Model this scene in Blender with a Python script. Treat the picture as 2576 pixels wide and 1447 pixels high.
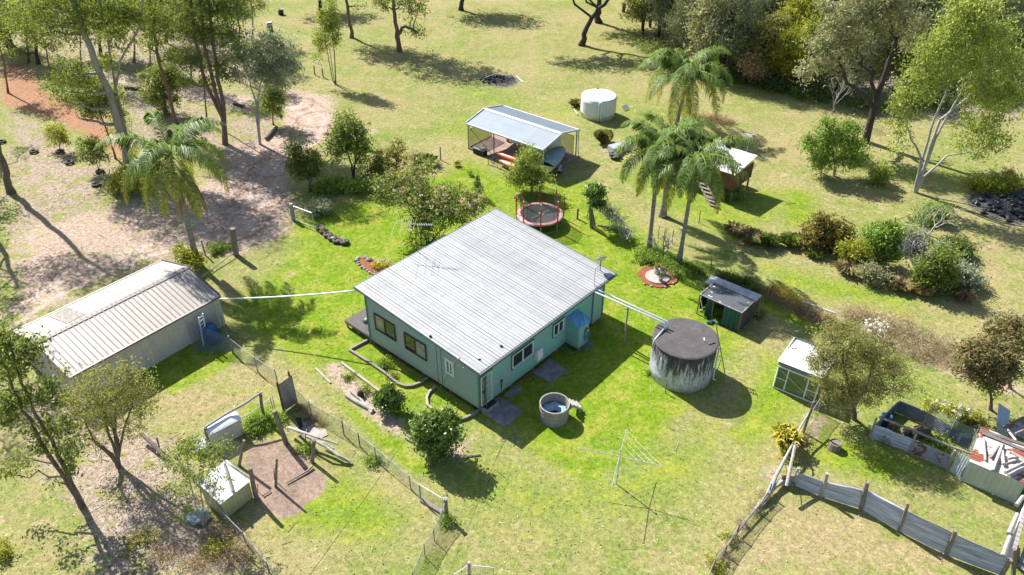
import bpy, math, random
import numpy as np
from math import radians, sin, cos, pi
from mathutils import Vector, Matrix

for o in list(bpy.data.objects): bpy.data.objects.remove(o)
scene = bpy.context.scene
COL = scene.collection
rng = np.random.default_rng(7); random.seed(7)

# ---------------------------------------------------------------- camera, sky, sun, exposure
CAM_H = 30.0; F_PX = 1926.85; PITCH = radians(35.3583); ROLL = radians(0.1316)
camd = bpy.data.cameras.new('camera'); cam = bpy.data.objects.new('camera', camd); COL.objects.link(cam)
cam.location = (0, 0, CAM_H)
cam.rotation_euler = (Matrix.Rotation(pi/2 - PITCH, 3, 'X') @ Matrix.Rotation(ROLL, 3, 'Z')).to_euler()
camd.sensor_width = 36; camd.lens = 36*F_PX/2576; camd.clip_end = 6000; camd.clip_start = .5
scene.camera = cam
SUN_AZ = radians(133); SUN_EL = radians(44)        # where the sun stands, measured from +X
S = Vector((cos(SUN_AZ)*cos(SUN_EL), sin(SUN_AZ)*cos(SUN_EL), sin(SUN_EL)))
sund = bpy.data.lights.new('sun', 'SUN'); sun = bpy.data.objects.new('sun', sund); COL.objects.link(sun)
sund.energy = 5.0; sund.angle = radians(.55); sund.color = (1, .975, .93)
sun.location = (0, 0, 80); sun.rotation_euler = S.to_track_quat('Z', 'Y').to_euler()
w = bpy.data.worlds.new('World'); scene.world = w; w.use_nodes = True
nt = w.node_tree; sky = nt.nodes.new('ShaderNodeTexSky'); sky.sky_type = 'NISHITA'; sky.sun_disc = False
sky.sun_elevation = SUN_EL; sky.sun_rotation = pi/2 - SUN_AZ
bg = nt.nodes['Background']; nt.links.new(sky.outputs[0], bg.inputs[0]); bg.inputs[1].default_value = .09
scene.view_settings.view_transform = 'Standard'; scene.view_settings.look = 'None'
scene.view_settings.exposure = 1.03; scene.view_settings.gamma = 1
scene.render.resolution_x = 1024; scene.render.resolution_y = 575

# ---------------------------------------------------------------- photogrammetry: photo pixel -> world
_c, _s = cos(PITCH), sin(PITCH); _cr, _sr = cos(ROLL), sin(ROLL)
_M = np.array([[_cr, -_sr, 0], [_sr, _cr, 0], [0, 0, 1]]) @ np.array([[1, 0, 0], [0, -_s, -_c], [0, _c, -_s]])
CR = {'t5': (0, 720, 2.0094), 't6': (960, 720, 2.0094), 't7': (1920, 720, 2.0094), 't8': (2880, 720, 2.0094), 't9': (0, 1437, 2.0094), 't10': (960, 1437, 2.0094),
 't11': (1920, 1437, 2.0094), 't12': (2880, 1437, 2.0094), 't1': (0, 0, 2.0094), 't2': (960, 0, 2.0094), 't3': (1920, 0, 2.0094), 't4': (2880, 0, 2.0094),
 'cp': (1700, 360, 4.522), 'cb': (2260, 440, 3.445), 'tr': (1880, 660, 4.823), 'dr': (1640, 1200, 3.445), 'gh': (2560, 1000, 4.5225), 'gs': (2860, 1240, 4.257),
 'co': (3240, 1500, 2.893), 'cn': (3500, 1840, 4.565), 'yd': (720, 1440, 2.783), 'nc': (700, 1140, 3.147), 'lw': (1040, 740, 2.272), 'pm': (2140, 680, 1.8596),
 'tk': (2400, 1140, 2.272), 'bd': (1280, 1240, 2.273), 'fc': (2840, 1600, 2.727), 'wt': (2100, 300, 3.408), 'd': (0, 0, 2576/3840)}
K = 2576/3840
def ray(k, x, y):
    ox, oy, s = CR[k]; u = (ox + x/s)*K; v = (oy + y/s)*K
    return _M.T @ np.array([(u-1288)/F_PX, (v-723.5)/F_PX, 1.0])
def G(k, x, y, z=0.0):                      # point of that picture ray at height z
    d = ray(k, x, y); t = (z-CAM_H)/d[2]; return d*t + np.array([0, 0, CAM_H])
def RY(k, x, y, Y):                         # point of that ray at distance Y
    d = ray(k, x, y); t = Y/d[1]; return d*t + np.array([0, 0, CAM_H])
def rad(k, r, p):                           # pixels -> metres at point p
    return r/CR[k][2]*K*float((_M @ (np.array(p)-[0, 0, CAM_H]))[2])/F_PX
def hg(k, b, t):                            # height of a thing standing on b whose top shows at t
    g = G(k, *b); v = (CR[k][1]+t[1]/CR[k][2])*K
    lo, hi = 0, 28
    for _ in range(40):
        m = (lo+hi)/2; q = _M @ (g+[0, 0, m-CAM_H]); vv = 723.5+F_PX*q[1]/q[2]
        if vv > v: lo = m
        else: hi = m
    return lo

# ---------------------------------------------------------------- mesh helpers
def A3(p): return np.array([p[0], p[1], p[2] if len(p) > 2 else 0.0], float)
class MB:
    def __init__(s): s.v = []; s.f = []
    def add(s, vs, fs):
        n = len(s.v); s.v += [tuple(map(float, q)) for q in vs]; s.f += [tuple(i+n for i in f) for f in fs]; return s
    def box(s, c, size, rz=0, M=None):
        hx, hy, hz = size[0]/2, size[1]/2, size[2]/2
        R = np.array(Matrix.Rotation(rz, 3, 'Z')) if M is None else np.array(M)
        vs = [A3(c)+R@np.array([a*hx, b*hy, d*hz]) for d in (-1, 1) for a, b in ((-1, -1), (1, -1), (1, 1), (-1, 1))]
        return s.add(vs, [(3, 2, 1, 0), (4, 5, 6, 7), (0, 1, 5, 4), (1, 2, 6, 5), (2, 3, 7, 6), (3, 0, 4, 7)])
    def beam(s, p, q, w, h, up=(0, 0, 1)):
        p, q = A3(p), A3(q); d = q-p; L = np.linalg.norm(d); d = d/max(L, 1e-6); u = np.array(up, float)
        a = np.cross(u, d)
        if np.linalg.norm(a) < 1e-3: a = np.cross([1, 0, 0], d)
        a /= np.linalg.norm(a); b = np.cross(d, a)
        vs = [e+a*x*w/2+b*y*h/2 for e in (p, q) for x, y in ((-1, -1), (1, -1), (1, 1), (-1, 1))]
        return s.add(vs, [(3, 2, 1, 0), (4, 5, 6, 7), (0, 1, 5, 4), (1, 2, 6, 5), (2, 3, 7, 6), (3, 0, 4, 7)])
    def tube(s, pts, r, n=6, cap=True):
        pts = [A3(p) for p in pts]; m = len(pts)
        rs = r if hasattr(r, '__len__') else [r]*m
        vs = []; prev = None
        for i, p in enumerate(pts):
            d = pts[min(i+1, m-1)]-pts[max(i-1, 0)]; d = d/max(np.linalg.norm(d), 1e-9)
            if prev is None: a = np.cross(d, [0, 0, 1] if abs(d[2]) < .9 else [1, 0, 0])
            else: a = prev-d*np.dot(prev, d)
            a = a/max(np.linalg.norm(a), 1e-9); prev = a; b = np.cross(d, a)
            for j in range(n):
                t = 2*pi*j/n; vs.append(p+(a*cos(t)+b*sin(t))*rs[i])
        fs = [(i*n+j, i*n+(j+1) % n, (i+1)*n+(j+1) % n, (i+1)*n+j) for i in range(m-1) for j in range(n)]
        if cap: fs += [tuple(range(n))[::-1], tuple((m-1)*n+j for j in range(n))]
        return s.add(vs, fs)
    def lathe(s, c, prof, n=32, closed=False):       # prof: list of (r, z)
        c = A3(c); m = len(prof)
        vs = [c+[r*cos(2*pi*j/n), r*sin(2*pi*j/n), z] for r, z in prof for j in range(n)]
        fs = [(i*n+j, i*n+(j+1) % n, (i+1)*n+(j+1) % n, (i+1)*n+j) for i in range(m-1) for j in range(n)]
        if closed: fs += [((m-1)*n+j, (m-1)*n+(j+1) % n, (j+1) % n, j) for j in range(n)]
        else:
            if prof[0][0] > 1e-4: fs.append(tuple(range(n))[::-1])
            if prof[-1][0] > 1e-4: fs.append(tuple((m-1)*n+j for j in range(n)))
        return s.add(vs, fs)
    def prism(s, poly, z0, z1):
        n = len(poly); vs = [(p[0], p[1], z0) for p in poly]+[(p[0], p[1], z1) for p in poly]
        return s.add(vs, [tuple(range(n))[::-1], tuple(range(n, 2*n))]+[(i, (i+1) % n, n+(i+1) % n, n+i) for i in range(n)])
    def blob(s, c, r, n=8, jit=.15, seg=6):         # rock-like lump
        c = A3(c); r = A3(r) if hasattr(r, '__len__') else np.array([r]*3); vs = []
        for i in range(seg+1):
            ph = pi*i/seg
            for j in range(n):
                t = 2*pi*j/n; k = 1+random.uniform(-jit, jit)
                vs.append(c+r*np.array([sin(ph)*cos(t), sin(ph)*sin(t), -cos(ph)])*k)
        return s.add(vs, [(i*n+j, i*n+(j+1) % n, (i+1)*n+(j+1) % n, (i+1)*n+j) for i in range(seg) for j in range(n)])
    def net(s, p00, p10, p11, p01, sp=.1, wd=.01, sq=False):    # woven wire between four corners
        p00, p10, p11, p01 = map(A3, (p00, p10, p11, p01))
        L = np.linalg.norm(p10-p00); Hh = np.linalg.norm(p01-p00)
        P = lambda a, b: (p00*(1-a)+p10*a)*(1-b)+(p01*(1-a)+p11*a)*b
        def strip(a0, b0, a1, b1):
            if max(a0, a1) < 0 or min(a0, a1) > 1: return
            def clip(a0, b0, a1, b1):
                if a0 < 0: b0 = b0+(b1-b0)*(-a0)/(a1-a0); a0 = 0
                if a0 > 1: b0 = b0+(b1-b0)*(1-a0)/(a1-a0); a0 = 1
                return a0, b0
            q0 = clip(a0, b0, a1, b1); q1 = clip(a1, b1, a0, b0)
            A = P(*q0); B = P(*q1); d = B-A; nn = np.cross(p10-p00, p01-p00); t = np.cross(nn, d); l = np.linalg.norm(t)
            if l < 1e-9: return
            t = t/l*wd/2
            s.add([A-t, B-t, B+t, A+t], [(0, 1, 2, 3)])
        if sq:
            for i in range(int(L/sp)+1): strip(i*sp/L, 0, i*sp/L+1e-5, 1)
            for i in range(int(Hh/sp)+1): strip(0, i*sp/Hh, 1, i*sp/Hh)
        else:
            h = Hh/L; n = int((L+Hh)/sp)+1
            for i in range(n):
                a = i*sp/L; strip(a-h, 0, a, 1); strip(a, 0, a-h, 1)
        return s
    def corr(s, O, U, V, per=.2, amp=.02, kind='rib', th=.01, rows=1, wob=0):
        O, U, V = map(A3, (O, U, V)); L = np.linalg.norm(U); Uh = U/L; N = np.cross(U, V); N /= np.linalg.norm(N)
        if kind == 'rib': prof = [(0, 0), (.62, 0), (.70, 1), (.88, 1), (.96, 0)]
        elif kind == 'sine': prof = [(i/6, .5-.5*cos(2*pi*i/6)) for i in range(6)]
        else: prof = [(0, 0), (.8, 0), (.86, 1), (.94, 1)]
        pts = []
        k = 0
        while k*per < L:
            for a, b in prof:
                x = (k+a)*per
                if x < L: pts.append((x, b*amp))
            k += 1
        pts.append((L, 0)); n = len(pts); vs = []
        for sgn in (0, 1):
            for r in range(rows+1):
                for x, h in pts:
                    q = O+Uh*x+V*(r/rows)+N*(h-th*sgn)
                    if wob: q = q+N*wob*(sin(x*2.1+r*1.3+O[0])+sin(x*.9-r*2.+O[1]))*.5
                    vs.append(q)
        B = (rows+1)*n; fs = []
        for r in range(rows):
            for i in range(n-1):
                a = r*n+i; fs.append((a, a+1, a+n+1, a+n)); fs.append((B+a+n, B+a+n+1, B+a+1, B+a))
        for i in range(n-1):
            fs.append((B+i, B+i+1, i+1, i)); a = rows*n+i; fs.append((a, a+1, B+a+1, B+a))
        for r in range(rows):
            a = r*n; fs.append((a, a+n, B+a+n, B+a)); a = r*n+n-1; fs.append((B+a, B+a+n, a+n, a))
        return s.add(vs, fs)
def mesh_np(name, V, Fc, mat=None, attrs=None, smooth=False):
    V = np.asarray(V, np.float32); Fc = np.asarray(Fc, np.int32); me = bpy.data.meshes.new(name)
    k = Fc.shape[1]; me.vertices.add(len(V)); me.vertices.foreach_set('co', V.ravel())
    me.loops.add(Fc.size); me.loops.foreach_set('vertex_index', Fc.ravel())
    me.polygons.add(len(Fc)); me.polygons.foreach_set('loop_start', np.arange(0, Fc.size, k, dtype=np.int32))
    me.polygons.foreach_set('loop_total', np.full(len(Fc), k, np.int32))
    if smooth: me.polygons.foreach_set('use_smooth', np.ones(len(Fc), bool))
    me.update(calc_edges=True)
    for an, (dom, arr) in (attrs or {}).items():
        a = me.attributes.new(an, 'FLOAT', dom); a.data.foreach_set('value', np.asarray(arr, np.float32))
    if mat: me.materials.append(mat)
    return me
def tag(o, label=None, cat=None, group=None, kind=None):
    for k, v in (('label', label), ('category', cat), ('group', group), ('kind', kind)):
        if v: o[k] = v
    return o
def thing(name, label, cat, loc, group=None):
    o = bpy.data.objects.new(name, None); COL.objects.link(o); o.location = tuple(A3(loc)); o.empty_display_size = .3
    return tag(o, label, cat, group)
def root_of(o):
    while o.parent: o = o.parent
    return o
def part(name, mb, mat, parent, smooth=False, label=None):
    me = bpy.data.meshes.new(name); org = np.array(root_of(parent).location)
    me.from_pydata([tuple(np.array(q)-org) for q in mb.v], [], mb.f); me.materials.append(mat)
    if smooth: me.polygons.foreach_set('use_smooth', [True]*len(me.polygons))
    o = bpy.data.objects.new(name, me); COL.objects.link(o); o.parent = parent
    if label: o['label'] = label
    return o
def solo(name, mb, mat, label=None, cat=None, group=None, loc=None, kind=None, smooth=False):
    V = np.array(mb.v); org = A3(loc) if loc is not None else np.array([V[:, 0].mean(), V[:, 1].mean(), V[:, 2].min()])
    me = bpy.data.meshes.new(name); me.from_pydata([tuple(q) for q in V-org], [], mb.f); me.materials.append(mat)
    if smooth: me.polygons.foreach_set('use_smooth', [True]*len(me.polygons))
    o = bpy.data.objects.new(name, me); COL.objects.link(o); o.location = tuple(org)
    return tag(o, label, cat, group, kind)
def copy_tree(o, parent=None):
    c = o.copy(); COL.objects.link(c); c.parent = parent
    for ch in o.children: copy_tree(ch, c)
    return c

# ---------------------------------------------------------------- materials
def new_mat(name):
    m = bpy.data.materials.new(name); m.use_nodes = True; n = m.node_tree.nodes; b = n['Principled BSDF']; return m, m.node_tree, b
def N(nt, t, **kw):
    n = nt.nodes.new(t)
    for k, v in kw.items(): setattr(n, k, v)
    return n
def noise(nt, vec, scale, detail=4, rough=.6, dist=0):
    n = N(nt, 'ShaderNodeTexNoise'); n.inputs['Scale'].default_value = scale; n.inputs['Detail'].default_value = detail
    n.inputs['Roughness'].default_value = rough; n.inputs['Distortion'].default_value = dist
    if vec is not None: nt.links.new(vec, n.inputs['Vector'])
    return n.outputs['Fac']
def mapr(nt, v, a, b, c=0., d=1., smooth=False):
    n = N(nt, 'ShaderNodeMapRange'); n.interpolation_type = 'SMOOTHSTEP' if smooth else 'LINEAR'
    for i, q in ((1, a), (2, b), (3, c), (4, d)): n.inputs[i].default_value = q
    nt.links.new(v, n.inputs[0]); return n.outputs[0]
def mix(nt, f, a, b):
    n = N(nt, 'ShaderNodeMix', data_type='RGBA')
    if isinstance(f, float): n.inputs[0].default_value = f
    else: nt.links.new(f, n.inputs[0])
    for i, q in ((6, a), (7, b)):
        if isinstance(q, tuple): n.inputs[i].default_value = (*q[:3], 1)
        else: nt.links.new(q, n.inputs[i])
    return n.outputs[2]
def math_(nt, op, a, b=0., c=0.):
    n = N(nt, 'ShaderNodeMath', operation=op)
    for i, q in enumerate((a, b, c)):
        if isinstance(q, (int, float)): n.inputs[i].default_value = q
        else: nt.links.new(q, n.inputs[i])
    return n.outputs[0]
def coords(nt, scale=(1, 1, 1), rot=(0, 0, 0), world=False):
    tc = N(nt, 'ShaderNodeNewGeometry').outputs['Position'] if world else N(nt, 'ShaderNodeTexCoord').outputs['Object']
    mp = N(nt, 'ShaderNodeMapping'); mp.inputs['Scale'].default_value = scale; mp.inputs['Rotation'].default_value = rot
    nt.links.new(tc, mp.inputs['Vector']); return mp.outputs[0]
def MAT(name, c1, c2=None, sc=3., rough=.6, metal=0., bump=.0, c3=None, f3=(.55, .7), st=(1, 1, 1), rot=(0, 0, 0), spec=.5, f2=(.35, .65), world=False, bs=None, sc3=None, st3=None):
    m, nt, b = new_mat(name); vec = coords(nt, st, rot, world)
    if c2 is None: c2 = tuple(x*.75 for x in c1)
    nz = noise(nt, vec, sc, 6, .65); col = mix(nt, mapr(nt, nz, *f2), c1, c2)
    if c3:
        v3 = vec if st3 is None else coords(nt, st3, rot, world)
        n3 = noise(nt, v3, sc3 or sc*2.7, 5, .7, .3); col = mix(nt, mapr(nt, n3, *f3), col, c3)
    nt.links.new(col, b.inputs['Base Color']); b.inputs['Roughness'].default_value = rough; b.inputs['Metallic'].default_value = metal
    b.inputs['Specular IOR Level'].default_value = spec
    if bump:
        bp = N(nt, 'ShaderNodeBump'); bp.inputs['Strength'].default_value = bump; bp.inputs['Distance'].default_value = .02
        nt.links.new(noise(nt, vec, bs or sc*6, 4, .7), bp.inputs['Height']); nt.links.new(bp.outputs[0], b.inputs['Normal'])
    return m
def LEAF(name, dark, light, trans=.42, hue=None, rough=.55):
    m, nt, b = new_mat(name); at = N(nt, 'ShaderNodeAttribute', attribute_name='tone').outputs['Fac']
    trans = max(trans, .1)*1.15; col = mix(nt, mapr(nt, at, .05, .9), dark, light)
    if hue:
        at2 = N(nt, 'ShaderNodeAttribute', attribute_name='hue').outputs['Fac']; col = mix(nt, mapr(nt, at2, hue[1], hue[1]+.05), col, hue[0])
    nt.links.new(col, b.inputs['Base Color']); b.inputs['Roughness'].default_value = rough; b.inputs['Specular IOR Level'].default_value = .35
    tr = N(nt, 'ShaderNodeBsdfTranslucent'); nt.links.new(mix(nt, .5, col, (.42, .46, .05)), tr.inputs[0])
    mx = N(nt, 'ShaderNodeMixShader'); mx.inputs[0].default_value = trans
    nt.links.new(b.outputs[0], mx.inputs[1]); nt.links.new(tr.outputs[0], mx.inputs[2])
    nt.links.new(mx.outputs[0], nt.nodes['Material Output'].inputs[0]); return m
M_ = {}
M_['bark'] = MAT('bark', (.20, .15, .12), (.09, .07, .055), 3, .9, bump=.8, st=(3, 3, .6))
M_['bark_dark'] = MAT('bark_dark', (.075, .06, .052), (.03, .025, .022), 3, .9, bump=.8, st=(3, 3, .6))
M_['bark_pale'] = MAT('bark_pale', (.42, .38, .33), (.25, .22, .19), 2, .8, bump=.5, st=(3, 3, .5))
M_['bark_red'] = MAT('bark_red', (.24, .15, .11), (.12, .08, .06), 3, .9, bump=.6, st=(3, 3, .6))
M_['dead_wood'] = MAT('dead_wood', (.45, .42, .38), (.28, .25, .22), 4, .85, bump=.5)
M_['timber'] = MAT('timber', (.33, .28, .24), (.17, .14, .12), 5, .85, bump=.5, st=(4, 4, .8))
M_['timber_grey'] = MAT('timber_grey', (.42, .40, .38), (.24, .22, .2), 6, .85, bump=.5, st=(2, 2, 2))
M_['post'] = MAT('post', (.28, .23, .19), (.12, .10, .085), 6, .9, bump=.7, st=(2, 2, .4))
M_['rust'] = MAT('rust', (.22, .075, .035), (.10, .045, .03), 6, .9)
M_['white'] = MAT('white', (.78, .78, .76), (.66, .66, .64), 5, .45)
M_['pvc'] = MAT('pvc', (.82, .83, .84), (.7, .71, .72), 6, .4)
M_['galv'] = MAT('galv', (.5, .52, .54), (.36, .38, .40), 8, .45, .4)
M_['wire'] = MAT('wire', (.48, .52, .55), (.38, .41, .44), 8, .5, .3)
M_['steel_dark'] = MAT('steel_dark', (.10, .12, .13), (.07, .08, .09), 8, .5, .3)
M_['iron'] = MAT('iron', (.66, .66, .65), (.26, .265, .27), 1.6, .5, .1, c3=(.26, .15, .10), f3=(.64, .72), st=(.35, .35, 9))
M_['iron_dark'] = MAT('iron_dark', (.24, .26, .28), (.10, .11, .13), 2, .5, .3)
M_['iron_rusty'] = MAT('iron_rusty', (.40, .38, .36), (.28, .27, .26), 2, .5, .2, c3=(.20, .07, .035), f3=(.50, .56), sc3=1.4)
def ROOF(name, c1, c2, cd, ang, per, dirt=.5, rough=.45, metal=.1, f=(.45, .7)):
    """painted ribbed sheet: dirt and laps follow the ribs"""
    m, nt, b = new_mat(name); v = coords(nt, (1, 1, 1), (0, 0, -ang)); sp = N(nt, 'ShaderNodeSeparateXYZ'); nt.links.new(v, sp.inputs[0]); x = sp.outputs[0]
    fr = math_(nt, 'FRACT', math_(nt, 'DIVIDE', x, per)); rib = mapr(nt, math_(nt, 'ABSOLUTE', math_(nt, 'SUBTRACT', fr, .5)), .36, .46)
    sheet = N(nt, 'ShaderNodeTexWhiteNoise', noise_dimensions='1D'); nt.links.new(math_(nt, 'FLOOR', math_(nt, 'DIVIDE', x, per*4)), sheet.inputs['W'])
    m2 = N(nt, 'ShaderNodeMapping'); m2.inputs['Scale'].default_value = (3.2, .16, 1); nt.links.new(v, m2.inputs['Vector']); st = noise(nt, m2.outputs[0], 2.2, 6, .75); bl = noise(nt, v, .8, 4, .6); fine = noise(nt, v, 9, 5, .8)
    col = mix(nt, sheet.outputs['Value'], c1, c2); col = mix(nt, math_(nt, 'MULTIPLY', mapr(nt, math_(nt, 'ADD', math_(nt, 'MULTIPLY', st, .6), math_(nt, 'MULTIPLY', bl, .4)), *f), dirt), col, cd)
    col = mix(nt, math_(nt, 'MULTIPLY', mapr(nt, fine, .5, .7), .35), col, cd); col = mix(nt, math_(nt, 'MULTIPLY', rib, mapr(nt, st, .3, .65, .60, 1.0)), col, tuple(q*.55 for q in cd))
    row = mapr(nt, math_(nt, 'ABSOLUTE', math_(nt, 'SUBTRACT', math_(nt, 'FRACT', math_(nt, 'DIVIDE', sp.outputs[1], 1.15)), .5)), .47, .49); col = mix(nt, math_(nt, 'MULTIPLY', row, mapr(nt, fine, .35, .65, .0, .55)), col, tuple(q*.6 for q in cd))
    nt.links.new(col, b.inputs['Base Color']); b.inputs['Roughness'].default_value = rough; b.inputs['Metallic'].default_value = metal; return m
M_['roof_house'] = ROOF('roof_house', (.49, .485, .475), (.41, .41, .405), (.25, .24, .23), radians(48.79), .24, .7)
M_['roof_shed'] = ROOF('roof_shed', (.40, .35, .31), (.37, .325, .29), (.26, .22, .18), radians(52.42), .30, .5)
M_['wall_shed'] = MAT('wall_shed', (.58, .53, .47), (.48, .44, .39), 1.2, .6, c3=(.16, .14, .11), f3=(.62, .8), sc3=3)
M_['trim_brown'] = MAT('trim_brown', (.17, .13, .11), (.13, .10, .085), 5, .5)
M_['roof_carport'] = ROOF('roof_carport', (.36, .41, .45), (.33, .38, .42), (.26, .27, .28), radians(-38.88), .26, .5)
M_['trim_light'] = MAT('trim_light', (.62, .63, .63), (.5, .51, .52), 4, .5)
M_['steel_green'] = MAT('steel_green', (.17, .22, .22), (.12, .155, .155), 4, .5)
M_['concrete'] = MAT('concrete', (.30, .29, .28), (.17, .165, .16), 1.6, .9, c3=(.10, .10, .10), f3=(.55, .75), bump=.3)
M_['concrete_light'] = MAT('concrete_light', (.42, .37, .33), (.30, .26, .23), 2.5, .9, bump=.3)
M_['teal'] = MAT('teal', (.19, .50, .42), (.17, .44, .37), .9, .55, c3=(.28, .38, .33), f3=(.45, .7), sc3=.5)
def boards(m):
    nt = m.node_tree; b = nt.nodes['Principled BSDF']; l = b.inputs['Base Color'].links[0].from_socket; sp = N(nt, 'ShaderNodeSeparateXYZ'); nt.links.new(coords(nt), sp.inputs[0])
    fr = math_(nt, 'FRACT', math_(nt, 'DIVIDE', math_(nt, 'SUBTRACT', sp.outputs[2], .35), .2)); ln = mapr(nt, fr, .13, .03); dn = mapr(nt, math_(nt, 'ADD', sp.outputs[2], math_(nt, 'MULTIPLY', noise(nt, coords(nt), 2.5, 5, .7), .5)), .95, .55, 0, .45)  # ln: shadow line at each board lap, painted into the colour
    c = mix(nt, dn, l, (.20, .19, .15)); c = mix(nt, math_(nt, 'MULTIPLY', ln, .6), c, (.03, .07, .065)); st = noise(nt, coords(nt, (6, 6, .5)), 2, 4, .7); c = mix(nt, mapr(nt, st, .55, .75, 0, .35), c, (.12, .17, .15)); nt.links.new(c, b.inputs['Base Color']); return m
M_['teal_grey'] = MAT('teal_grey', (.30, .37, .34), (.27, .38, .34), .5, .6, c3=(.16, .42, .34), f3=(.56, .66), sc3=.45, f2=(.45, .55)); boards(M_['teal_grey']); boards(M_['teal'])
M_['teal_trim'] = MAT('teal_trim', (.07, .19, .18), (.06, .15, .15), 3, .5)
M_['brown_frame'] = MAT('brown_frame', (.05, .035, .03), (.035, .025, .02), 6, .4)
M_['dark'] = MAT('dark', (.025, .024, .023), (.015, .015, .015), 6, .8)
M_['black'] = MAT('black', (.03, .03, .032), (.018, .018, .02), 6, .5)
M_['rubber'] = MAT('rubber', (.035, .035, .036), (.06, .055, .05), 9, .8)
M_['red'] = MAT('red', (.55, .025, .025), (.42, .02, .02), 8, .5)
M_['pad_red'] = MAT('pad_red', (.50, .17, .17), (.60, .42, .40), 2.2, .6, f2=(.4, .6))
M_['orange'] = MAT('orange', (.72, .13, .06), (.60, .10, .05), 2, .35)
M_['brick'] = MAT('brick', (.36, .13, .08), (.24, .09, .06), 9, .9)
M_['deck'] = MAT('deck', (.115, .095, .09), (.08, .065, .06), 3, .75, st=(8, 1, 1), rot=(0, 0, 0))
M_['red_mulch'] = MAT('red_mulch', (.36, .075, .04), (.16, .045, .03), 7, .95, bump=1, c3=(.14, .15, .04), f3=(.55, .62), sc3=3.5)
M_['rock'] = MAT('rock', (.40, .35, .30), (.22, .19, .16), 6, .9, bump=.6)
M_['canvas'] = MAT('canvas', (.30, .38, .37), (.24, .30, .30), 2, .7)
def glass(name, c, rough=.08, c2=None):
    m, nt, b = new_mat(name); vec = coords(nt, (1, 1, 1)); col = mix(nt, mapr(nt, noise(nt, vec, 1.3, 3), .4, .6), c, c2 or tuple(x*.6 for x in c))
    nt.links.new(col, b.inputs['Base Color']); b.inputs['Roughness'].default_value = rough; b.inputs['Specular IOR Level'].default_value = .8; return m
M_['glass'] = glass('glass', (.03, .035, .04)); M_['glass_curtain'] = glass('glass_curtain', (.24, .26, .25), .25); M_['glass_green'] = glass('glass_green', (.10, .14, .085), .2)
M_['glass_clear'] = glass('glass_clear', (.55, .62, .58), .15)
LF = {}
LF['gum'] = LEAF('leaf_gum', (0.052, 0.086, 0.025), (0.288, 0.389, 0.085), hue=((.32, .30, .05), .90))
LF['gum_dark'] = LEAF('leaf_gum_dark', (0.040, 0.067, 0.025), (0.203, 0.279, 0.085), hue=((.25, .24, .06), .95))
LF['olive'] = LEAF('leaf_olive', (0.098, 0.103, 0.040), (0.456, 0.423, 0.151), hue=((.36, .22, .12), .93))
LF['grey'] = LEAF('leaf_grey', (0.138, 0.138, 0.086), (0.540, 0.524, 0.355), hue=((.38, .27, .18), .9))
LF['silver'] = LEAF('leaf_silver', (0.160, 0.170, 0.130), (0.513, 0.540, 0.446))
LF['casuarina'] = LEAF('leaf_casuarina', (0.057, 0.075, 0.046), (0.261, 0.288, 0.169), .2)
LF['light'] = LEAF('leaf_light', (0.130, 0.190, 0.035), (0.513, 0.581, 0.135), .35, hue=((.40, .36, .06), .93))
LF['yellow'] = LEAF('leaf_yellow', (0.160, 0.190, 0.020), (0.567, 0.540, 0.068), .35)
LF['citrus'] = LEAF('leaf_citrus', (0.034, 0.075, 0.017), (0.236, 0.371, 0.085), .2, rough=.35)
LF['bush'] = LEAF('leaf_bush', (0.069, 0.138, 0.023), (0.338, 0.506, 0.076), .3)
LF['bushred'] = LEAF('leaf_bush_red', (0.070, 0.090, 0.020), (0.324, 0.324, 0.068), .3, hue=((.40, .16, .07), .72))
LF['redbrown'] = LEAF('leaf_red_brown', (0.090, 0.065, 0.035), (0.365, 0.257, 0.121), .25, hue=((.13, .16, .05), .75))
LF['palm'] = LEAF('leaf_palm', (.045, .105, .018), (.19, .30, .06), .3, hue=((.50, .44, .05), .52), rough=.5)
LF['palmdead'] = LEAF('leaf_palm_dead', (0.220, 0.130, 0.070), (0.540, 0.378, 0.216), .1)
LF['straw'] = LEAF('leaf_straw', (0.220, 0.160, 0.090), (0.648, 0.513, 0.324), .2)
LF['reed'] = LEAF('leaf_reed', (0.060, 0.110, 0.020), (0.270, 0.378, 0.081), .2)
LF['flower'] = LEAF('petal_peach', (.62, .40, .24), (.80, .62, .42), .3)
LF['white'] = LEAF('petal_white', (.75, .65, .62), (.85, .82, .80), .3)
LF['yflower'] = LEAF('petal_yellow', (.75, .55, .02), (.85, .7, .06), .3)
# ---------------------------------------------------------------- ground
def poly_mask(X, Y, pts, feather, crop='d'):
    P = [G(crop, *q)[:2] for q in pts]; inside = np.zeros(X.shape, bool); dist = np.full(X.shape, 1e9)
    for i in range(len(P)):
        (x0, y0), (x1, y1) = P[i], P[(i+1) % len(P)]
        dx, dy = x1-x0, y1-y0; t = np.clip(((X-x0)*dx+(Y-y0)*dy)/(dx*dx+dy*dy), 0, 1)
        dist = np.minimum(dist, np.hypot(X-x0-t*dx, Y-y0-t*dy))
        cr = ((y0 > Y) != (y1 > Y)) & (X < (x1-x0)*(Y-y0)/((y1-y0) if abs(y1-y0) > 1e-9 else 1e-9)+x0); inside ^= cr
    sd = np.where(inside, dist, -dist); return np.clip(.5+sd/feather*.5, 0, 1)
def spots(X, Y, lst, crop='d'):
    m = np.zeros(X.shape)
    for x, y, r, s in lst:
        p = G(crop, x, y); m = np.maximum(m, s*np.clip(1.35-np.hypot(X-p[0], Y-p[1])/r, 0, 1))
    return m
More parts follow.
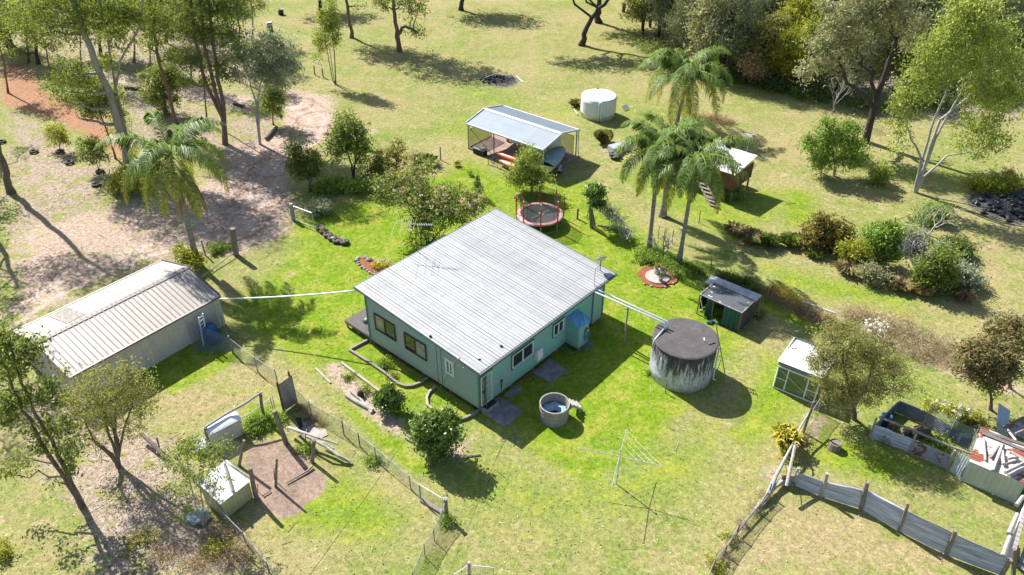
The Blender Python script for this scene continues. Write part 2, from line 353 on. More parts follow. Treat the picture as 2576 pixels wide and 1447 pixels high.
REG = {
 'lush': [([(1110, 430), (1180, 385), (1260, 430), (1480, 450), (1620, 560), (1740, 660), (1830, 740), (1900, 830), (1880, 900), (1800, 985), (1640, 1120), (1440, 1130), (1300, 1110), (1200, 1080), (1060, 1060), (1010, 1120), (930, 1090), (830, 960), (740, 930), (600, 850), (565, 780), (640, 700), (730, 620), (700, 590), (740, 540), (900, 490)], 2.5, .85),
   ([(300, 960), (400, 880), (560, 850), (600, 900), (560, 930), (440, 990)], .8, 1), ([(1250, 1020), (1330, 1000), (1620, 1010), (1750, 1000), (1620, 1150), (1480, 1230), (1330, 1140)], 1.6, 1),
   ([(1000, 330), (1250, 400), (1480, 430), (1440, 350), (1190, 270)], 3, .55), ([(1490, 420), (1700, 440), (2050, 470), (2020, 560), (1830, 640), (1620, 520)], 2.5, .6), ([(1960, 470), (2060, 480), (2060, 560), (1960, 580)], 2, .9),
   ([(1010, 1120), (1400, 1150), (1900, 980), (1900, 1150), (1760, 1300), (1400, 1400), (1150, 1300)], 5, .72), ([(400, 930), (700, 980), (900, 1160), (1080, 1300), (980, 1400), (650, 1360), (700, 1250), (830, 1180), (700, 1020), (560, 1000)], 1.5, .66), ([(1900, 860), (2040, 900), (2060, 1040), (1900, 1180), (1780, 1100)], 2, .72), ([(1900, 640), (2200, 700), (2420, 760), (2300, 800), (2050, 770), (1900, 720)], 2, .64), ([(1000, 150), (1330, 240), (1600, 200), (1650, 300), (1400, 330), (1150, 260)], 5, .56),
   ([(860, 1010), (1000, 1090), (1110, 1200), (1040, 1190), (930, 1100), (830, 1000)], .6, 1), ([(1900, 740), (1960, 760), (2080, 830), (2050, 840), (1900, 770)], .5, 1), ([(660, 1270), (780, 1230), (900, 1230), (1000, 1300), (860, 1360), (700, 1320)], 1.2, .5),
   ([(2010, 1040), (2300, 1130), (2400, 1190), (2250, 1250), (2010, 1180)], 1.5, .7), ([(900, 870), (1060, 970), (1060, 1000), (890, 890)], .5, 1), ([(1090, 990), (1190, 1040), (1150, 1060), (1080, 1030)], .4, 1), ([(2130, 700), (2300, 760), (2420, 790), (2440, 720), (2560, 700), (2440, 830), (2200, 800)], 2, .6),
   ([(1000, 60), (1330, 330), (900, 300), (860, 250)], 5, .25), ([(1480, 280), (1590, 300), (1560, 400), (1440, 300)], 3, .5), ([(620, 1010), (700, 1020), (720, 1100), (600, 1090)], .5, .9)],
 'dirt': [([(640, 215), (730, 225), (830, 240), (850, 300), (820, 350), (740, 385), (730, 450), (735, 520), (720, 590), (600, 640), (500, 620), (480, 560), (480, 480), (590, 420), (560, 370), (700, 340), (720, 280)], 1.5, 1),
   ([(230, 170), (460, 215), (640, 240), (640, 290), (420, 240), (250, 200)], 2, .9), ([(0, 570), (180, 530), (440, 470), (500, 560), (520, 640), (400, 650), (250, 720), (60, 830), (0, 830)], 2, .62),
   ([(860, 290), (930, 310), (950, 340), (880, 345)], 1.5, .7), ([(640, 600), (740, 590), (820, 650), (840, 740), (700, 790), (600, 720)], 3, .35), ([(1500, 350), (1600, 380), (1650, 420), (1520, 400)], 1.5, .65), ([(1760, 280), (1900, 300), (1990, 340), (1850, 330)], 2.5, .35),
   ([(2080, 780), (2180, 800), (2420, 870), (2576, 960), (2576, 1010), (2350, 930), (2200, 860)], 1.5, .8), ([(980, 1130), (1080, 1140), (1200, 1090), (1160, 1160), (1080, 1150)], .6, .7), ([(800, 920), (850, 900), (1020, 1060), (1040, 1120), (960, 1090), (850, 990)], .6, .7),
   ([(2020, 1090), (2040, 1040), (2090, 1050), (2060, 1110)], .6, .8), ([(1910, 1180), (1960, 1150), (1990, 1200), (1930, 1240)], .5, .6), ([(2470, 430), (2576, 400), (2576, 470), (2480, 480)], 2, .6), ([(1270, 190), (1320, 190), (1300, 215), (1230, 215)], 1.5, .8)],
 'orange': [([(0, 110), (60, 150), (110, 225), (230, 275), (330, 345), (345, 400), (300, 400), (200, 330), (100, 290), (0, 260)], 1.5, 1)],
 'litter': [([(0, 240), (100, 300), (300, 390), (320, 470), (220, 540), (0, 640)], 3, .75), ([(300, 210), (400, 230), (560, 300), (560, 400), (440, 400), (330, 330)], 3, 1), ([(560, 300), (700, 280), (720, 350), (600, 400)], 2.5, .8), ([(0, 0), (300, 60), (620, 60), (760, 190), (700, 225), (300, 180), (100, 130), (0, 110)], 4, .85), ([(0, 560), (500, 440), (540, 640), (300, 720), (0, 860)], 3, .66),
   ([(120, 920), (280, 1030), (400, 1090), (480, 1230), (520, 1310), (640, 1447), (260, 1447), (180, 1270), (60, 1100)], 1.8, .95), ([(0, 760), (200, 740), (440, 640), (60, 850), (0, 900)], 2.5, .6), ([(0, 980), (130, 960), (160, 1100), (0, 1120)], 2, .8),
   ([(2290, 400), (2576, 480), (2576, 560), (2300, 480)], 3, .35), ([(1880, 150), (2250, 300), (2576, 300), (2576, 0), (1700, 0), (1620, 100)], 5, .9), ([(2480, 480), (2576, 490), (2576, 570), (2500, 540)], 1.5, 1)],
 'dry': [([(1120, 1330), (1300, 1230), (1560, 1250), (1820, 1200), (1850, 1447), (1150, 1447)], 4, .6), ([(1960, 1270), (2150, 1290), (2576, 1447), (1800, 1447)], 1.5, .9), ([(800, 1250), (900, 1300), (1080, 1320), (1020, 1447), (700, 1447)], 2, .45), ([(380, 1000), (480, 960), (600, 960), (640, 1010), (500, 1070), (400, 1060)], 1.2, .8),
   ([(0, 1130), (150, 1120), (240, 1447), (0, 1447)], 3, .5), ([(700, 0), (1600, 0), (1640, 120), (1300, 160), (900, 60)], 10, .5), ([(880, 150), (1010, 100), (1110, 180), (900, 250)], 6, .45), ([(1600, 240), (2000, 320), (2260, 430), (2000, 470), (1700, 330)], 5, .5), ([(2360, 560), (2576, 620), (2576, 820), (2400, 700)], 3, .7), ([(1500, 560), (1610, 570), (1680, 640), (1560, 600)], 1.2, .6),
   ([(700, 1000), (720, 1090), (850, 1160), (1000, 1250), (820, 1200)], .8, .6)],
 'dark': [([(520, 830), (620, 640), (700, 590), (900, 600), (1150, 690), (1230, 860), (1400, 960), (1380, 1130), (1180, 1240), (1150, 1350), (900, 1400), (700, 1200), (640, 1000)], .35, 1)],
}
def masks(X, Y):
    out = {}
    for k, L in REG.items():
        m = np.zeros(X.shape)
        for pts, fe, s in L: m = np.maximum(m, s*poly_mask(X, Y, pts, fe, 'yd' if k == 'dark' else 'd'))
        out[k] = m
    out['char'] = np.maximum(spots(X, Y, [(1262, 203, 2.2, 1), (2530, 520, 3.2, 1), (2570, 500, 3.5, 1), (775, 1078, .7, .9)]), 0)
    out['rut'] = np.maximum(line_mask(X, Y, TRACK, .75, .35), line_mask(X, Y, TRACK2, .75, .35)); out['bank'] = np.maximum(line_mask(X, Y, TRACK, 1.9, .5), line_mask(X, Y, TRACK2, 1.8, .5))*out['dirt']
    return out
def line_mask(X, Y, pts, off, wd):
    P = [G('d', *q)[:2] for q in pts]; d = np.full(X.shape, 1e9)
    for (x0, y0), (x1, y1) in zip(P[:-1], P[1:]):
        dx, dy = x1-x0, y1-y0; L = math.hypot(dx, dy); t = np.clip(((X-x0)*dx+(Y-y0)*dy)/(L*L), 0, 1); d = np.minimum(d, np.abs(np.hypot(X-x0-t*dx, Y-y0-t*dy)-off))
    return np.clip(1-d/wd, 0, 1)
TRACK = [(250, 185), (420, 222), (600, 255), (740, 262), (800, 300), (770, 360), (690, 420), (650, 500), (600, 570), (500, 600), (330, 640), (120, 740), (-60, 860)]
TRACK2 = [(0, 150), (90, 230), (200, 290), (320, 360), (420, 470), (520, 560)]
def ground_mat(name, blade=False):
    m, nt, b = new_mat(name); vec = coords(nt, world=True)
    at = lambda n: N(nt, 'ShaderNodeAttribute', attribute_name=n).outputs['Fac']
    big = noise(nt, vec, .11, 3, .55); mid = noise(nt, vec, .7, 5, .65); fine = noise(nt, vec, 6, 4, .75); vf = noise(nt, vec, 22, 3, .8)
    tuft = noise(nt, vec, 2.4, 5, .75, .5)
    def msk(n, ja=.9, jb=.35):
        s = math_(nt, 'ADD', at(n), math_(nt, 'MULTIPLY', math_(nt, 'SUBTRACT', mid, .5), ja)); s = math_(nt, 'ADD', s, math_(nt, 'MULTIPLY', math_(nt, 'SUBTRACT', tuft, .5), jb*2.2))
        f = mapr(nt, s, .30, .72, smooth=True); return math_(nt, 'MULTIPLY', f, mapr(nt, at(n), .02, .18))
    straw = mix(nt, mapr(nt, fine, .35, .65), (.34, .285, .135), (.25, .215, .085)); straw = mix(nt, mapr(nt, vf, .56, .72), straw, (.52, .45, .26)); straw = mix(nt, mapr(nt, tuft, .55, .7), straw, (.24, .20, .07))
    green = mix(nt, mapr(nt, fine, .3, .7), (.145, .20, .035), (.215, .245, .06))
    f0 = math_(nt, 'ADD', math_(nt, 'MULTIPLY', big, 1.0), math_(nt, 'ADD', math_(nt, 'MULTIPLY', mid, .8), math_(nt, 'MULTIPLY', tuft, .7)))
    col = mix(nt, mapr(nt, f0, 1.0, 1.45, smooth=True), green, straw)
    dry = mix(nt, mapr(nt, tuft, .35, .62), (.36, .285, .15), (.26, .22, .09)); dry = mix(nt, mapr(nt, tuft, .56, .70), dry, (.44, .33, .22)); dry = mix(nt, mapr(nt, mid, .48, .30), dry, (.22, .24, .06))
    th = noise(nt, vec, 1.7, 6, .75, .8); col = mix(nt, mapr(nt, th, .56, .66, 0, .75), col, (.42, .34, .20)); col = mix(nt, mapr(nt, th, .44, .34, 0, .55), col, (.17, .20, .03))
    sk = noise(nt, coords(nt, (.5, 3.2, 1), (0, 0, radians(62)), True), 1.1, 5, .7, .4); dry = mix(nt, mapr(nt, sk, .54, .64, 0, .8), dry, (.40, .285, .17)); dry = mix(nt, mapr(nt, sk, .44, .36, 0, .6), dry, (.21, .24, .05))
    col = mix(nt, msk('dry'), col, dry)
    lush = mix(nt, mapr(nt, tuft, .36, .62), (.12, .22, .010), (.195, .285, .018)); lush = mix(nt, mapr(nt, mid, .46, .62), lush, (.30, .31, .05)); lush = mix(nt, mapr(nt, th, .58, .66, 0, .6), lush, (.38, .33, .16)); lush = mix(nt, mapr(nt, vf, .35, .6), lush, mix(nt, .4, lush, (.13, .18, .01)))
    col = mix(nt, msk('lush', .8, .3), col, lush)
    lit = mix(nt, mapr(nt, fine, .38, .62), (.24, .18, .125), (.37, .29, .22)); lit = mix(nt, mapr(nt, vf, .56, .66), lit, (.60, .51, .42)); lit = mix(nt, mapr(nt, tuft, .53, .66), lit, (.13, .10, .06)); lit = mix(nt, mapr(nt, mid, .48, .38), lit, (.24, .235, .07))
    col = mix(nt, msk('litter'), col, lit)
    drt = mix(nt, mapr(nt, mid, .35, .65), (.44, .32, .25), (.36, .26, .20)); drt = mix(nt, mapr(nt, fine, .5, .75), drt, (.52, .42, .35)); drt = mix(nt, mapr(nt, tuft, .60, .72), drt, (.25, .18, .13))
    col = mix(nt, msk('dirt'), col, drt)
    col = mix(nt, math_(nt, 'MULTIPLY', mapr(nt, math_(nt, 'ADD', at('rut'), math_(nt, 'MULTIPLY', math_(nt, 'SUBTRACT', tuft, .5), 1.2)), .35, .6), .6), col, (.50, .40, .33)); col = mix(nt, math_(nt, 'MULTIPLY', mapr(nt, at('bank'), .3, .8), mapr(nt, tuft, .4, .6)), col, (.19, .14, .10))
    org = mix(nt, mapr(nt, mid, .35, .65), (.36, .175, .09), (.29, .17, .11)); col = mix(nt, msk('orange'), col, org)
    drk = mix(nt, mapr(nt, mid, .35, .65), (.23, .165, .125), (.30, .215, .165)); drk = mix(nt, mapr(nt, vf, .6, .75), drk, (.16, .12, .10)); col = mix(nt, msk('dark', .5, .25), col, drk)
    cha = mix(nt, mapr(nt, fine, .4, .6), (.03, .03, .03), (.13, .12, .115)); col = mix(nt, msk('char'), col, cha)
    clu = noise(nt, vec, 3.6, 7, .82, .4); k = math_(nt, 'MULTIPLY', mapr(nt, clu, .34, .66, .60, 1.30), mapr(nt, vf, .32, .68, .78, 1.2)); k = math_(nt, 'MULTIPLY', k, mapr(nt, fine, .3, .7, .82, 1.16))
    vm = N(nt, 'ShaderNodeVectorMath', operation='SCALE'); nt.links.new(col, vm.inputs[0]); nt.links.new(k, vm.inputs['Scale']); col = vm.outputs[0]
    if blade:
        t = at('tone'); col = mix(nt, mapr(nt, t, 0, 1, .1, .8), col, mix(nt, .5, col, (.42, .42, .12)))
    nt.links.new(col, b.inputs['Base Color']); b.inputs['Roughness'].default_value = .95; b.inputs['Specular IOR Level'].default_value = .1
    if not blade:
        bp = N(nt, 'ShaderNodeBump'); bp.inputs['Strength'].default_value = .55; bp.inputs['Distance'].default_value = .03
        h = math_(nt, 'ADD', math_(nt, 'MULTIPLY', tuft, .8), math_(nt, 'ADD', math_(nt, 'MULTIPLY', fine, .8), math_(nt, 'MULTIPLY', vf, .5)))
        nt.links.new(h, bp.inputs['Height']); nt.links.new(bp.outputs[0], b.inputs['Normal'])
    return m
def gz(X, Y):
    return .035*(np.sin(X*.55+1.3*np.sin(Y*.31))*np.cos(Y*.47+X*.13))-.02
def axis(lo, hi, st, far):
    a = list(np.arange(lo, hi, st)); d = st; L = [];
    v = hi
    while v < far: L.append(v); d *= 1.35; v += d
    L.append(far); v = lo; d = st; Lm = []
    while v > -far+1: d *= 1.35; v -= d; Lm.append(max(v, -far))
    return np.array(Lm[::-1]+a+L)
gx = axis(-48, 48, .3, 1600); gy = axis(16, 125, .3, 1700)
X, Y = np.meshgrid(gx, gy); nx = len(gx); ny = len(gy)
near = (np.abs(X) < 80) & (Y > 5) & (Y < 170)
mk = masks(X, Y)
V = np.stack([X.ravel(), Y.ravel(), np.where(near, gz(X, Y), -.02).ravel()], 1)
i = np.arange(ny-1)[:, None]*nx+np.arange(nx-1)[None]; Fq = np.stack([i, i+1, i+nx+1, i+nx], -1).reshape(-1, 4)
me = mesh_np('ground', V, Fq, ground_mat('ground_soil_and_grass'), {k: ('POINT', v.ravel()) for k, v in mk.items()}, True)
g = bpy.data.objects.new('ground', me); COL.objects.link(g); tag(g, 'wide paddock of mown grass, bare dirt and leaf litter', None, None, 'structure')

# grass blades and leaf litter
def blades(name, n, box, h, wd, label, weight, mat, lean=.6, ratio=None):
    xs = rng.uniform(box[0], box[1], n*2); ys = box[2]+(box[3]-box[2])*rng.random(n*2)**1.6
    m = masks(xs, ys); keep = rng.random(n*2) < weight(m); xs, ys = xs[keep][:n], ys[keep][:n]; m = {k: v[keep][:n] for k, v in m.items()}; n = len(xs)
    a = rng.uniform(0, 2*pi, n); H = h*rng.uniform(.5, 1.4, n); W = wd*rng.uniform(.6, 1.3, n); dx, dy = np.cos(a), np.sin(a); la = rng.uniform(0, 2*pi, n); ll = rng.random(n)*lean*H
    z = gz(xs, ys)-.005
    V = np.empty((n, 3, 3)); V[:, 0] = np.stack([xs-dx*W, ys-dy*W, z], 1); V[:, 1] = np.stack([xs+dx*W, ys+dy*W, z], 1); V[:, 2] = np.stack([xs+np.cos(la)*ll, ys+np.sin(la)*ll, z+H], 1)
    at = {k: ('FACE', v) for k, v in m.items()}; at['tone'] = ('FACE', rng.random(n))
    me = mesh_np(name, V.reshape(-1, 3), np.arange(3*n).reshape(-1, 3), mat, at)
    o = bpy.data.objects.new(name, me); COL.objects.link(o); return tag(o, label, None, None, 'stuff')
bm_ = ground_mat('grass_blades', True)
blades('grass', 300000, (-38, 42, 18, 112), .018, .045, 'short mown grass growing across the whole yard', lambda m: np.clip(.75-.6*m['dirt']-.95*m['dark']-.6*m['litter']-m['char']-m['orange']*.8+.3*m['lush'], 0.02, 1), bm_, 2.2)
blades('weeds', 26000, (-34, 36, 18, 70), .05, .045, 'small green weeds and taller grass tufts through the lawn', lambda m: np.clip(.16+.3*m['lush']+.10*m['litter']-m['dark']-.3*m['dirt'], 0.01, 1), bm_, 1.0)
n = 9000; xs = rng.uniform(-45, 34, n); ys = 18+75*rng.random(n)**1.2; mm = masks(xs, ys); k = rng.random(n) < np.clip(.03+.9*mm['litter']+.25*mm['dirt']+.5*mm['orange'], .02, 1); xs, ys = xs[k], ys[k]; n = len(xs)
a = rng.uniform(0, 2*pi, n); L = rng.uniform(.06, .38, n); Wd = rng.uniform(.008, .02, n); z = gz(xs, ys)+.03; c_, s_ = np.cos(a), np.sin(a); V = np.empty((n, 4, 3))
for q, (p1, p2) in enumerate(((-1, -1), (1, -1), (1, 1), (-1, 1))): V[:, q] = np.stack([xs+c_*L*p1-s_*Wd*p2, ys+s_*L*p1+c_*Wd*p2, z+rng.uniform(-.01, .02, n)], 1)
tw = bpy.data.objects.new('twigs', mesh_np('twigs', V.reshape(-1, 3), np.arange(4*n).reshape(-1, 4), LEAF('dead_twig', (.07, .05, .035), (.38, .32, .26), .0), {'tone': ('FACE', rng.random(n)), 'hue': ('FACE', rng.random(n))})); COL.objects.link(tw); tag(tw, 'fallen twigs and sticks over the bare dirt and litter', None, None, 'stuff')
n = 26000; xs = rng.uniform(-32, 34, n); ys = 18+62*rng.random(n)**1.3; mm = masks(xs, ys); k = rng.random(n) < np.clip(.10+.9*mm['litter']+.2*mm['dry']-mm['dark'], .04, 1); xs, ys = xs[k], ys[k]; n = len(xs)
a = rng.uniform(0, 2*pi, n); L = rng.uniform(.022, .06, n); Wd = L*rng.uniform(.25, .5, n); z = gz(xs, ys)+.02+rng.random(n)*.03
c_, s_ = np.cos(a), np.sin(a); V = np.empty((n, 4, 3))
for q, (p1, p2) in enumerate(((-1, 0), (0, -1), (1, 0), (0, 1))): V[:, q] = np.stack([xs+c_*L*p1-s_*Wd*p2, ys+s_*L*p1+c_*Wd*p2, z+rng.uniform(-.012, .02, n)], 1)
lf = bpy.data.objects.new('fallen_leaves', mesh_np('fallen_leaves', V.reshape(-1, 3), np.arange(4*n).reshape(-1, 4), LEAF('dead_leaf', (.28, .19, .12), (.72, .64, .54), .1), {'tone': ('FACE', rng.random(n)), 'hue': ('FACE', rng.random(n))})); COL.objects.link(lf); tag(lf, 'pale dry leaves and bark chips strewn over the ground', None, None, 'stuff')

# ---------------------------------------------------------------- vegetation
def leaves_mesh(name, P, tone, size, asp, mat, droop=.3, rg=None, origin=(0, 0, 0), flat=0.):
    rg = rg or rng; n = len(P); A = rg.normal(size=(n, 3)); A[:, 2] = A[:, 2]*(1-flat)-droop*1.5; A /= np.linalg.norm(A, axis=1)[:, None]
    B = rg.normal(size=(n, 3)); B -= A*(A*B).sum(1)[:, None]; B /= np.linalg.norm(B, axis=1)[:, None]
    L = size*rg.uniform(.6, 1.35, n)[:, None]/2; W = L*asp
    C = P-np.array(origin); V = np.empty((n, 4, 3)); V[:, 0] = C-A*L; V[:, 1] = C+B*W-A*L*.1; V[:, 2] = C+A*L; V[:, 3] = C-B*W-A*L*.1
    return mesh_np(name, V.reshape(-1, 3), np.arange(4*n).reshape(-1, 4), LF[mat] if isinstance(mat, str) else mat, {'tone': ('FACE', tone), 'hue': ('FACE', rg.random(n))})
def clumps(blobs, nl, per=26, sig=.28, shell=.5, rg=None):
    """blobs: (cx,cy,cz,rx,ry,rz); returns leaf points, tone, clump centres"""
    rg = rg or rng; vol = np.array([(b[3]*b[4]*b[5])**.8 for b in blobs]); vol /= vol.sum(); nc = max(4, nl//per)
    nc = max(4, int(nc*.8)); per = int(per*1.2); sig = sig*.9; bi = rg.choice(len(blobs), nc, p=vol); D = rg.normal(size=(nc, 3)); D /= np.linalg.norm(D, axis=1)[:, None]
    B = np.array(blobs, float)[bi]; C = B[:, :3]+D*B[:, 3:6]*((rg.random(nc)**shell)*np.where(rg.random(nc) < .16, rg.uniform(1.05, 1.45, nc), 1.))[:, None]
    C[:, 2] += rg.normal(0, .12, nc)*B[:, 5]; C[:, :2] += rg.normal(0, .12, (nc, 2))*B[:, 3:5]; ct = np.clip(rg.normal(.5, .24, nc), 0, 1); cs = rg.uniform(.45, 1.45, nc)*sig
    li = np.repeat(np.arange(nc), per); P = C[li]+rg.normal(size=(nc*per, 3))*cs[li][:, None]*np.array([1, 1, .75])
    P[:, 2] = np.maximum(P[:, 2], .06)
    tone = np.clip(ct[li]+rg.normal(0, .22, nc*per), 0, 1); return P, tone, C, bi
def limb(mb, p0, p1, r0, r1, seg=4, wig=.12, n=5, sag=0):
    p0, p1 = A3(p0), A3(p1); L = np.linalg.norm(p1-p0); pts = []
    for i in range(seg+1):
        t = i/seg; q = p0*(1-t)+p1*t; k = sin(pi*t)*wig*L
        q = q+rng.normal(size=3)*k*.5+np.array([0, 0, sag*L*sin(pi*t)]); pts.append(q if 0 < i < seg else (p0 if i == 0 else p1))
    mb.tube(pts, [r0+(r1-r0)*i/seg for i in range(seg+1)], n, cap=False); return pts
def plant(name, label, cat, base, trunks, blobs, n, leaf, mat, bark='bark', asp=.35, droop=.3, sig=.3, per=26, twig=.35, group=None, shell=.5, extra=None, flat=0, foliage='crown'):
    """trunks: list of (points, r0, r1) in world; blobs in world"""
    n = int(n*.92); leaf = leaf*1.5
    base = A3(base); root = thing(name, label, cat, base, group); tb = MB(); nodes = []
    for pts, r0, r1 in trunks:
        pts = [A3(p) for p in pts]; m = len(pts); fine = []
        for i in range(m-1):
            for s in range(3): fine.append(pts[i]*(1-s/3)+pts[i+1]*s/3+(rng.normal(size=3)*r0*.25 if (i or s) else 0))
        fine.append(pts[-1]); F = len(fine); rs = [r0+(r1-r0)*(i/(F-1))**.8 for i in range(F)]; rs[0] *= 1.35; fine[0] = fine[0]-[0, 0, .1]
        tb.tube(fine, rs, 8, cap=False); nodes += [(f, r) for f, r in zip(fine, rs)]
    if blobs and n:
        P, tone, C, bi = clumps(blobs, n, per, sig, shell)
        nd = np.array([q for q, r in nodes]); limbs = []
        if len(nd):
            for b in blobs:
                c = np.array(b[:3]); sc = np.linalg.norm(nd-c, axis=1)+np.maximum(0, nd[:, 2]-c[2]+.1)*1.5; j = int(sc.argmin())
                r = nodes[j][1]*.6; pt = limb(tb, nd[j], c, r, r*.35, 5, .12); limbs.append((np.array(pt), r*.4))
            ends = np.concatenate([l[0] for l in limbs]+[nd]); er = np.concatenate([[l[1]]*len(l[0]) for l in limbs]+[[nodes[0][1]*.25]*len(nd)])
            for c in C[rng.random(len(C)) < twig]:
                d = np.linalg.norm(ends-c, axis=1)+np.maximum(0, ends[:, 2]-c[2])*.8; j = int(d.argmin()); r = min(er[j]*.6, .03)
                limb(tb, ends[j], c, max(r, .012), .006, 3, .15, 3)
        cm = leaves_mesh(foliage, P, tone, leaf, asp, mat, droop, origin=base, flat=flat); co = bpy.data.objects.new(foliage, cm); COL.objects.link(co); co.parent = root
    if tb.v: part('trunk' if cat in ('tree', 'palm') else 'stem', tb, M_[bark], root, True)
    if extra: extra(root)
    return root
def T(name, label, cat, k, base, trunks, blobs, n, leaf, mat, r=.2, r1=.05, dx=1, **kw):
    """same in picture coordinates of crop k. trunks: list of [(x,y[,dy])..] beyond the base; blobs: (x,y,rx,ry[,dY[,rY]])"""
    b = G(k, *base); tr = []
    for t in trunks:
        pts = [b]; 
        if len(t) and len(t[0]) > 3: pts = [G(k, t[0][0], t[0][1])]; t = t[1:]
        for q in t: pts.append(RY(k, q[0], q[1], b[1]+(q[2] if len(q) > 2 else 0)))
        tr.append((pts, r, r1))
    bl = []
    for q in blobs:
        p = RY(k, q[0], q[1], b[1]+(q[4] if len(q) > 4 else 0)); rx = rad(k, q[2], p); rz = rad(k, q[3], p)*1.08
        ry = rad(k, q[5], p) if len(q) > 5 else (rx+rz)/2
        bl.append((p[0], p[1], max(p[2], rz*.7), rx, ry, rz))
    return plant(name, label, cat, b, tr, bl, n, leaf, mat, **kw)
def tuftgrass(name, label, cat, c, r, h, n, mat, group=None, spread=1., wd=.03):
    c = A3(c); root = thing(name, label, cat, c, group); a = rng.uniform(0, 2*pi, n); rr = r*.35*rng.random(n)**.5; x = np.cos(a)*rr; y = np.sin(a)*rr; H = h*rng.uniform(.55, 1.15, n)
    ln = rng.random(n)*spread*r; aa = a+rng.normal(0, .5, n); mx = x+np.cos(aa)*ln*.35; my = y+np.sin(aa)*ln*.35; tx = x+np.cos(aa)*ln; ty = y+np.sin(aa)*ln; W = wd*rng.uniform(.5, 1.2, n)
    px_, py_ = -np.sin(aa)*W, np.cos(aa)*W; V = np.empty((n, 5, 3)); V[:, 0] = np.stack([x-px_, y-py_, 0*x], 1); V[:, 1] = np.stack([x+px_, y+py_, 0*x], 1)
    V[:, 2] = np.stack([mx+px_*.8, my+py_*.8, H*.75], 1); V[:, 3] = np.stack([tx, ty, H*(1-.35*ln/max(r, .1))], 1); V[:, 4] = np.stack([mx-px_*.8, my-py_*.8, H*.75], 1)
    me = mesh_np('leaves', V.reshape(-1, 3), np.arange(5*n).reshape(-1, 5), LF[mat], {'tone': ('FACE', rng.random(n)), 'hue': ('FACE', rng.random(n))})
    o = bpy.data.objects.new('leaves', me); COL.objects.link(o); o.parent = root; return root
def palm(name, label, base, top, r, nf, fl, seed, group, dead=1, clusters=2, yellow=.24, lean=(0, 0), elmax=1.35):
    rg = np.random.default_rng(seed); base, top = A3(base), A3(top); root = thing(name, label, 'palm', base, group)
    tb = MB(); m = 34; pts = []; rs = []
    for i in range(m):
        t = i/(m-1); pts.append(base*(1-t)+top*t+np.array([lean[0], lean[1], 0])*sin(pi*t)); rs.append(r*(1.45-.5*min(1, t*5)-.2*t)*(1+.05*(i % 2)))
    pts[0] = pts[0]-[0, 0, .1]; tb.tube(pts, rs, 12); part('trunk', tb, M_['bark_palm'], root, True)
    cs = MB(); cs.tube([top-[0, 0, .1], top+[0, 0, .5], top+[0, 0, 1.1]], [r*.9, r*.8, r*.3], 8); part('crown_shaft', cs, M_['palm_sheath'], root, True)
    for f in range(nf+dead):
        isd = f >= nf; a = f*2.399+rg.uniform(-.25, .25); el = (elmax-(elmax+.15)*((f+.5)/nf)**.8) if not isd else -.9
        L = fl*rg.uniform(.88, 1.1)*(1 if not isd else .8); dr = rg.uniform(1.35, 2.0) if not isd else .6
        u = np.array([cos(a), sin(a), 0]); up = np.array([0, 0, 1.]); side = np.array([-sin(a), cos(a), 0]); M = 22; sp = [top+np.array([0, 0, .75 if not isd else .2])]; ang = el
        dirs = []
        for i in range(M):
            t = i/M; ang = el-dr*(t**1.25)*1.25; d = u*cos(ang)+up*sin(ang)
            if ang < -1.45: d = u*cos(-1.45)+up*sin(-1.45)
            dirs.append(d); sp.append(sp[-1]+d*L/M)
        rb = MB(); rb.tube(sp, [.035*(1-.85*i/M) for i in range(M+1)], 4, cap=False)
        fr = part('dead_frond' if isd else 'frond', rb, M_['palm_rib'] if not isd else M_['timber'], root)
        K_ = 125; Vv = []; tn = []; hu = []; yel = 1. if (not isd and f >= nf*(1-yellow)) else 0
        for j in range(K_):
            t = .13+.87*(j+rg.random())/K_; x = t*M; i0 = min(int(x), M-1); p = sp[i0]+(sp[i0+1]-sp[i0])*(x-i0); d = dirs[i0]; nrm = np.cross(side, d)
            ll = fl*.19*(sin(pi*min(t*.9+.12, 1))**.6)*rg.uniform(.8, 1.15)
            for sg in (-1, 1):
                roll = rg.uniform(-.6, .7); o1 = side*sg*cos(roll)+nrm*sin(roll)*(-1)+d*.45; o1 /= np.linalg.norm(o1)
                if isd: o1 = o1*.35+np.array([0, 0, -1.])
                q1 = p+o1*ll*.45; o2 = o1*.5+np.array([0, 0, -.85])+d*.2; o2 /= np.linalg.norm(o2); q2 = q1+o2*ll*.6
                wv = np.cross(o1, nrm); wv = wv/(np.linalg.norm(wv)+1e-6)*.021
                Vv += [p-wv*.6, p+wv*.6, q1+wv, q2, q1-wv]; tn.append(rg.uniform(.1, 1)); hu.append(rg.random()*.55+(.45*t if yel else 0)*1.0)
        Vv = np.array(Vv)-base; nn = len(tn)
        me = mesh_np('leaflets', Vv, np.arange(5*nn).reshape(-1, 5), LF['palmdead' if isd else 'palm'], {'tone': ('FACE', tn), 'hue': ('FACE', hu)})
        o = bpy.data.objects.new('leaflets', me); COL.objects.link(o); o.parent = fr
    for c in range(clusters):
        a = c*2.6+1.1; u = np.array([cos(a), sin(a), 0]); p0 = top+[0, 0, .05]; p1 = p0+u*.35+[0, 0, -.1]; fm = MB(); fm.tube([p0, p0+u*.25+[0, 0, .12], p1, p1+[0, 0, -.3]], .03, 5)
        for q in range(230):
            t = rg.random(); ww = .20*sin(pi*min(1, t*.85+.12)); v = rg.normal(size=3)*ww*.5; c0 = p1+np.array([v[0], v[1], -.1-t*1.25]); s = .028
            fm.add([c0+[0, 0, s], c0+[s, 0, 0], c0+[0, s, 0], c0-[s, 0, 0], c0-[0, s, 0], c0-[0, 0, s]], [(0, 1, 2), (0, 2, 3), (0, 3, 4), (0, 4, 1), (5, 2, 1), (5, 3, 2), (5, 4, 3), (5, 1, 4)])
        part('fruit_cluster', fm, M_['fruit'], root)
    return root
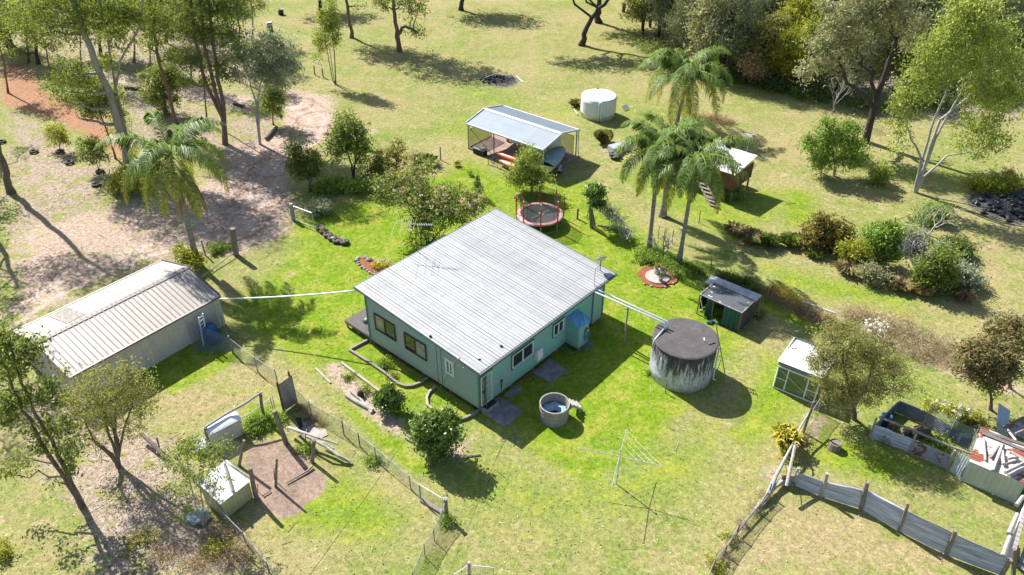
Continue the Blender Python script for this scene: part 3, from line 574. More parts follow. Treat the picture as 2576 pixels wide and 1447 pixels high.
M_['bark_palm'] = MAT('bark_palm', (.33, .30, .27), (.17, .15, .13), 1, .9, bump=.6, st=(1, 1, 9), f2=(.4, .6))
M_['palm_sheath'] = MAT('palm_sheath', (.22, .20, .08), (.14, .11, .05), 3, .7)
M_['palm_rib'] = MAT('palm_rib', (.26, .28, .07), (.20, .2, .05), 3, .6)
M_['fruit'] = MAT('fruit', (.07, .09, .03), (.035, .045, .02), 9, .6)
# ================================================================ THE HOUSE
TH = radians(48.79); e1 = np.array([cos(TH), sin(TH), 0]); e2 = np.array([-sin(TH), cos(TH), 0]); N0 = np.array([-1.763, 30.368, 0]); UP = np.array([0, 0, 1.])
def HP(a, b, z): return N0+e1*a+e2*b+UP*z
RZ = lambda b: 3.1+.0845*(b+.2)
def clap(mb, O, U, L, out, z0, t0, t1, bh=.2):
    """lapped weatherboards on the wall from O along U; top goes from t0 to t1"""
    z = z0
    while z < max(t0, t1)-.01:
        zb_, zt = z, z+bh
        sl = (t1-t0)/L
        def top(s): return t0+sl*s
        poly = []
        rect = [(0, zb_), (L, zb_), (L, zt), (0, zt)]
        for i in range(4):
            p, q = rect[i], rect[(i+1) % 4]; fp, fq = top(p[0])-p[1], top(q[0])-q[1]
            if fp >= 0: poly.append(p)
            if (fp < 0) != (fq < 0): t = fp/(fp-fq); poly.append((p[0]+(q[0]-p[0])*t, p[1]+(q[1]-p[1])*t))
        if len(poly) > 2:
            f = [O+U*s+UP*y+out*(.042-.040*(y-zb_)/bh) for s, y in poly]; bk = [O+U*s+UP*y-out*.03 for s, y in poly]; n = len(poly)
            mb.add(f+bk, [tuple(range(n)), tuple(range(n, 2*n))[::-1]]+[(i, n+i, n+(i+1) % n, (i+1) % n) for i in range(n)])
        z += bh
LW, LR = 9.06, 11.3
house = thing('house', 'teal weatherboard house with a low white corrugated roof, in the middle of the lawn', 'house', N0+e1*5.6+e2*4.5)
mb = MB(); zb = .35
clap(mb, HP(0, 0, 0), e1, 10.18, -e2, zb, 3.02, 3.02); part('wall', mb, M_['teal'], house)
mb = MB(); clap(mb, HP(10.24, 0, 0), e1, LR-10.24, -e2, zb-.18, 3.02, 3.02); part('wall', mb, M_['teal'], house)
mb = MB(); clap(mb, HP(0, 0, 0), e2, LW, -e1, zb, 3.02, RZ(LW)-.06); part('wall', mb, M_['teal_grey'], house, label='greyer wall facing the vegetable bed')  # greyer colour than the other walls, mottled with teal patches
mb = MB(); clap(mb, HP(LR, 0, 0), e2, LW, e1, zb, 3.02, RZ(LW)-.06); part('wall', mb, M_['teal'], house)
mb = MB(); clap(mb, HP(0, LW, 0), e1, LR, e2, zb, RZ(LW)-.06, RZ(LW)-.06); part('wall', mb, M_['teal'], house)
mb = MB(); mb.prism([HP(.03, .03, 0)[:2], HP(LR-.03, .03, 0)[:2], HP(LR-.03, LW-.03, 0)[:2], HP(.03, LW-.03, 0)[:2]], zb+.03, zb+.18); part('floor', mb, M_['dark'], house)
mb = MB()
for a, b in ((-.03, -.03), (LR+.03, -.03), (-.03, LW+.03), (10.21, -.035)): mb.beam(HP(a, b, zb-.12), HP(a, b, 3.04 if b < 1 else RZ(LW)-.08), .1, .1)
for b in (3.18, 2.83): mb.beam(HP(-.03, b, zb), HP(-.03, b, RZ(b)-.12), .04, .03)
part('corner_trim', mb, M_['teal_trim'], house)
mb = MB(); mb.corr(HP(-.127, -.2, 3.1), e1*12.36, e2*10.06+UP*.85, .19, .024, 'rib', .012, 2); part('roof', mb, M_['roof_house'], house)
mb = MB(); mb.corr(HP(-.127, -.2, 3.1)-UP*.05, e1*12.36, e2*10.06+UP*.85, 20, 0, 'rib', .04, 1); part('eave', mb, M_['timber_grey'], house)
mb = MB(); mb.beam(HP(-.2, -.27, 3.04), HP(12.3, -.27, 3.04), .12, .10); part('gutter', mb, M_['steel_dark'], house)
mb = MB(); mb.beam(HP(-.16, -.2, 3.05), HP(-.16, 9.9, 3.9), .04, .16); mb.beam(HP(12.26, -.2, 3.05), HP(12.26, 9.9, 3.9), .04, .16); mb.beam(HP(-.14, 9.9, 3.9), HP(12.25, 9.9, 3.9), .04, .14); part('barge_board', mb, M_['steel_green'], house)
def bpile(a, b, r=.11):
    mb = MB(); mb.beam(HP(a, b, -.05), HP(a, b, .40), .23, .23); part('stump', mb, M_['brick'], house)
for a in (1.1, 2.7, 4.6, 6.9, 9.3, 11.2): bpile(a, .14)
for b in (2.3, 4.5, 6.7, 8.9):
    bpile(.16, b); bpile(11.1, b)
mb = MB(); b = .1
while b < LW: mb.beam(HP(.03, b, -.02), HP(.03, b, .36), .045, .02); b += .125
part('skirting', mb, M_['trim_brown'], house)
def window(P, a0, a1, z0, z1, fmat, panes, sur=None, name='window', fw=.05):
    """P(a, z, off): point of the wall plane"""
    f = MB(); am = (a0+a1)/2
    for s in ((a0, z0, a1, z0), (a0, z1, a1, z1)): f.beam(P(s[0]-fw/2, s[1], .07), P(s[2]+fw/2, s[3], .07), .08, fw)
    for a in ((a0, am, a1) if len(panes) > 1 else (a0, a1)): f.beam(P(a, z0+fw/2, .068), P(a, z1-fw/2, .068), fw, .08)
    wo = part(name, f, M_[fmat], house); edges = [a0, am, a1] if len(panes) > 1 else [a0, a1]
    for i, m in enumerate(panes):
        g_ = MB(); q = [P(edges[i], z0, .050), P(edges[i+1], z0, .050), P(edges[i+1], z1, .050), P(edges[i], z1, .050)]; r = [P(edges[i], z0, -.02), P(edges[i+1], z0, -.02), P(edges[i+1], z1, -.02), P(edges[i], z1, -.02)]
        g_.add(q+r, [(0, 1, 2, 3), (7, 6, 5, 4), (0, 4, 5, 1), (1, 5, 6, 2), (2, 6, 7, 3), (3, 7, 4, 0)]); part('pane', g_, M_[m], wo)
    if sur:
        s_ = MB(); o = .06
        for s in ((a0-o, z0-o, a1+o, z0-o), (a0-o, z1+o, a1+o, z1+o)): s_.beam(P(s[0]-.04, s[1], .05), P(s[2]+.04, s[3], .05), .06, .08)
        for a in (a0-o, a1+o): s_.beam(P(a, z0-.02, .052), P(a, z1+.02, .052), .08, .06)
        part('surround', s_, M_[sur], wo)
    return wo
PR = lambda a, z, o: HP(a, -o, z)
PL = lambda b, z, o: HP(-o, b, z)
window(PR, 2.68, 4.44, 1.50, 2.42, 'white', ['glass', 'glass'], 'teal_trim'); window(PR, 6.33, 7.24, 1.58, 2.38, 'white', ['glass', 'glass'], 'teal_trim')
window(PL, 6.62, 8.38, 1.54, 2.70, 'brown_frame', ['glass', 'glass_curtain'], None, fw=.06); window(PL, 4.03, 5.77, 1.51, 2.63, 'brown_frame', ['glass_curtain', 'glass'], None, fw=.06)
window(PL, 1.92, 2.40, 1.66, 2.52, 'white', ['glass_curtain', 'glass'], 'white', fw=.04)
d = MB(); a0, a1, z0, z1 = .13, .96, .46, 2.48
for s in ((a0, z0, a1, z0), (a0, z1, a1, z1)): d.beam(PR(s[0]-.03, s[1], .06), PR(s[2]+.03, s[3], .06), .06, .06)
for a in (a0, a1): d.beam(PR(a, z0+.03, .06), PR(a, z1-.03, .06), .06, .06)
door = part('door', d, M_['white'], house, label='white security screen door at the front corner')
g_ = MB(); g_.beam(PR((a0+a1)/2, z0, .05), PR((a0+a1)/2, z1, .05), a1-a0, .02); part('screen', g_, M_['glass_curtain'], door)
g_ = MB()
for i in range(1, 6): g_.beam(PR(a0+(a1-a0)*i/6, z0, .066), PR(a0+(a1-a0)*i/6, z1, .066), .022, .015)
for i in range(1, 5): g_.beam(PR(a0, z0+(z1-z0)*i/5, .08), PR(a1, z0+(z1-z0)*i/5, .08), .015, .022)
part('grille', g_, M_['white'], door)
g_ = MB(); g_.beam(PR(.22, 1.42, .06), PR(.22, 1.42, .14), .04, .12); g_.beam(PR(.22, 1.44, .13), PR(.34, 1.44, .13), .03, .03); part('handle', g_, M_['black'], door)
mb = MB(); mb.beam(PR(1.0, .42, .05), PR(1.0, 2.6, .05), .05, .04); mb.beam(PR(.07, .42, .05), PR(.07, 2.6, .05), .04, .04); mb.beam(PR(.05, 2.56, .05), PR(1.02, 2.56, .05), .05, .05); part('door_surround', mb, M_['teal_trim'], house)
mb = MB(); mb.box(HP(4.83, -.16, 1.26), (.5, .26, .74), TH); part('meter_box', mb, M_['white'], house)
mb = MB(); mb.box(HP(4.83, -.30, 1.26), (.46, .02, .70), TH); part('meter_box_lid', mb, M_['white'], house)
# outside cupboard under a blue lean-to roof
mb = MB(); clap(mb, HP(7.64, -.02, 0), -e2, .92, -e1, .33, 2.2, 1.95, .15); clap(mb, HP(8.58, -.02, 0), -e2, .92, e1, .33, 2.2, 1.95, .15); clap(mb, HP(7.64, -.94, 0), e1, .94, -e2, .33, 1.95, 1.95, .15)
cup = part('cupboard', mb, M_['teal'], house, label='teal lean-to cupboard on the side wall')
mb = MB(); mb.corr(HP(7.56, -1.08, 1.98), e1*1.1, e2*1.07+UP*.30, .12, .03, 'sine', .01, 1); M_['blue_iron'] = MAT('blue_iron', (.10, .30, .52), (.32, .52, .66), 3, .5, .1, f2=(.45, .7), st=(3, 1, 1), rot=(0, 0, TH)); part('cupboard_roof', mb, M_['blue_iron'], cup)
mb = MB(); mb.beam(HP(7.95, -.8, -.05), HP(7.95, -.8, .36), .2, .2); mb.beam(HP(8.45, -.8, -.05), HP(8.45, -.8, .36), .2, .2); part('stump', mb, M_['brick'], house)
mb = MB(); mb.box(HP(8.5, -1.12, .14), (.8, .3, .03), TH, ); part('step_board', mb, M_['teal'], house)
# roof fittings, power bracket, small pipes
mb = MB(); mb.tube([HP(10.3, .05, 3.1), HP(10.3, .05, 4.45)], .04, 8); part('vent_pipe', mb, M_['pvc'], house)
mb = MB(); mb.blob(HP(2.2, .35, 3.2), (.09, .09, .06)); mb.blob(HP(-.0, 3.6, 3.48), (.10, .07, .06)); mb.blob(HP(.6, .5, 3.2), (.12, .05, .03)); part('roof_flashing', mb, M_['dark'], house)
mb = MB(); p = HP(-.2, 1.15, 3.1); mb.tube([p-UP*.35, p+UP*.30, p+UP*.42-e1*.06, p+UP*.40-e1*.16, p+UP*.22-e1*.2], .028, 6); mb.tube([HP(-.2, .85, 2.95), HP(-.32, .8, 2.98)], .05, 8); part('power_bracket', mb, M_['galv'], house)
mb = MB(); mb.tube([HP(1.75, -.05, .5), HP(1.75, -.07, 1.2), HP(1.68, -.1, 1.25), HP(1.66, -.1, .8)], .018, 5); mb.box(HP(1.75, -.08, 1.2), (.1, .06, .16), TH); part('tap_and_cable', mb, M_['black'], house)
# steps and slabs
def solo_prism(name, poly, z0, z1, mat, label, cat, crop='d'):
    P = [G(crop, *q)[:2] for q in poly]; m = MB(); m.prism(P[::-1] if sum((P[i][0]*P[(i+1) % len(P)][1]-P[(i+1) % len(P)][0]*P[i][1]) for i in range(len(P))) < 0 else P, z0, z1); return solo(name, m, M_[mat], label, cat)
st = thing('door_step', 'two dark concrete steps below the white screen door', 'steps', HP(.55, -.4, 0))
mb = MB(); mb.box(HP(.56, -.25, .20), (.98, .44, .40), TH); part('upper_step', mb, M_['concrete'], st); mb = MB(); mb.box(HP(.56, -.64, .10), (.98, .34, .20), TH); part('lower_step', mb, M_['concrete'], st)
mb = MB(); mb.box(HP(.56, -.25, .413), (.8, .34, .02), TH); solo('door_mat', mb, M_['dark'], 'black rubber mat on the top step at the screen door', 'mat')
solo_prism('concrete_slab', [(640, 1235), (870, 1395), (1110, 1195), (870, 1030), (760, 1010)], -.05, .055, 'concrete', 'grey concrete slab at the foot of the door steps', 'slab', 'dr')
solo_prism('concrete_slab', [(1230, 690), (1470, 815), (1690, 655), (1450, 505)], -.05, .06, 'concrete', 'stained square concrete slab under the meter box, in the house shadow', 'slab', 'dr')
solo_prism('concrete_slab', [(855, 985), (960, 1010), (1090, 895), (1010, 850)], -.05, .05, 'concrete', 'narrow broken concrete strip along the house between the two slabs', 'slab', 'dr')
for i, (x, y) in enumerate(((1060, 790), (1100, 770), (1140, 760), (1210, 700), (1250, 745))):
    mb = MB(); p = G('dr', x, y, .04); mb.box(p, (.23, .11, .08), random.random()*3); solo('brick', mb, M_['brick'], 'loose brick lying in the dirt beside the house stumps', 'brick', 'loose bricks under the house wall')
# garden hose on the cupboard
mb = MB()
for k in range(9):
    r1, r2 = .17+.012*k, .30+.02*k; c = HP(8.3+.01*k, -1.0-.012*(k % 4), 1.25-.03*k)
    mb.tube([c+e1*r1*cos(t)+UP*r2*sin(t)-e2*.01*(k % 3) for t in np.linspace(0, 2*pi, 20)], .013, 4)
mb.tube([HP(8.2, -1.05, .85), HP(8.1, -1.1, .5), HP(7.8, -1.2, .25), HP(7.3, -.7, .06), HP(7.3, -.3, .3), HP(7.28, -.1, .55)], .013, 4)
M_['hose'] = MAT('hose', (.03, .25, .52), (.02, .18, .40), 9, .4); hs = thing('garden_hose', 'coiled blue garden hose hanging on the cupboard wall', 'hose', HP(8.3, -1, .4)); part('coil', mb, M_['hose'], hs)
mb = MB(); mb.tube([HP(8.3, -.96, 1.42), HP(8.3, -1.12, 1.42)], .12, 14); part('reel', mb, M_['orange'], hs); mb = MB(); mb.tube([HP(8.3, -1.11, 1.42), HP(8.3, -1.15, 1.42)], .05, 10); part('hub', mb, M_['white'], hs)
# deck at the back corner, with barbecue and bench box
dk = thing('deck', 'low dark timber deck at the back corner of the house', 'deck', HP(1.2, 10.3, 0))
mb = MB(); b = LW+.06
while b < 11.55: mb.beam(HP(-.02, b+.065, .475), HP(3.2, b+.065, .475), .125, .03); b += .14
part('deck_boards', mb, M_['deck'], dk); mb = MB()
for q in ((HP(-.02, LW+.1, .39), HP(-.02, 11.55, .39)), (HP(3.1, LW+.1, .39), HP(3.1, 11.55, .39)), (HP(-.02, 11.5, .39), HP(3.2, 11.5, .39))): mb.beam(*q, .05, .13)
part('bearer', mb, M_['brown_frame'], dk)
for a, b in ((0, 9.2), (0, 10.4), (0, 11.45), (1.5, 11.45), (3.1, 11.45)): mb = MB(); mb.beam(HP(a+.05, b, -.05), HP(a+.05, b, .33), .1, .1); part('stump', mb, M_['timber'], dk)
mb = MB(); mb.box(HP(2.6, 10.9, .66), (1.0, .45, .32), TH); bx = thing('wooden_box', 'pale wooden box seat on the back deck', 'box', HP(2.6, 10.9, .49)); part('body', mb, MAT('pale_board', (.55, .40, .27), (.46, .33, .22), 3), bx)
mb = MB(); mb.box(HP(2.6, 10.9, .84), (1.06, .5, .03), TH); part('lid', mb, M_['pale_board'] if 'pale_board' in M_ else M_['timber_grey'], bx)
c = HP(.25, 9.62, .49); bq = thing('kettle_barbecue', 'round dark kettle barbecue on thin legs at the edge of the deck', 'barbecue', c)
mb = MB(); mb.lathe(c+UP*.62, [(.03, 0), (.17, .04), (.25, .13), (.27, .2)], 18); part('bowl', mb, M_['steel_dark'], bq, True); mb = MB(); mb.lathe(c+UP*.83, [(.27, 0), (.24, .10), (.14, .17), (.03, .2)], 18); part('lid', mb, M_['steel_dark'], bq, True)
for k in range(3): mb = MB(); a = k*2.09; mb.tube([c+np.array([.1*cos(a), .1*sin(a), .66]), c+np.array([.26*cos(a), .26*sin(a), 0])], .012, 5); part('leg', mb, M_['galv'], bq)
# antenna and dish
def antenna(name, label, base, h, sc, rot, mastr=.022):
    t = thing(name, label, 'antenna', base); mb = MB(); mb.tube([base, base+UP*h], mastr, 6); part('mast', mb, M_['rust'] if mastr > .02 else M_['galv'], t)
    u = np.array([cos(rot), sin(rot), 0]); v = np.array([-sin(rot), cos(rot), 0]); top = base+UP*(h-.05); mb = MB(); mb.tube([top-u*1.25*sc, top+u*1.15*sc], .02, 5); part('boom', mb, M_['trim_light'], t)
    mb = MB()
    for x, l in ((-1.2, 1.35), (-.75, 1.0), (-.35, .95), (-.25, .9), (.02, .62)): mb.tube([top+u*x*sc-v*l*sc, top+u*x*sc+v*l*sc], .008, 4)
    for q in range(9): x = .2+q*.11; mb.tube([top+u*x*sc-v*.16*sc, top+u*x*sc+v*.16*sc], .010, 4)
    part('elements', mb, M_['trim_light'], t); return t
antenna('tv_antenna', 'large wide TV antenna on a rusty mast at the back edge of the house roof', HP(4.95, 9.98, 1.0), 4.95, 1.0, TH-.9)
c = HP(11.78, .66, RZ(.66)); sd = thing('satellite_dish', 'grey satellite dish at the right corner of the house roof', 'satellite dish', c)
mb = MB(); mb.tube([c, c+UP*.62, c+UP*.75+e1*.05], .03, 6); mb.tube([c+e2*.3, c+UP*.4], .015, 5); part('mount', mb, M_['steel_dark'], sd)
R_ = Vector((-.25, .75, .62)).to_track_quat('Z', 'Y').to_matrix(); mb = MB(); V0 = []
cen = c+UP*.86; RR = np.array(R_)
dm = MB(); dm.lathe((0, 0, 0), [(.0, -.06), (.15, -.045), (.30, -.01), (.37, .03), (.375, .02), (.3, -.025), (.15, -.062), (0, -.075)], 24); mb.add([cen+RR@np.array(q) for q in dm.v], dm.f); part('dish', mb, M_['galv'], sd, True)
mb = MB(); tip = cen+RR@np.array([0, -.12, .48]); mb.tube([cen+RR@np.array([0, -.34, .0]), tip], .014, 5); part('arm', mb, M_['galv'], sd); mb = MB(); mb.blob(tip, (.05, .05, .07)); part('receiver', mb, M_['white'], sd)
# long pipe from shed to house, twin pipes from house to tank
def sagpipe(p, q, sag, n=14): return [p*(1-t)+q*t-UP*sag*4*t*(1-t) for t in np.linspace(0, 1, n)]
pA = G('d', 552, 752, 2.25); pB = HP(-.1, 9.75, 3.72)
t = solo('water_pipe', MB().tube(sagpipe(pA, pB, .12), .045, 8), M_['pvc'], 'long sagging white pipe strung from the brown shed to the house', 'pipe', loc=pA, smooth=True)
tkc = np.array([9.86, 33.78, 0]); TR = 1.83; TZ = 2.55
pe = G('tk', 222, 158, TZ+.55)
for k, (off, lab) in enumerate(((0, 'left hand white rainwater pipe of the pair from house gutter to tank'), (.2, 'right hand white rainwater pipe of the pair from house gutter to tank'))):
    p0 = HP(9.9+.32*k, -.3, 3.0); p1 = pe+np.array([.10, .06, 0])*(2*k-1)
    solo('rainwater_pipe', MB().tube([HP(9.9+.32*k, -.2, 3.03), p0, p1, p1+np.array([.02, -.01, -.1]), p1+np.array([.06, -.05, -.45])], .05, 8), M_['pvc'], lab, 'pipe', 'twin pipes from house to tank', loc=p0, smooth=True)
b = G('t7', 845, 1140); pp = thing('pipe_support_post', 'weathered timber post holding up the twin white pipes', 'post', b); mb = MB(); mb.beam(b-UP*.1, b+UP*2.8, .09, .09); part('post', mb, M_['timber'], pp); mb = MB(); mb.beam(b+UP*2.72-e1*.25, b+UP*2.72+e1*.25, .06, .06); part('crossbar', mb, M_['timber'], pp)
# ---------------------------------------------------------------- concrete tank
tk = thing('concrete_water_tank', 'big round concrete rainwater tank with black stained sides and dark flat lid', 'water tank', tkc)
m, nt, b_ = new_mat('tank_concrete'); vec = coords(nt, (1, 1, .13)); v2 = coords(nt)
st_ = noise(nt, vec, 5.2, 6, .78); sep = N(nt, 'ShaderNodeSeparateXYZ'); nt.links.new(v2, sep.inputs[0]); zz = mapr(nt, sep.outputs[2], .2, 2.5)
f = mapr(nt, math_(nt, 'ADD', st_, math_(nt, 'MULTIPLY', math_(nt, 'SUBTRACT', zz, .5), .28)), .44, .57, smooth=True)
col = mix(nt, f, mix(nt, mapr(nt, noise(nt, v2, 5, 5, .7), .4, .65), (.56, .58, .61), (.30, .31, .33)), mix(nt, mapr(nt, noise(nt, vec, 9, 4), .4, .7), (.035, .033, .033), (.10, .095, .09)))
nt.links.new(col, b_.inputs['Base Color']); b_.inputs['Roughness'].default_value = .9; bp = N(nt, 'ShaderNodeBump'); bp.inputs['Strength'].default_value = .4; bp.inputs['Distance'].default_value = .02; nt.links.new(noise(nt, v2, 14, 5), bp.inputs['Height']); nt.links.new(bp.outputs[0], b_.inputs['Normal']); M_['tank'] = m
mb = MB(); mb.lathe(tkc, [(TR*.985, -.1), (TR*.985, .6), (TR*.99, 1.5), (TR*.985, TZ-.06), (TR*.95, TZ-.02)], 64); part('body', mb, M_['tank'], tk, True)
M_['tank_lid'] = MAT('tank_lid', (.085, .075, .075), (.06, .054, .055), 1.1, .9, c3=(.13, .115, .11), f3=(.5, .8), sc3=2.5, bump=.2, bs=30)
mb = MB(); mb.lathe(tkc, [(TR*1.0, TZ-.07), (TR*1.015, TZ-.05), (TR*1.015, TZ), (TR*.97, TZ+.045), (TR*.5, TZ+.09), (.05, TZ+.10)], 64); part('lid', mb, M_['tank_lid'], tk)
h0 = G('tk', 590, 320, TZ+.08); mb = MB(); mb.box(h0, (.46, .46, .06), TH-.35); part('hatch', mb, M_['tank_lid'], tk); mb = MB(); mb.box(G('tk', 547, 300, TZ+.10), (.05, .26, .03), TH-1.0); part('hatch_hinge', mb, M_['white'], tk)
mb = MB(); p = G('tk', 205, 305, TZ+.02); d_ = p-tkc; d_[2] = 0; d_ /= np.linalg.norm(d_); mb.tube([pe-UP*.35, tkc+d_*1.86+UP*(TZ+.0), tkc+d_*1.90+UP*(TZ-.5)], .06, 8); part('inlet_pipe', mb, M_['galv'], tk, True)
mb = MB(); q = G('tk', 575, 640); d_ = q-tkc; d_ /= np.linalg.norm(d_); mb.tube([tkc+d_*1.9+UP*(TZ-.15), tkc+d_*1.9+UP*.12, tkc+d_*2.05+UP*.08], .05, 8); part('overflow_pipe', mb, M_['pvc'], tk, True)
# ladder leaning on the tank
def ladder(name, label, b0, t0, wv, wd, nr, mat, railw=.07):
    b0, t0 = A3(b0), A3(t0); wv = np.array(wv, float); wv /= np.linalg.norm(wv); t = thing(name, label, 'ladder', b0)
    for s in (-1, 1): mb = MB(); mb.beam(b0+wv*s*wd/2, t0+wv*s*wd/2, railw*.5, railw, up=wv); part('rail', mb, M_[mat], t)
    for i in range(nr): x = (i+.6)/nr; p = b0*(1-x)+t0*x; mb = MB(); mb.tube([p-wv*wd/2, p+wv*wd/2], .018, 5); part('rung', mb, M_[mat], t)
    return t
lb = G('tk', 735, 655); lt = RY('tk', 640, 135, tkc[1]+.75); ladder('timber_ladder', 'long weathered ladder leaning against the concrete tank', lb, lt, np.cross(lt-lb, [tkc[0]-lb[0], tkc[1]-lb[1], 0.]), .3, 12, 'timber_grey')
mb = MB(); p = G('tk', 632, 635); mb.tube([p, p+np.array([.35, .5, 1.0])], .02, 5); solo('thin_stick', mb, M_['timber'], 'thin stick propped beside the tank pipe', 'stick', loc=p)
p = G('t11', 1155, 75); tp = thing('garden_tap', 'short standpipe tap on the lawn in front of the concrete tank', 'tap', p); mb = MB(); mb.tube([p, p+UP*.62], .025, 6); part('standpipe', mb, M_['steel_dark'], tp); mb = MB(); mb.tube([p+UP*.45-e1*.08, p+UP*.45+e1*.08], .02, 6); mb.blob(p+UP*.64, .045); part('tap_head', mb, M_['rust'], tp)
# ---------------------------------------------------------------- hot tub
tc = np.array([2.31, 30.05, 0]); tb_ = thing('wooden_hot_tub', 'empty round grey wooden tub beside the house', 'hot tub', tc)
M_['stave'] = MAT('stave', (.36, .33, .31), (.20, .175, .16), 3, .85, bump=.6, c3=(.47, .44, .42), f3=(.5, .7), st=(5, 5, .7))
mb = MB(); n = 44; H = 1.06
for k in range(n):
    a0, a1 = 2*pi*k/n, 2*pi*(k+.93)/n; ring = []
    for a, r in ((a0, .80), (a1, .80), (a1, .735), (a0, .735)): ring.append((r*cos(a), r*sin(a)))
    vs = [tc+np.array([x*.96, y*.96, -.03]) for x, y in ring]+[tc+np.array([x*1.03, y*1.03, H]) for x, y in ring]
    mb.add(vs, [(3, 2, 1, 0), (4, 5, 6, 7), (0, 1, 5, 4), (1, 2, 6, 5), (2, 3, 7, 6), (3, 0, 4, 7)])
part('staves', mb, M_['stave'], tb_); mb = MB(); mb.lathe(tc, [(.725, .08), (.725, .1), (.0, .1)], 30); part('floor', mb, M_['dark'], tb_)
for z in (.2, .48, .80): mb = MB(); r = .80*(.96+.07*z/H)+.012; mb.lathe(tc, [(r, z-.02), (r, z+.02), (r-.03, z+.02), (r-.03, z-.02)], 44, True); part('hoop', mb, M_['timber'], tb_)
mb = MB(); M_['bench_blue'] = MAT('bench_blue', (.22, .42, .62), (.30, .46, .60), 3, .6)
for k in range(4):
    a0, a1 = radians(200-k*58), radians(200-(k+1)*58)
    for r0, r1_ in ((.70, .58), (.56, .44)):
        P_ = [tc+np.array([r*cos(a), r*sin(a), .52]) for a, r in ((a0, r0), (a1, r0), (a1, r1_), (a0, r1_))]; mb.add(P_+[q-UP*.04 for q in P_], [(3, 2, 1, 0), (4, 5, 6, 7), (0, 1, 5, 4), (1, 2, 6, 5), (2, 3, 7, 6), (3, 0, 4, 7)])
    P_ = [tc+np.array([.44*cos(a), .44*sin(a), z]) for a, z in ((a0, .5), (a1, .5), (a1, .1), (a0, .1))]; mb.add(P_, [(0, 1, 2, 3)])
part('bench', mb, M_['bench_blue'], tb_)
ts = G('dr', 1735, 1110); sp_ = thing('tub_steps', 'small grey timber steps against the wooden tub', 'steps', ts)
for k in range(3): mb = MB(); c = tc+np.array([.93+.20*k, .42+.12*k, .72-.20*k]); mb.box(c, (.17, .55, .04), .5); part('tread', mb, M_['timber_grey'], sp_)
for s in (-1, 1): mb = MB(); mb.beam(tc+np.array([.9-.13*s, .4+.25*s, .68]), tc+np.array([1.5-.13*s, .75+.25*s, .02]), .04, .12); part('stringer', mb, M_['timber_grey'], sp_)
# ---------------------------------------------------------------- clothes hoist
b = G('t11', 787, 755); ch = thing('rotary_clothes_line', 'galvanised rotary clothes hoist with four arms on the front lawn', 'clothes line', b)
hz = hg('t11', (787, 755), (0, 553)); hub = b+UP*hz; mb = MB(); mb.tube([b-UP*.1, b+UP*hz*1.0], .028, 8); mb.tube([b+UP*.5, b+UP*.75], .04, 8); part('post', mb, M_['galv'], ch)
mb = MB(); mb.tube([hub, hub+UP*.42], .024, 8); mb.blob(hub+UP*.42, .06); mb.blob(b+UP*.62, .07); part('head', mb, M_['galv'], ch)
ends = [G('t11', x, y, z) for x, y, z in ((497, 488, hz+.12), (862, 345, hz+.12), (1135, 623, hz+.12), (750, 787, hz+.12))]
for e in ends:
    mb = MB(); mb.tube([hub, e], .018, 6); am = part('arm', mb, M_['galv'], ch); mb = MB(); mb.tube([hub+UP*.42, hub*.45+e*.55], .010, 4); part('stay', mb, M_['wire'], am)
mb = MB()
for fr in (.98, .8, .6, .42):
    for i in range(4):
        p, q = hub*(1-fr)+ends[i]*fr, hub*(1-fr)+ends[(i+1) % 4]*fr; mb.tube([p*(1-t)+q*t-UP*.05*sin(pi*t) for t in (0, .33, .66, 1)], .0038, 3)
part('line', mb, M_['wire'], ch)
for k in range(16):
    fr = random.choice((.98, .8, .6, .42)); i = random.randrange(4); t = random.uniform(.1, .9); p = (hub*(1-fr)+ends[i]*fr)*(1-t)+(hub*(1-fr)+ends[(i+1) % 4]*fr)*t-UP*(.05*sin(pi*t)+.02)
    if k == 0: P_c = [M_['white'], M_['hose'], M_['pad_red']]
    mb = MB(); mb.box(p, (.02, .02, .07), random.random()); solo('clothes_peg', mb, P_c[k % 3], ['white', 'blue', 'pink'][k % 3]+' plastic peg clipped to a wire of the clothes hoist', 'clothes peg', 'pegs on the clothes line')
# ---------------------------------------------------------------- brown shed
def frame(ph): ph = radians(ph); return np.array([cos(ph), sin(ph), 0]), np.array([-sin(ph), cos(ph), 0])
a_, b_2 = frame(52.42); O = np.array([-23.83, 30.74, 0]); Ls, Ws, ze, zr = 9.48, 6.33, 2.195, 3.03
SP = lambda s, t, z: O+a_*s+b_2*t+UP*z
sh = thing('farm_shed', 'long beige steel shed with gable roof and one dark skylight panel', 'shed', SP(Ls/2, Ws/2, 0))
for nm, s0, t0, U, Vv in (('roof', 0, 0, a_*Ls, b_2*(Ws/2)+UP*(zr-ze)), ('roof', Ls, Ws, -a_*Ls, -b_2*(Ws/2)+UP*(zr-ze))):
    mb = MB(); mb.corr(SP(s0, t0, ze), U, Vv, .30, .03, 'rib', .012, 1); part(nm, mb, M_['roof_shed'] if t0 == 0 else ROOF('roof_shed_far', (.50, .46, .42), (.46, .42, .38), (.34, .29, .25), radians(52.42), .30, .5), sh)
mb = MB(); w_ = .22; dz = (zr-ze)/(Ws/2)*w_
for s in (-1, 1): mb.add([SP(-.03, Ws/2, zr+.06), SP(Ls+.03, Ws/2, zr+.06), SP(Ls+.03, Ws/2+s*w_, zr+.045-dz), SP(-.03, Ws/2+s*w_, zr+.045-dz), SP(-.03, Ws/2, zr+.045), SP(Ls+.03, Ws/2, zr+.045), SP(Ls+.03, Ws/2+s*w_, zr+.03-dz), SP(-.03, Ws/2+s*w_, zr+.03-dz)], [(0, 1, 2, 3), (7, 6, 5, 4), (0, 4, 5, 1), (2, 6, 7, 3)])
part('ridge_cap', mb, M_['roof_shed'], sh)
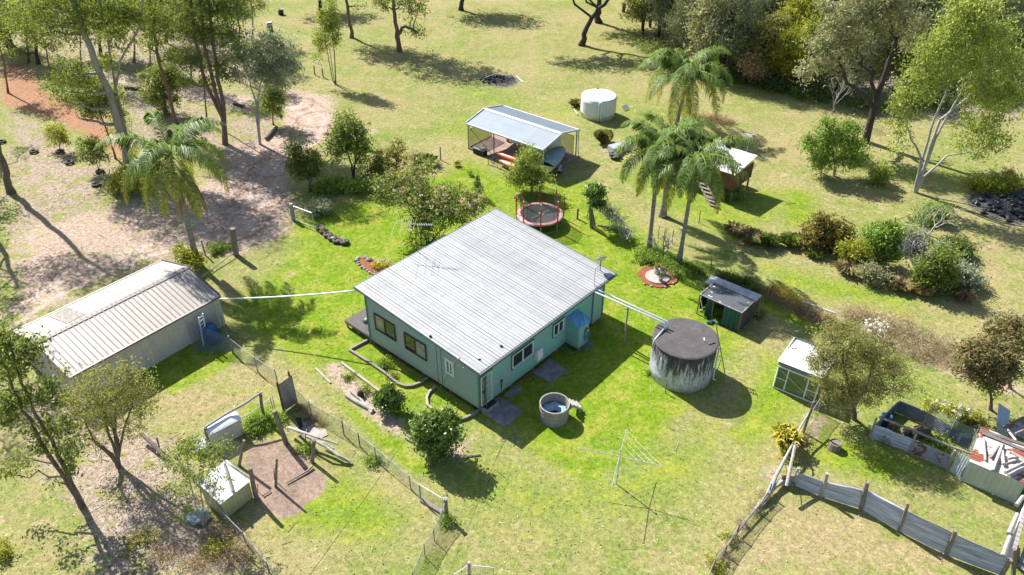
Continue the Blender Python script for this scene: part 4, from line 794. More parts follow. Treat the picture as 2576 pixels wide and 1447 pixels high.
mb = MB(); mb.beam(SP(-.02, -.06, ze-.02), SP(Ls+.02, -.06, ze-.02), .13, .11); mb.beam(SP(-.02, Ws+.06, ze-.02), SP(Ls+.02, Ws+.06, ze-.02), .13, .11); part('gutter', mb, M_['trim_brown'], sh)
mb = MB()
for s in (-.03, Ls+.03): mb.beam(SP(s, -.02, ze+.02), SP(s, Ws/2, zr+.03), .04, .16); mb.beam(SP(s, Ws+.02, ze+.02), SP(s, Ws/2, zr+.03), .04, .16)
part('barge_trim', mb, M_['trim_brown'], sh)
mb = MB(); mb.corr(SP(.05, .08, -.05), a_*(Ls-.1), UP*(ze+.0), .29, .03, 'rib', .012, 1); part('wall', mb, M_['wall_shed'], sh)
mb = MB(); mb.corr(SP(Ls-.05, Ws-.08, -.05), -a_*(Ls-.1), UP*(ze+.0), .29, .03, 'rib', .012, 1); part('wall', mb, M_['wall_shed'], sh)
for s, dr_ in ((.06, -1), (Ls-.06, 1)):
    mb = MB(); t = .08
    while t < Ws-.1:
        t1 = min(t+.25, Ws-.08); f = lambda q: ze+(zr-ze)*(1-abs(q-Ws/2)/(Ws/2))-.03; k = .03*dr_
        mb.add([SP(s, t, -.05), SP(s, t1-.06, -.05), SP(s, t1-.06, f(t1-.06)), SP(s, t, f(t)), SP(s+k, t1-.05, -.05), SP(s+k, t1, -.05), SP(s+k, t1, f(t1)), SP(s+k, t1-.05, f(t1-.05))], [(0, 1, 2, 3), (4, 5, 6, 7), (1, 4, 7, 2)]); mb.add([SP(s+k, t1, -.05), SP(s, t1, -.05), SP(s, t1, f(t1)), SP(s+k, t1, f(t1))], [(0, 1, 2, 3)]); t += .25
    part('gable_wall', mb, M_['wall_shed'], sh)
mb = MB(); mb.add([], []); s0 = 1.95; sl = (zr-ze)/(Ws/2)
q = [SP(x, y, ze+(Ws-y)*sl+.045) for x, y in ((s0, Ws-.25), (s0, Ws/2+.3), (s0+1.15, Ws/2+.3), (s0+1.15, Ws-.25))]; mb.add(q+[v-UP*.03 for v in q], [(0, 1, 2, 3), (7, 6, 5, 4), (0, 4, 5, 1), (1, 5, 6, 2), (2, 6, 7, 3), (3, 7, 4, 0)])
part('skylight', mb, MAT('skylight', (.17, .14, .12), (.10, .09, .08), 3, .5, c3=(.34, .30, .26), f3=(.5, .6)), sh, label='dark litter covered skylight panel')
lb = G('nc', 225, 475); ladder('step_ladder', 'white paint-splashed ladder leaning on the shed wall', lb, RY('nc', 165, 135, lb[1]+.1), a_*.9+b_2*.3, .38, 8, 'white', .09)
ladder('folding_ladder', 'second narrow aluminium ladder leaning on the shed wall behind the white one', G('nc', 185, 425), RY('nc', 140, 140, G('nc', 185, 425)[1]+.1), a_*.9+b_2*.3, .3, 8, 'galv', .06)
# blue tank in the netting corner
c = G('nc', 300, 330, .0); c = SP(7.9, -.75, 0); mb = MB(); mb.lathe(c, [(.42, 0), (.46, .3), (.46, .95), (.40, 1.15), (.1, 1.22)], 24); solo('plastic_drum', mb, MAT('drum_blue', (.02, .12, .24), (.012, .07, .15), 3, .5), 'dark blue plastic drum behind netting at the shed corner', 'drum', smooth=True)
# ---------------------------------------------------------------- carport and what stands in it
a_c, b_c = frame(-38.88); Oc = np.array([-4.11, 64.07, 0]); Lc, Wc, cze, czr = 8.63, 5.13, 2.48, 3.01
CP = lambda s, t, z: Oc+a_c*s+b_c*t+UP*z
cpo = thing('carport', 'open steel carport with pale grey gable roof sheltering caravan and boat', 'carport', CP(Lc/2, Wc/2, 0))
for s0, t0, U, Vv in ((0, 0, a_c*Lc, b_c*(Wc/2)+UP*(czr-cze)), (Lc, Wc, -a_c*Lc, -b_c*(Wc/2)+UP*(czr-cze))):
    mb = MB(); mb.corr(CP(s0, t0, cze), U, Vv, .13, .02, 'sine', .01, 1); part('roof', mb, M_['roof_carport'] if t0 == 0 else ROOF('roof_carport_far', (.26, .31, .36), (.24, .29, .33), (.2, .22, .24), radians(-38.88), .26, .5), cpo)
mb = MB(); w_ = .2; dz = (czr-cze)/(Wc/2)*w_
for s in (-1, 1): mb.add([CP(-.03, Wc/2, czr+.06), CP(Lc+.03, Wc/2, czr+.06), CP(Lc+.03, Wc/2+s*w_, czr+.05-dz), CP(-.03, Wc/2+s*w_, czr+.05-dz)], [(0, 1, 2, 3)])
part('ridge_cap', mb, M_['trim_light'], cpo)
mb = MB(); mb.beam(CP(-.02, -.06, cze-.04), CP(Lc+.02, -.06, cze-.04), .12, .12); mb.beam(CP(-.02, Wc+.06, cze-.04), CP(Lc+.02, Wc+.06, cze-.04), .12, .12); part('gutter', mb, M_['trim_light'], cpo)
mb = MB()
for s in (-.03, Lc+.03): mb.beam(CP(s, -.05, cze), CP(s, Wc/2, czr+.02), .05, .17); mb.beam(CP(s, Wc+.05, cze), CP(s, Wc/2, czr+.02), .05, .17)
part('barge_trim', mb, M_['trim_light'], cpo)
for s in (.1, 3.1, 5.9, Lc-.12):
    for t in (.12, Wc-.12):
        mb = MB(); mb.beam(CP(s, t, -.05), CP(s, t, cze-.1), .1, .1); part('post', mb, M_['steel_green'], cpo)
mb = MB(); mb.beam(CP(.1, .12, cze-.14), CP(Lc-.1, .12, cze-.14), .06, .14); mb.beam(CP(.1, Wc-.12, cze-.14), CP(Lc-.1, Wc-.12, cze-.14), .06, .14); part('beam', mb, M_['steel_green'], cpo)
mb = MB(); mb.beam(CP(.15, .1, 2.2), CP(3.0, .1, .15), .04, .03); mb.beam(CP(.15, .14, .15), CP(3.0, .14, 2.2), .04, .03); part('brace', mb, M_['steel_green'], cpo)
mb = MB(); mb.tube([CP(Lc-.05, Wc+.05, cze-.1), CP(Lc+.02, Wc+.02, .35), CP(Lc+.15, Wc-.05, .05)], .045, 8); mb.tube([CP(Lc-.0, .0, cze-.1), CP(Lc-.0, .0, .3)], .04, 8); part('downpipe', mb, M_['trim_light'], cpo)
def lattice(P0, P1, z0, z1, lab):
    t = thing('lattice_screen', lab, 'screen', P0); mb = MB(); mb.net(P0+UP*z0, P1+UP*z0, P1+UP*z1, P0+UP*z1, .16, .045); part('lattice', mb, M_['latt'], t)
    mb = MB(); mb.beam(P0+UP*z0, P1+UP*z0, .05, .05); mb.beam(P0+UP*z1, P1+UP*z1, .05, .06); mb.beam(P0+UP*z0, P0+UP*z1, .05, .05); mb.beam(P1+UP*z0, P1+UP*z1, .05, .05); part('frame', mb, M_['latt'], t)
M_['latt'] = MAT('lattice_timber', (.50, .38, .25), (.36, .27, .18), 5, .8)
lattice(CP(.1, .3, 0), CP(.1, 3.3, 0), .1, 1.85, 'tan timber lattice screen closing the left end of the carport'); lattice(CP(.5, Wc-.1, 0), CP(2.4, Wc-.1, 0), .1, 1.8, 'short lattice screen at the back left of the carport'); lattice(CP(5.0, Wc-.1, 0), CP(8.2, Wc-.1, 0), .1, 1.8, 'dark lattice screen behind the boat at the back of the carport')
mb = MB(); mb.prism([CP(x, y, 0)[:2] for x, y in ((-.05, .05), (Lc+.2, .05), (Lc+.2, Wc+.1), (-.05, Wc+.1))], -.05, .06); solo('carport_floor', mb, MAT('carport_dirt', (.33, .23, .19), (.25, .17, .14), 1.5, .95, bump=.3), 'reddish grey earth and concrete floor under the carport', 'slab')
# caravan
cv = CP(2.55, 2.9, 0); CV = lambda x, y, z: cv+a_c*x+b_c*y+UP*z; Lv, Wv, Hv = 4.5, 1.8, 2.25
van = thing('caravan', 'old white caravan with yellow and green stripes under the carport', 'caravan', CV(Lv/2, Wv/2, 0)); pr = [(0, .75), (.25, .42), (Lv-.3, .42), (Lv, .8), (Lv-.05, 1.9), (Lv-.4, Hv), (.35, Hv), (-.12, 1.55)]
mb = MB(); n = len(pr); mb.add([CV(x, 0, z) for x, z in pr]+[CV(x, Wv, z) for x, z in pr], [tuple(range(n)), tuple(range(n, 2*n))[::-1]]+[(i, n+i, n+(i+1) % n, (i+1) % n) for i in range(n)]); part('body', mb, M_['white'], van)
for nm, z0, z1, c_ in (('stripe', 1.13, 1.42, (.72, .48, .10)), ('stripe', .86, 1.10, (.50, .60, .38))):
    mb = MB(); mb.add([CV(x, o, z) for o in (-.012, .005) for x, z in ((.02, z0), (Lv-.02, z0), (Lv-.02, z1), (-.04, z1))], [(0, 1, 2, 3), (7, 6, 5, 4), (0, 4, 5, 1), (1, 5, 6, 2), (2, 6, 7, 3), (3, 7, 4, 0)]); part(nm, mb, MAT('stripe_paint', c_, None, 3, .5), van)
for x0, x1, z0, z1 in ((.35, 1.15, 1.5, 1.95), (2.75, 3.45, 1.45, 1.95), (3.7, 4.2, 1.45, 1.9)):
    mb = MB(); mb.beam(CV(x0, -.03, (z0+z1)/2), CV(x1, -.03, (z0+z1)/2), .03, z1-z0); wn = part('window', mb, M_['glass'], van); mb = MB()
    for a, b, c_, d_ in ((x0, z0, x1, z0), (x0, z1, x1, z1), (x0, z0, x0, z1), (x1, z0, x1, z1)): mb.beam(CV(a, -.045, b), CV(c_, -.045, d_), .03, .04)
    part('frame', mb, M_['trim_light'], wn)
mb = MB(); mb.beam(CV(1.65, -.035, .5), CV(1.65, -.035, 2.05), .55, .04); dv = part('door', mb, M_['white'], van); mb = MB(); mb.beam(CV(1.65, -.06, 1.65), CV(1.65, -.06, 2.0), .42, .02); part('pane', mb, M_['glass'], dv)
for x in (2.35, 2.35): pass
for y in (-.02, Wv-.18): mb = MB(); c_ = CV(2.4, y, .32); mb.tube([c_, c_+b_c*.2], .31, 18); wh = part('wheel', mb, M_['rubber'], van); mb = MB(); mb.tube([c_-b_c*.02, c_+b_c*.02], .17, 14); part('rim', mb, M_['white'], wh)
mb = MB(); mb.beam(CV(-.1, .9, .45), CV(-1.0, .9, .42), .1, .1); part('drawbar', mb, M_['steel_dark'], van)
mb = MB(); mb.box(CV(-.35, .3, .35), (.25, .4, .5), radians(-39)); solo('gas_bottle', MB().lathe(CV(-.6, .55, .06), [(.12, 0), (.15, .06), (.15, .4), (.08, .5), (.03, .52)], 14), M_['orange'], 'small orange bottle in front of the caravan', 'gas bottle', smooth=True)
# boat on its trailer
bt0 = G('cp', 1640, 1270); bdir = A3(G('cp', 1790, 870, 1.3)-G('cp', 1560, 1120, 1.3)); bdir[2] = 0; bdir /= np.linalg.norm(bdir); bside = np.array([bdir[1], -bdir[0], 0]); bc = G('cp', 1700, 985, 1.35); bc[2] = 0
BP_ = lambda x, y, z: bc+bdir*x+bside*y+UP*z
boat = thing('covered_boat', 'aluminium boat under a grey green striped cover at the carport opening', 'boat', BP_(0, 0, .5))
secs = [(-2.0, .78, .55), (-1.2, .84, .5), (0, .84, .48), (1.0, .70, .5), (1.6, .45, .6), (2.05, .06, .85)]; mb = MB(); vs = []; 
for x, w_, zk in secs: vs += [BP_(x, -w_, 1.18), BP_(x, -w_*.8, .75), BP_(x, 0, zk), BP_(x, w_*.8, .75), BP_(x, w_, 1.18)]
mb.add(vs, [(i*5+j, i*5+j+1, (i+1)*5+j+1, (i+1)*5+j) for i in range(5) for j in range(4)]+[(4, 3, 2, 1, 0)]); part('hull', mb, M_['galv'], boat)
mb = MB(); vs = []; ws = 9
for x, w_, zk in secs:
    for j in range(ws): y = -1+2*j/(ws-1); vs.append(BP_(x, y*(w_+.04), 1.22+.28*(1-y*y)*min(1, w_/.7)))
mb.add(vs, [(i*ws+j, i*ws+j+1, (i+1)*ws+j+1, (i+1)*ws+j) for i in range(5) for j in range(ws-1)]); mb.add(vs, [])
M_['boatcover'] = MAT('boat_cover', (.34, .42, .42), (.22, .28, .28), 9, .6, st=(.01, 1, .01), rot=(0, 0, -math.atan2(bdir[1], bdir[0])), f2=(.45, .55)); part('cover', mb, M_['boatcover'], boat)
btr = thing('boat_trailer', 'galvanised boat trailer with black tyres carrying the covered boat', 'trailer', BP_(0, 0, 0)); mb = MB()
for y in (-.45, .45): mb.beam(BP_(-1.9, y, .42), BP_(1.3, y*.6, .42), .07, .08)
mb.beam(BP_(1.2, 0, .42), BP_(2.6, 0, .45), .08, .08); mb.beam(BP_(-.6, -.85, .36), BP_(-.6, .85, .36), .07, .07); part('frame', mb, M_['steel_dark'], btr)
for s in (-1, 1):
    c_ = BP_(-.6, .95*s, .31); mb = MB(); mb.tube([c_-bside*.09, c_+bside*.09], .31, 18); wh = part('wheel', mb, M_['rubber'], btr); mb = MB(); mb.tube([c_-bside*.1, c_+bside*.1], .16, 12); part('rim', mb, M_['galv'], wh)
    mb = MB(); mb.add([c_+bdir*.42*cos(t)+UP*.42*sin(t)+bside*o for t in np.linspace(.2, pi-.2, 8) for o in (-.13, .13)], [(i*2, i*2+1, i*2+3, i*2+2) for i in range(7)]); part('mudguard', mb, M_['galv'], btr)
def canoe(name, label, p, q, r, h, mat, z, cat):
    p, q = A3(p), A3(q); d = q-p; L = np.linalg.norm(d); d /= L; s = np.array([-d[1], d[0], 0]); s /= np.linalg.norm(s); u = np.cross(d, s); mb = MB(); vs = []; n = 12; m = 9
    for i in range(n+1):
        t = i/n; w_ = r*max(.02, sin(pi*t)**.6); c_ = p+d*L*t
        for j in range(m): a = pi*j/(m-1); vs.append(c_+s*w_*cos(a)-u*(-1)*h*sin(a)*(.25+.75*sin(pi*t)**.5))
        for j in range(m): a = pi*(m-1-j)/(m-1); vs.append(c_+s*w_*.93*cos(a)+u*h*.9*sin(a)*(.25+.75*sin(pi*t)**.5))
    k = 2*m; mb.add(vs, [(i*k+j, i*k+(j+1) % k, (i+1)*k+(j+1) % k, (i+1)*k+j) for i in range(n) for j in range(k)]); return solo(name, mb, mat, label, cat, smooth=True)
canoe('kayak', 'long orange red kayak lying upside down at the carport edge', G('cp', 715, 965, .75), G('cp', 1330, 1180, .75), .36, .28, M_['orange'], .7, 'kayak')
canoe('canoe', 'brown orange canoe upside down below the long orange kayak', G('cp', 765, 1100, .35), G('cp', 1250, 1290, .35), .38, .3, MAT('canoe_brown', (.50, .20, .07), (.34, .13, .05), 3, .35), .4, 'canoe')
rk = thing('boat_rack', 'low timber rack carrying the orange kayak', 'rack', G('cp', 1000, 1130))
for x in (900, 1180):
    p = G('cp', x, 1130+(x-900)*.35); mb = MB(); mb.beam(p+b_c*.5+UP*.68, p-b_c*.5+UP*.68, .06, .06); part('crossbar', mb, M_['timber'], rk)
    for s in (-.45, .45): mb = MB(); mb.beam(p+b_c*s-UP*.02, p+b_c*s+UP*.66, .06, .06); part('leg', mb, M_['timber'], rk)
c = G('cp', 455, 990); c[2] = 0; bx = thing('storage_box', 'dark green storage box at the left end of the carport', 'box', c); mb = MB(); mb.box(c+UP*.27, (1.25, .5, .48), radians(-39)); part('body', mb, M_['dark'], bx); mb = MB(); mb.box(c+UP*.535, (1.3, .55, .05), radians(-39)); part('lid', mb, M_['steel_green'], bx)
for i in range(3):
    mb = MB(); p = CP(1.0+i*.45, 1.6+i*.5, .07); mb.box(p, (.3, .1, .03), .4*i); solo('timber_offcut', mb, M_['timber_grey'], 'short board lying on the carport floor near the lattice', 'board', 'offcuts on the carport floor')
# bicycle on its side in front of canoe
bkp = G('cp', 715, 1205); bk = thing('bicycle', 'dark bicycle leaning by the canoe in front of the carport', 'bicycle', bkp); ax = a_c; nx_ = b_c
for k in (0, 1):
    c_ = bkp+ax*(-.5+1.0*k)+UP*.33; mb = MB(); mb.tube([c_+ax*.31*cos(t)+UP*.31*sin(t)+nx_*.1*sin(t) for t in np.linspace(0, 2*pi, 22)], .025, 6, cap=False); wl = part('wheel', mb, M_['rubber'], bk); mb = MB()
    for t in np.linspace(0, pi, 7)[:-1]: mb.tube([c_+ax*.3*cos(t)+UP*.3*sin(t), c_-ax*.3*cos(t)-UP*.3*sin(t)], .004, 3)
    part('spokes', mb, M_['wire'], wl)
A_, B_, C_, D_ = [bkp+ax*x+UP*z for x, z in ((-.5, .33), (-.05, .30), (-.18, .75), (.35, .75))]; mb = MB()
for p, q in ((A_, B_), (A_, C_), (B_, C_), (C_, D_), (B_, D_), (D_, bkp+ax*.5+UP*.33), (D_, D_+UP*.22)): mb.tube([p, q], .018, 6)
part('frame', mb, M_['steel_dark'], bk); mb = MB(); mb.box(C_+UP*.12, (.24, .12, .05), radians(-39)); part('saddle', mb, M_['black'], bk); mb = MB(); mb.tube([D_+UP*.22-nx_*.28, D_+UP*.22+nx_*.28], .015, 5); part('handlebar', mb, M_['black'], bk)
mb = MB()
for k in range(4): c_ = G('cp', 1870, 1085, .08); mb.tube([c_+np.array([(.35+.05*k)*cos(t), (.28+.05*k)*sin(t), .012*k]) for t in np.linspace(0, 2*pi, 18)], .012, 4)
solo('rope_coil', mb, M_['timber_grey'], 'loose coil of pale hose on the floor at the right end of the carport', 'hose')
# ================================================================ TRAMPOLINE, WHITE TANK, CABIN
tc = np.array([2.12, 50.87, 0]); TRr = 1.76; tp = thing('trampoline', 'round trampoline with red padded rim, red poles and black safety net', 'trampoline', tc)
mb = MB(); mb.lathe(tc, [(TRr-.26, .77), (0, .765), (0, .75), (TRr-.26, .755)], 40); part('mat', mb, MAT('tramp_mat', (.055, .055, .06), (.085, .085, .09), 1.2, .7), tp)
mb = MB(); mb.lathe(tc, [(TRr-.30, .79), (TRr-.28, .83), (TRr-.02, .83), (TRr+.03, .76), (TRr+.02, .72), (TRr-.05, .74), (TRr-.28, .76)], 48, True); part('pad', mb, M_['pad_red'], tp)
for x, y in ((-.05, .15), (.22, -.02), (.05, -.08)):
    mb = MB(); mb.box(tc+np.array([x, y, .774]), (.17, .12, .008), .5); part('white_patch', mb, M_['white'], tp)
mb = MB(); mb.beam(tc+np.array([-.75, -.75, .78]), tc+np.array([.75, .62, .78]), .17, .012); part('mat_strap', mb, M_['steel_green'], tp)
P8 = []
for k in range(8):
    a = radians(k*45-90); u = np.array([cos(a), sin(a), 0]); q = tc+u*(TRr+.04); P8.append(tc+u*(TRr-.26))
    mb = MB(); mb.tube([q+UP*.0, q+UP*2.55], .022, 6); po = part('pole', mb, M_['galv'], tp); mb = MB(); mb.tube([q+UP*.62, q+UP*2.2], .05, 8); part('foam_sleeve', mb, M_['red'], po); mb = MB(); mb.blob(q+UP*2.56, .05); part('cap', mb, M_['white'], po)
for k in range(8):
    mb = MB(); p, q = P8[k], P8[(k+1) % 8]; mb.net(p+UP*.8, q+UP*.8, q+UP*2.35, p+UP*2.35, .065, .012); mb.tube([p+UP*2.35, q+UP*2.35], .012, 4); mb.tube([p+UP*.8, p+UP*2.35], .010, 4); part('net_panel', mb, M_['black'], tp)
for k in range(4):
    a = radians(k*90-67); mb = MB(); p, q = [tc+np.array([cos(a+o), sin(a+o), 0])*TRr for o in (-.38, .38)]; mb.tube([p+UP*.7, p+UP*.02, q+UP*.02, q+UP*.7], .022, 6); part('leg', mb, M_['galv'], tp)
wc = np.array([8.47, 71.9, 0]); WR = 1.66; wt = thing('white_water_tank', 'low round white tank with corrugated sides and white lid in the back field', 'water tank', wc)
prof = [(WR*1.0, -.05), (WR*1.0, .45), (WR*1.03, .5)]; z = .5
while z < 1.75: prof += [(WR*1.03-.0*z, z), (WR*1.055, z+.05), (WR*1.03, z+.1)]; z += .16
prof += [(WR*1.04, 2.0), (WR*1.0, 2.02)]
M_['tank_white'] = MAT('tank_white', (.64, .68, .66), (.56, .60, .58), 2, .5, c3=(.40, .42, .40), f3=(.6, .75), sc3=5); mb = MB(); mb.lathe(wc, prof, 48); part('body', mb, M_['tank_white'], wt, True)
mb = MB(); mb.lathe(wc, [(WR*1.0, 2.0), (WR*1.0, 2.06), (WR*.96, 2.08), (.9, 2.16), (.05, 2.2)], 48); part('lid', mb, MAT('lid_white', (.78, .78, .76), (.60, .60, .58), 2, .55, c3=(.5, .48, .44), f3=(.62, .72)), wt)
for s in (-.09, .09): mb = MB(); mb.tube([wc+np.array([s-.05, -WR*1.02, 2.05]), wc+np.array([s-.05, -WR*1.12, 2.0]), wc+np.array([s*1.6-.05, -WR*1.12, .1])], .045, 8); part('pipe', mb, M_['pvc'], wt, True)
mb = MB(); mb.box(wc+np.array([0, WR*.86, 2.18]), (.15, .12, .1)); part('inlet_cap', mb, M_['black'], wt)
p = G('wt', 835, 380); mb = MB(); mb.box(p+UP*.25, (.75, .5, .06), .7, M=np.array(Matrix.Rotation(.7, 3, 'Z') @ Matrix.Rotation(.6, 3, 'X'))); solo('tilted_sheet', mb, M_['canvas'], 'pale green board propped beside the white tank', 'board')
mb = MB(); mb.beam(G('wt', 165, 350, .06), G('wt', 225, 445, .06), .12, .08); solo('edging_board', mb, M_['dead_wood'], 'pale board on the ground left of the white tank', 'board')
# ---- raised cabin
a_k, b_k = frame(-40.5); Ok = np.array([15.83, 55.29, 0]); KP = lambda s, t, z: Ok+a_k*s+b_k*t+UP*z*.865
cab = thing('raised_cabin', 'small cabin on stilts with corrugated roof and reddish slatted end room, behind the palms', 'cabin', KP(-1, 1.6, 0))
mb = MB(); q = [KP(-.05, -.1, 3.0), KP(2.15, -.1, 3.0), KP(2.15, 3.6, 3.42), KP(-.05, 3.6, 3.42)]; mb.add(q+[v-UP*.04 for v in q], [(0, 1, 2, 3), (7, 6, 5, 4), (0, 4, 5, 1), (1, 5, 6, 2), (2, 6, 7, 3), (3, 7, 4, 0)])
part('annex_roof', mb, MAT('annex_sheets', (.74, .72, .68), (.52, .48, .42), 1.1, .5, st=(.3, 1.4, 1), rot=(0, 0, radians(43)), f2=(.45, .55)), cab)
mb = MB(); mb.corr(KP(2.12, .1, 1.35), b_k*3.1, UP*1.36, .12, .02, 'rib', .02); M_['slat_red'] = MAT('slat_red', (.20, .075, .05), (.13, .05, .035), 3, .7); part('end_wall', mb, M_['slat_red'], cab)
mb = MB(); mb.corr(KP(.1, .05, 1.35), a_k*2.0, UP*1.36, .12, .02, 'rib', .02); part('front_wall', mb, M_['slat_red'], cab)
mb = MB(); mb.prism([KP(x, y, 0)[:2] for x, y in ((-5.1, .08), (2.1, .08), (2.1, 3.2), (-5.1, 3.2))], 1.15, 1.32); part('floor', mb, M_['trim_brown'], cab)
for s in (-5, -3.4, -1.7, 0, 1.1, 2.0):
    for t in (.2, 1.6, 3.1): mb = MB(); mb.beam(KP(s, t, -.05), KP(s, t, 1.15), .12, .12); part('stilt', mb, M_['trim_brown'], cab)
mb = MB(); mb.corr(KP(-5.3, .3, 2.95), a_k*5.2, b_k*3.0+UP*.36, .13, .022, 'sine', .01); part('main_roof', mb, MAT('cabin_roof', (.55, .58, .61), (.46, .49, .52), 2, .45, .2), cab)
for O_, U_, V_, L_ in ((KP(-5.1, .4, 0), a_k, -b_k, 5.05), (KP(-5.1, 3.2, 0), a_k, b_k, 5.05)): mb = MB(); clap(mb, O_, U_, L_, V_, 1.14, 2.5, 2.5, .2); part('wall', mb, M_['wall_shed'], cab)
mb = MB(); clap(mb, KP(-5.1, .4, 0), b_k, 2.8, -a_k, 1.14, 2.5, 2.8, .2); part('wall', mb, M_['wall_shed'], cab)
for s in (-.55, -1.4): c = KP(s, 3.75, 2.6); mb = MB(); mb.lathe(c, [(.3, 0), (.3, .75), (.26, .85), (.05, .9)], 16); part('roof_drum', mb, M_['white'], cab, True)
antenna('field_antenna', 'thin TV antenna on a pole behind the raised cabin', KP(1.2, 3.6, 0)+0, 4.5, .42, .3, .018)
s0 = G('cb', 1455, 1170); s1 = KP(-.6, -.05, 1.25); stt = thing('cabin_stairs', 'steep weathered timber stair up to the raised cabin', 'stairs', s0); sv = b_k*0+a_k
for o in (-.4, .4): mb = MB(); mb.beam(s0+sv*o, s1+sv*o, .05, .2, up=(0, 0, 1)); part('stringer', mb, M_['timber'], stt)
for i in range(6): x = (i+.5)/6; mb = MB(); mb.beam(s0*(1-x)+s1*x-sv*.42, s0*(1-x)+s1*x+sv*.42, .22, .04); part('tread', mb, M_['timber'], stt)
# ================================================================ SHADE HOUSE, COLD FRAME, GLASS SHED
a_g, b_g = frame(-41.96); Og = np.array([11.95, 39.44, 0]); GP = lambda s, t, z: Og+a_g*s+b_g*t+UP*z
gh = thing('shade_house', 'small shade house with torn dark cloth and blotched black roof', 'shade house', GP(1.45, .87, 0)); Lg, Wg, Hg = 2.92, 1.74, 1.5
M_['shade'] = MAT('shade_roof', (.055, .06, .07), (.09, .095, .105), 1.2, .6, c3=(.68, .68, .66), f3=(.635, .65), sc3=2.6); mb = MB(); q = [GP(-.03, -.03, Hg-.02), GP(Lg+.03, -.03, Hg-.02), GP(Lg+.03, Wg+.03, Hg+.03), GP(-.03, Wg+.03, Hg+.03)]; mb.add(q+[v-UP*.025 for v in q], [(0, 1, 2, 3), (7, 6, 5, 4), (0, 4, 5, 1), (1, 5, 6, 2), (2, 6, 7, 3), (3, 7, 4, 0)]); part('roof_cloth', mb, M_['shade'], gh)
mb = MB()
for p, q in (((0, 0), (Lg, 0)), ((Lg, 0), (Lg, Wg)), ((0, Wg), (Lg, Wg)), ((0, 0), (0, Wg))): mb.beam(GP(*p, Hg+.02), GP(*q, Hg+.03), .045, .045)
part('roof_frame', mb, M_['timber_grey'], gh)
for p in ((0, 0), (Lg, 0), (Lg, Wg), (0, Wg), (1.0, 0)): mb = MB(); mb.beam(GP(*p, -.05), GP(*p, Hg), .07, .07); part('post', mb, M_['trim_brown'], gh)
M_['cloth_green'] = MAT('cloth_green', (.012, .10, .095), (.008, .055, .055), 2, .7, c3=(.06, .16, .16), f3=(.6, .75)); M_['cloth_dark'] = MAT('cloth_dark', (.075, .065, .065), (.035, .03, .03), 2.5, .8, c3=(.16, .13, .11), f3=(.58, .7), sc3=6)
def drape(P, a0, a1, z0, z1, mat, lab, wav=.06, nn=14):
    mb = MB(); vs = []
    for i in range(nn+1):
        a = a0+(a1-a0)*i/nn
        for z, k in ((z1, .3), ((z0+z1)/2, .8), (z0, 1.2)): vs.append(P(a, wav*k*sin(i*1.7)+.03, z+(.06*sin(i*1.1) if z == z0 else 0)))
    mb.add(vs, [(i*3+j, (i+1)*3+j, (i+1)*3+j+1, i*3+j+1) for i in range(nn) for j in range(2)]); part(lab, mb, M_[mat], gh)
GF = lambda a, o, z: GP(a, -o, z); GE = lambda a, o, z: GP(Lg+o, a, z)
drape(GF, 1.75, Lg, .05, Hg-.04, 'cloth_green', 'cloth_panel'); drape(GF, .55, 1.05, .02, Hg-.04, 'cloth_green', 'cloth_panel'); drape(GE, 0, Wg, .03, Hg-.03, 'cloth_dark', 'cloth_panel', .03); drape(lambda a, o, z: GP(a, Wg+o, z), 0, Lg, .03, Hg, 'cloth_dark', 'cloth_panel', .03); drape(lambda a, o, z: GP(-o, a, z), .3, Wg, .03, Hg, 'cloth_dark', 'cloth_panel', .03)
mb = MB(); mb.beam(GP(.15, -.05, 1.15), GP(.5, -.1, .3), .05, .03); part('loose_slat', mb, M_['white'], gh)
for x, y in ((650, 960), (460, 940)): mb = MB(); mb.blob(G('gh', x, y, .08), (.24, .16, .08), 10, .2); solo('fallen_cloth', mb, M_['cloth_green'], 'crumpled blue green shade cloth '+('between the torn shade house panels' if x == 650 else 'under the narrow panel of the shade house'), 'cloth')
a_f, b_f = frame(-34); p0 = G('gh', 375, 270, 1.0); mb = MB(); cf = thing('cold_frame', 'long narrow weathered box with pale ribbed lid behind the shade house', 'cold frame', p0*[1, 1, 0]); f1 = G('gh', 1225, 600, 1.1)-p0; Lf = float(np.linalg.norm(f1[:2])); a_f = f1/Lf; a_f[2] = 0; b_f = np.array([-a_f[1], a_f[0], 0]); FP = lambda s, t, z: p0*[1, 1, 0]+a_f*s+b_f*t+UP*z
wf = 1.0; mb.box(FP(Lf/2, wf/2, .5), (Lf-.1, wf-.1, 1.0), math.atan2(a_f[1], a_f[0])); part('body', mb, M_['slat_red'], cf); mb = MB(); mb.corr(FP(0, 0, 1.02), a_f*Lf, b_f*wf+UP*.06, .55, .02, 'rib', .05); part('lid', mb, MAT('weathered_lid', (.50, .47, .45), (.30, .33, .38), 1.5, .55, f2=(.42, .58), st=(1, 1, 1)), cf)
a_s, b_s = frame(-35.68); Os = np.array([14.97, 32.55, 0]); XP = lambda s, t, z: Os+a_s*s+b_s*t+UP*z; Lx, Wx = 2.35, 2.6
gs = thing('glazed_shed', 'small shed with white framed glass front and pale ribbed roof, partly under the olive tree', 'shed', XP(Lx/2, Wx/2, 0))
mb = MB(); mb.corr(XP(Lx+.1, -.1, 1.95), b_s*(Wx+.2)-UP*.15, -a_s*(Lx+.2), .28, .025, 'rib', .012); part('roof', mb, MAT('roof_glazed', (.66, .66, .66), (.52, .50, .50), 2.5, .45, c3=(.30, .17, .12), f3=(.63, .70), sc3=5), gs)
for O_, U_, o_ in ((XP(0, 0, 0), b_s*Wx, 0), (XP(Lx, 0, 0), b_s*Wx, 0), (XP(0, Wx, 0), a_s*Lx, 0)): mb = MB(); mb.corr(O_, U_, UP*1.9, .2, .02, 'rib', .02); part('wall', mb, M_['steel_green'], gs)
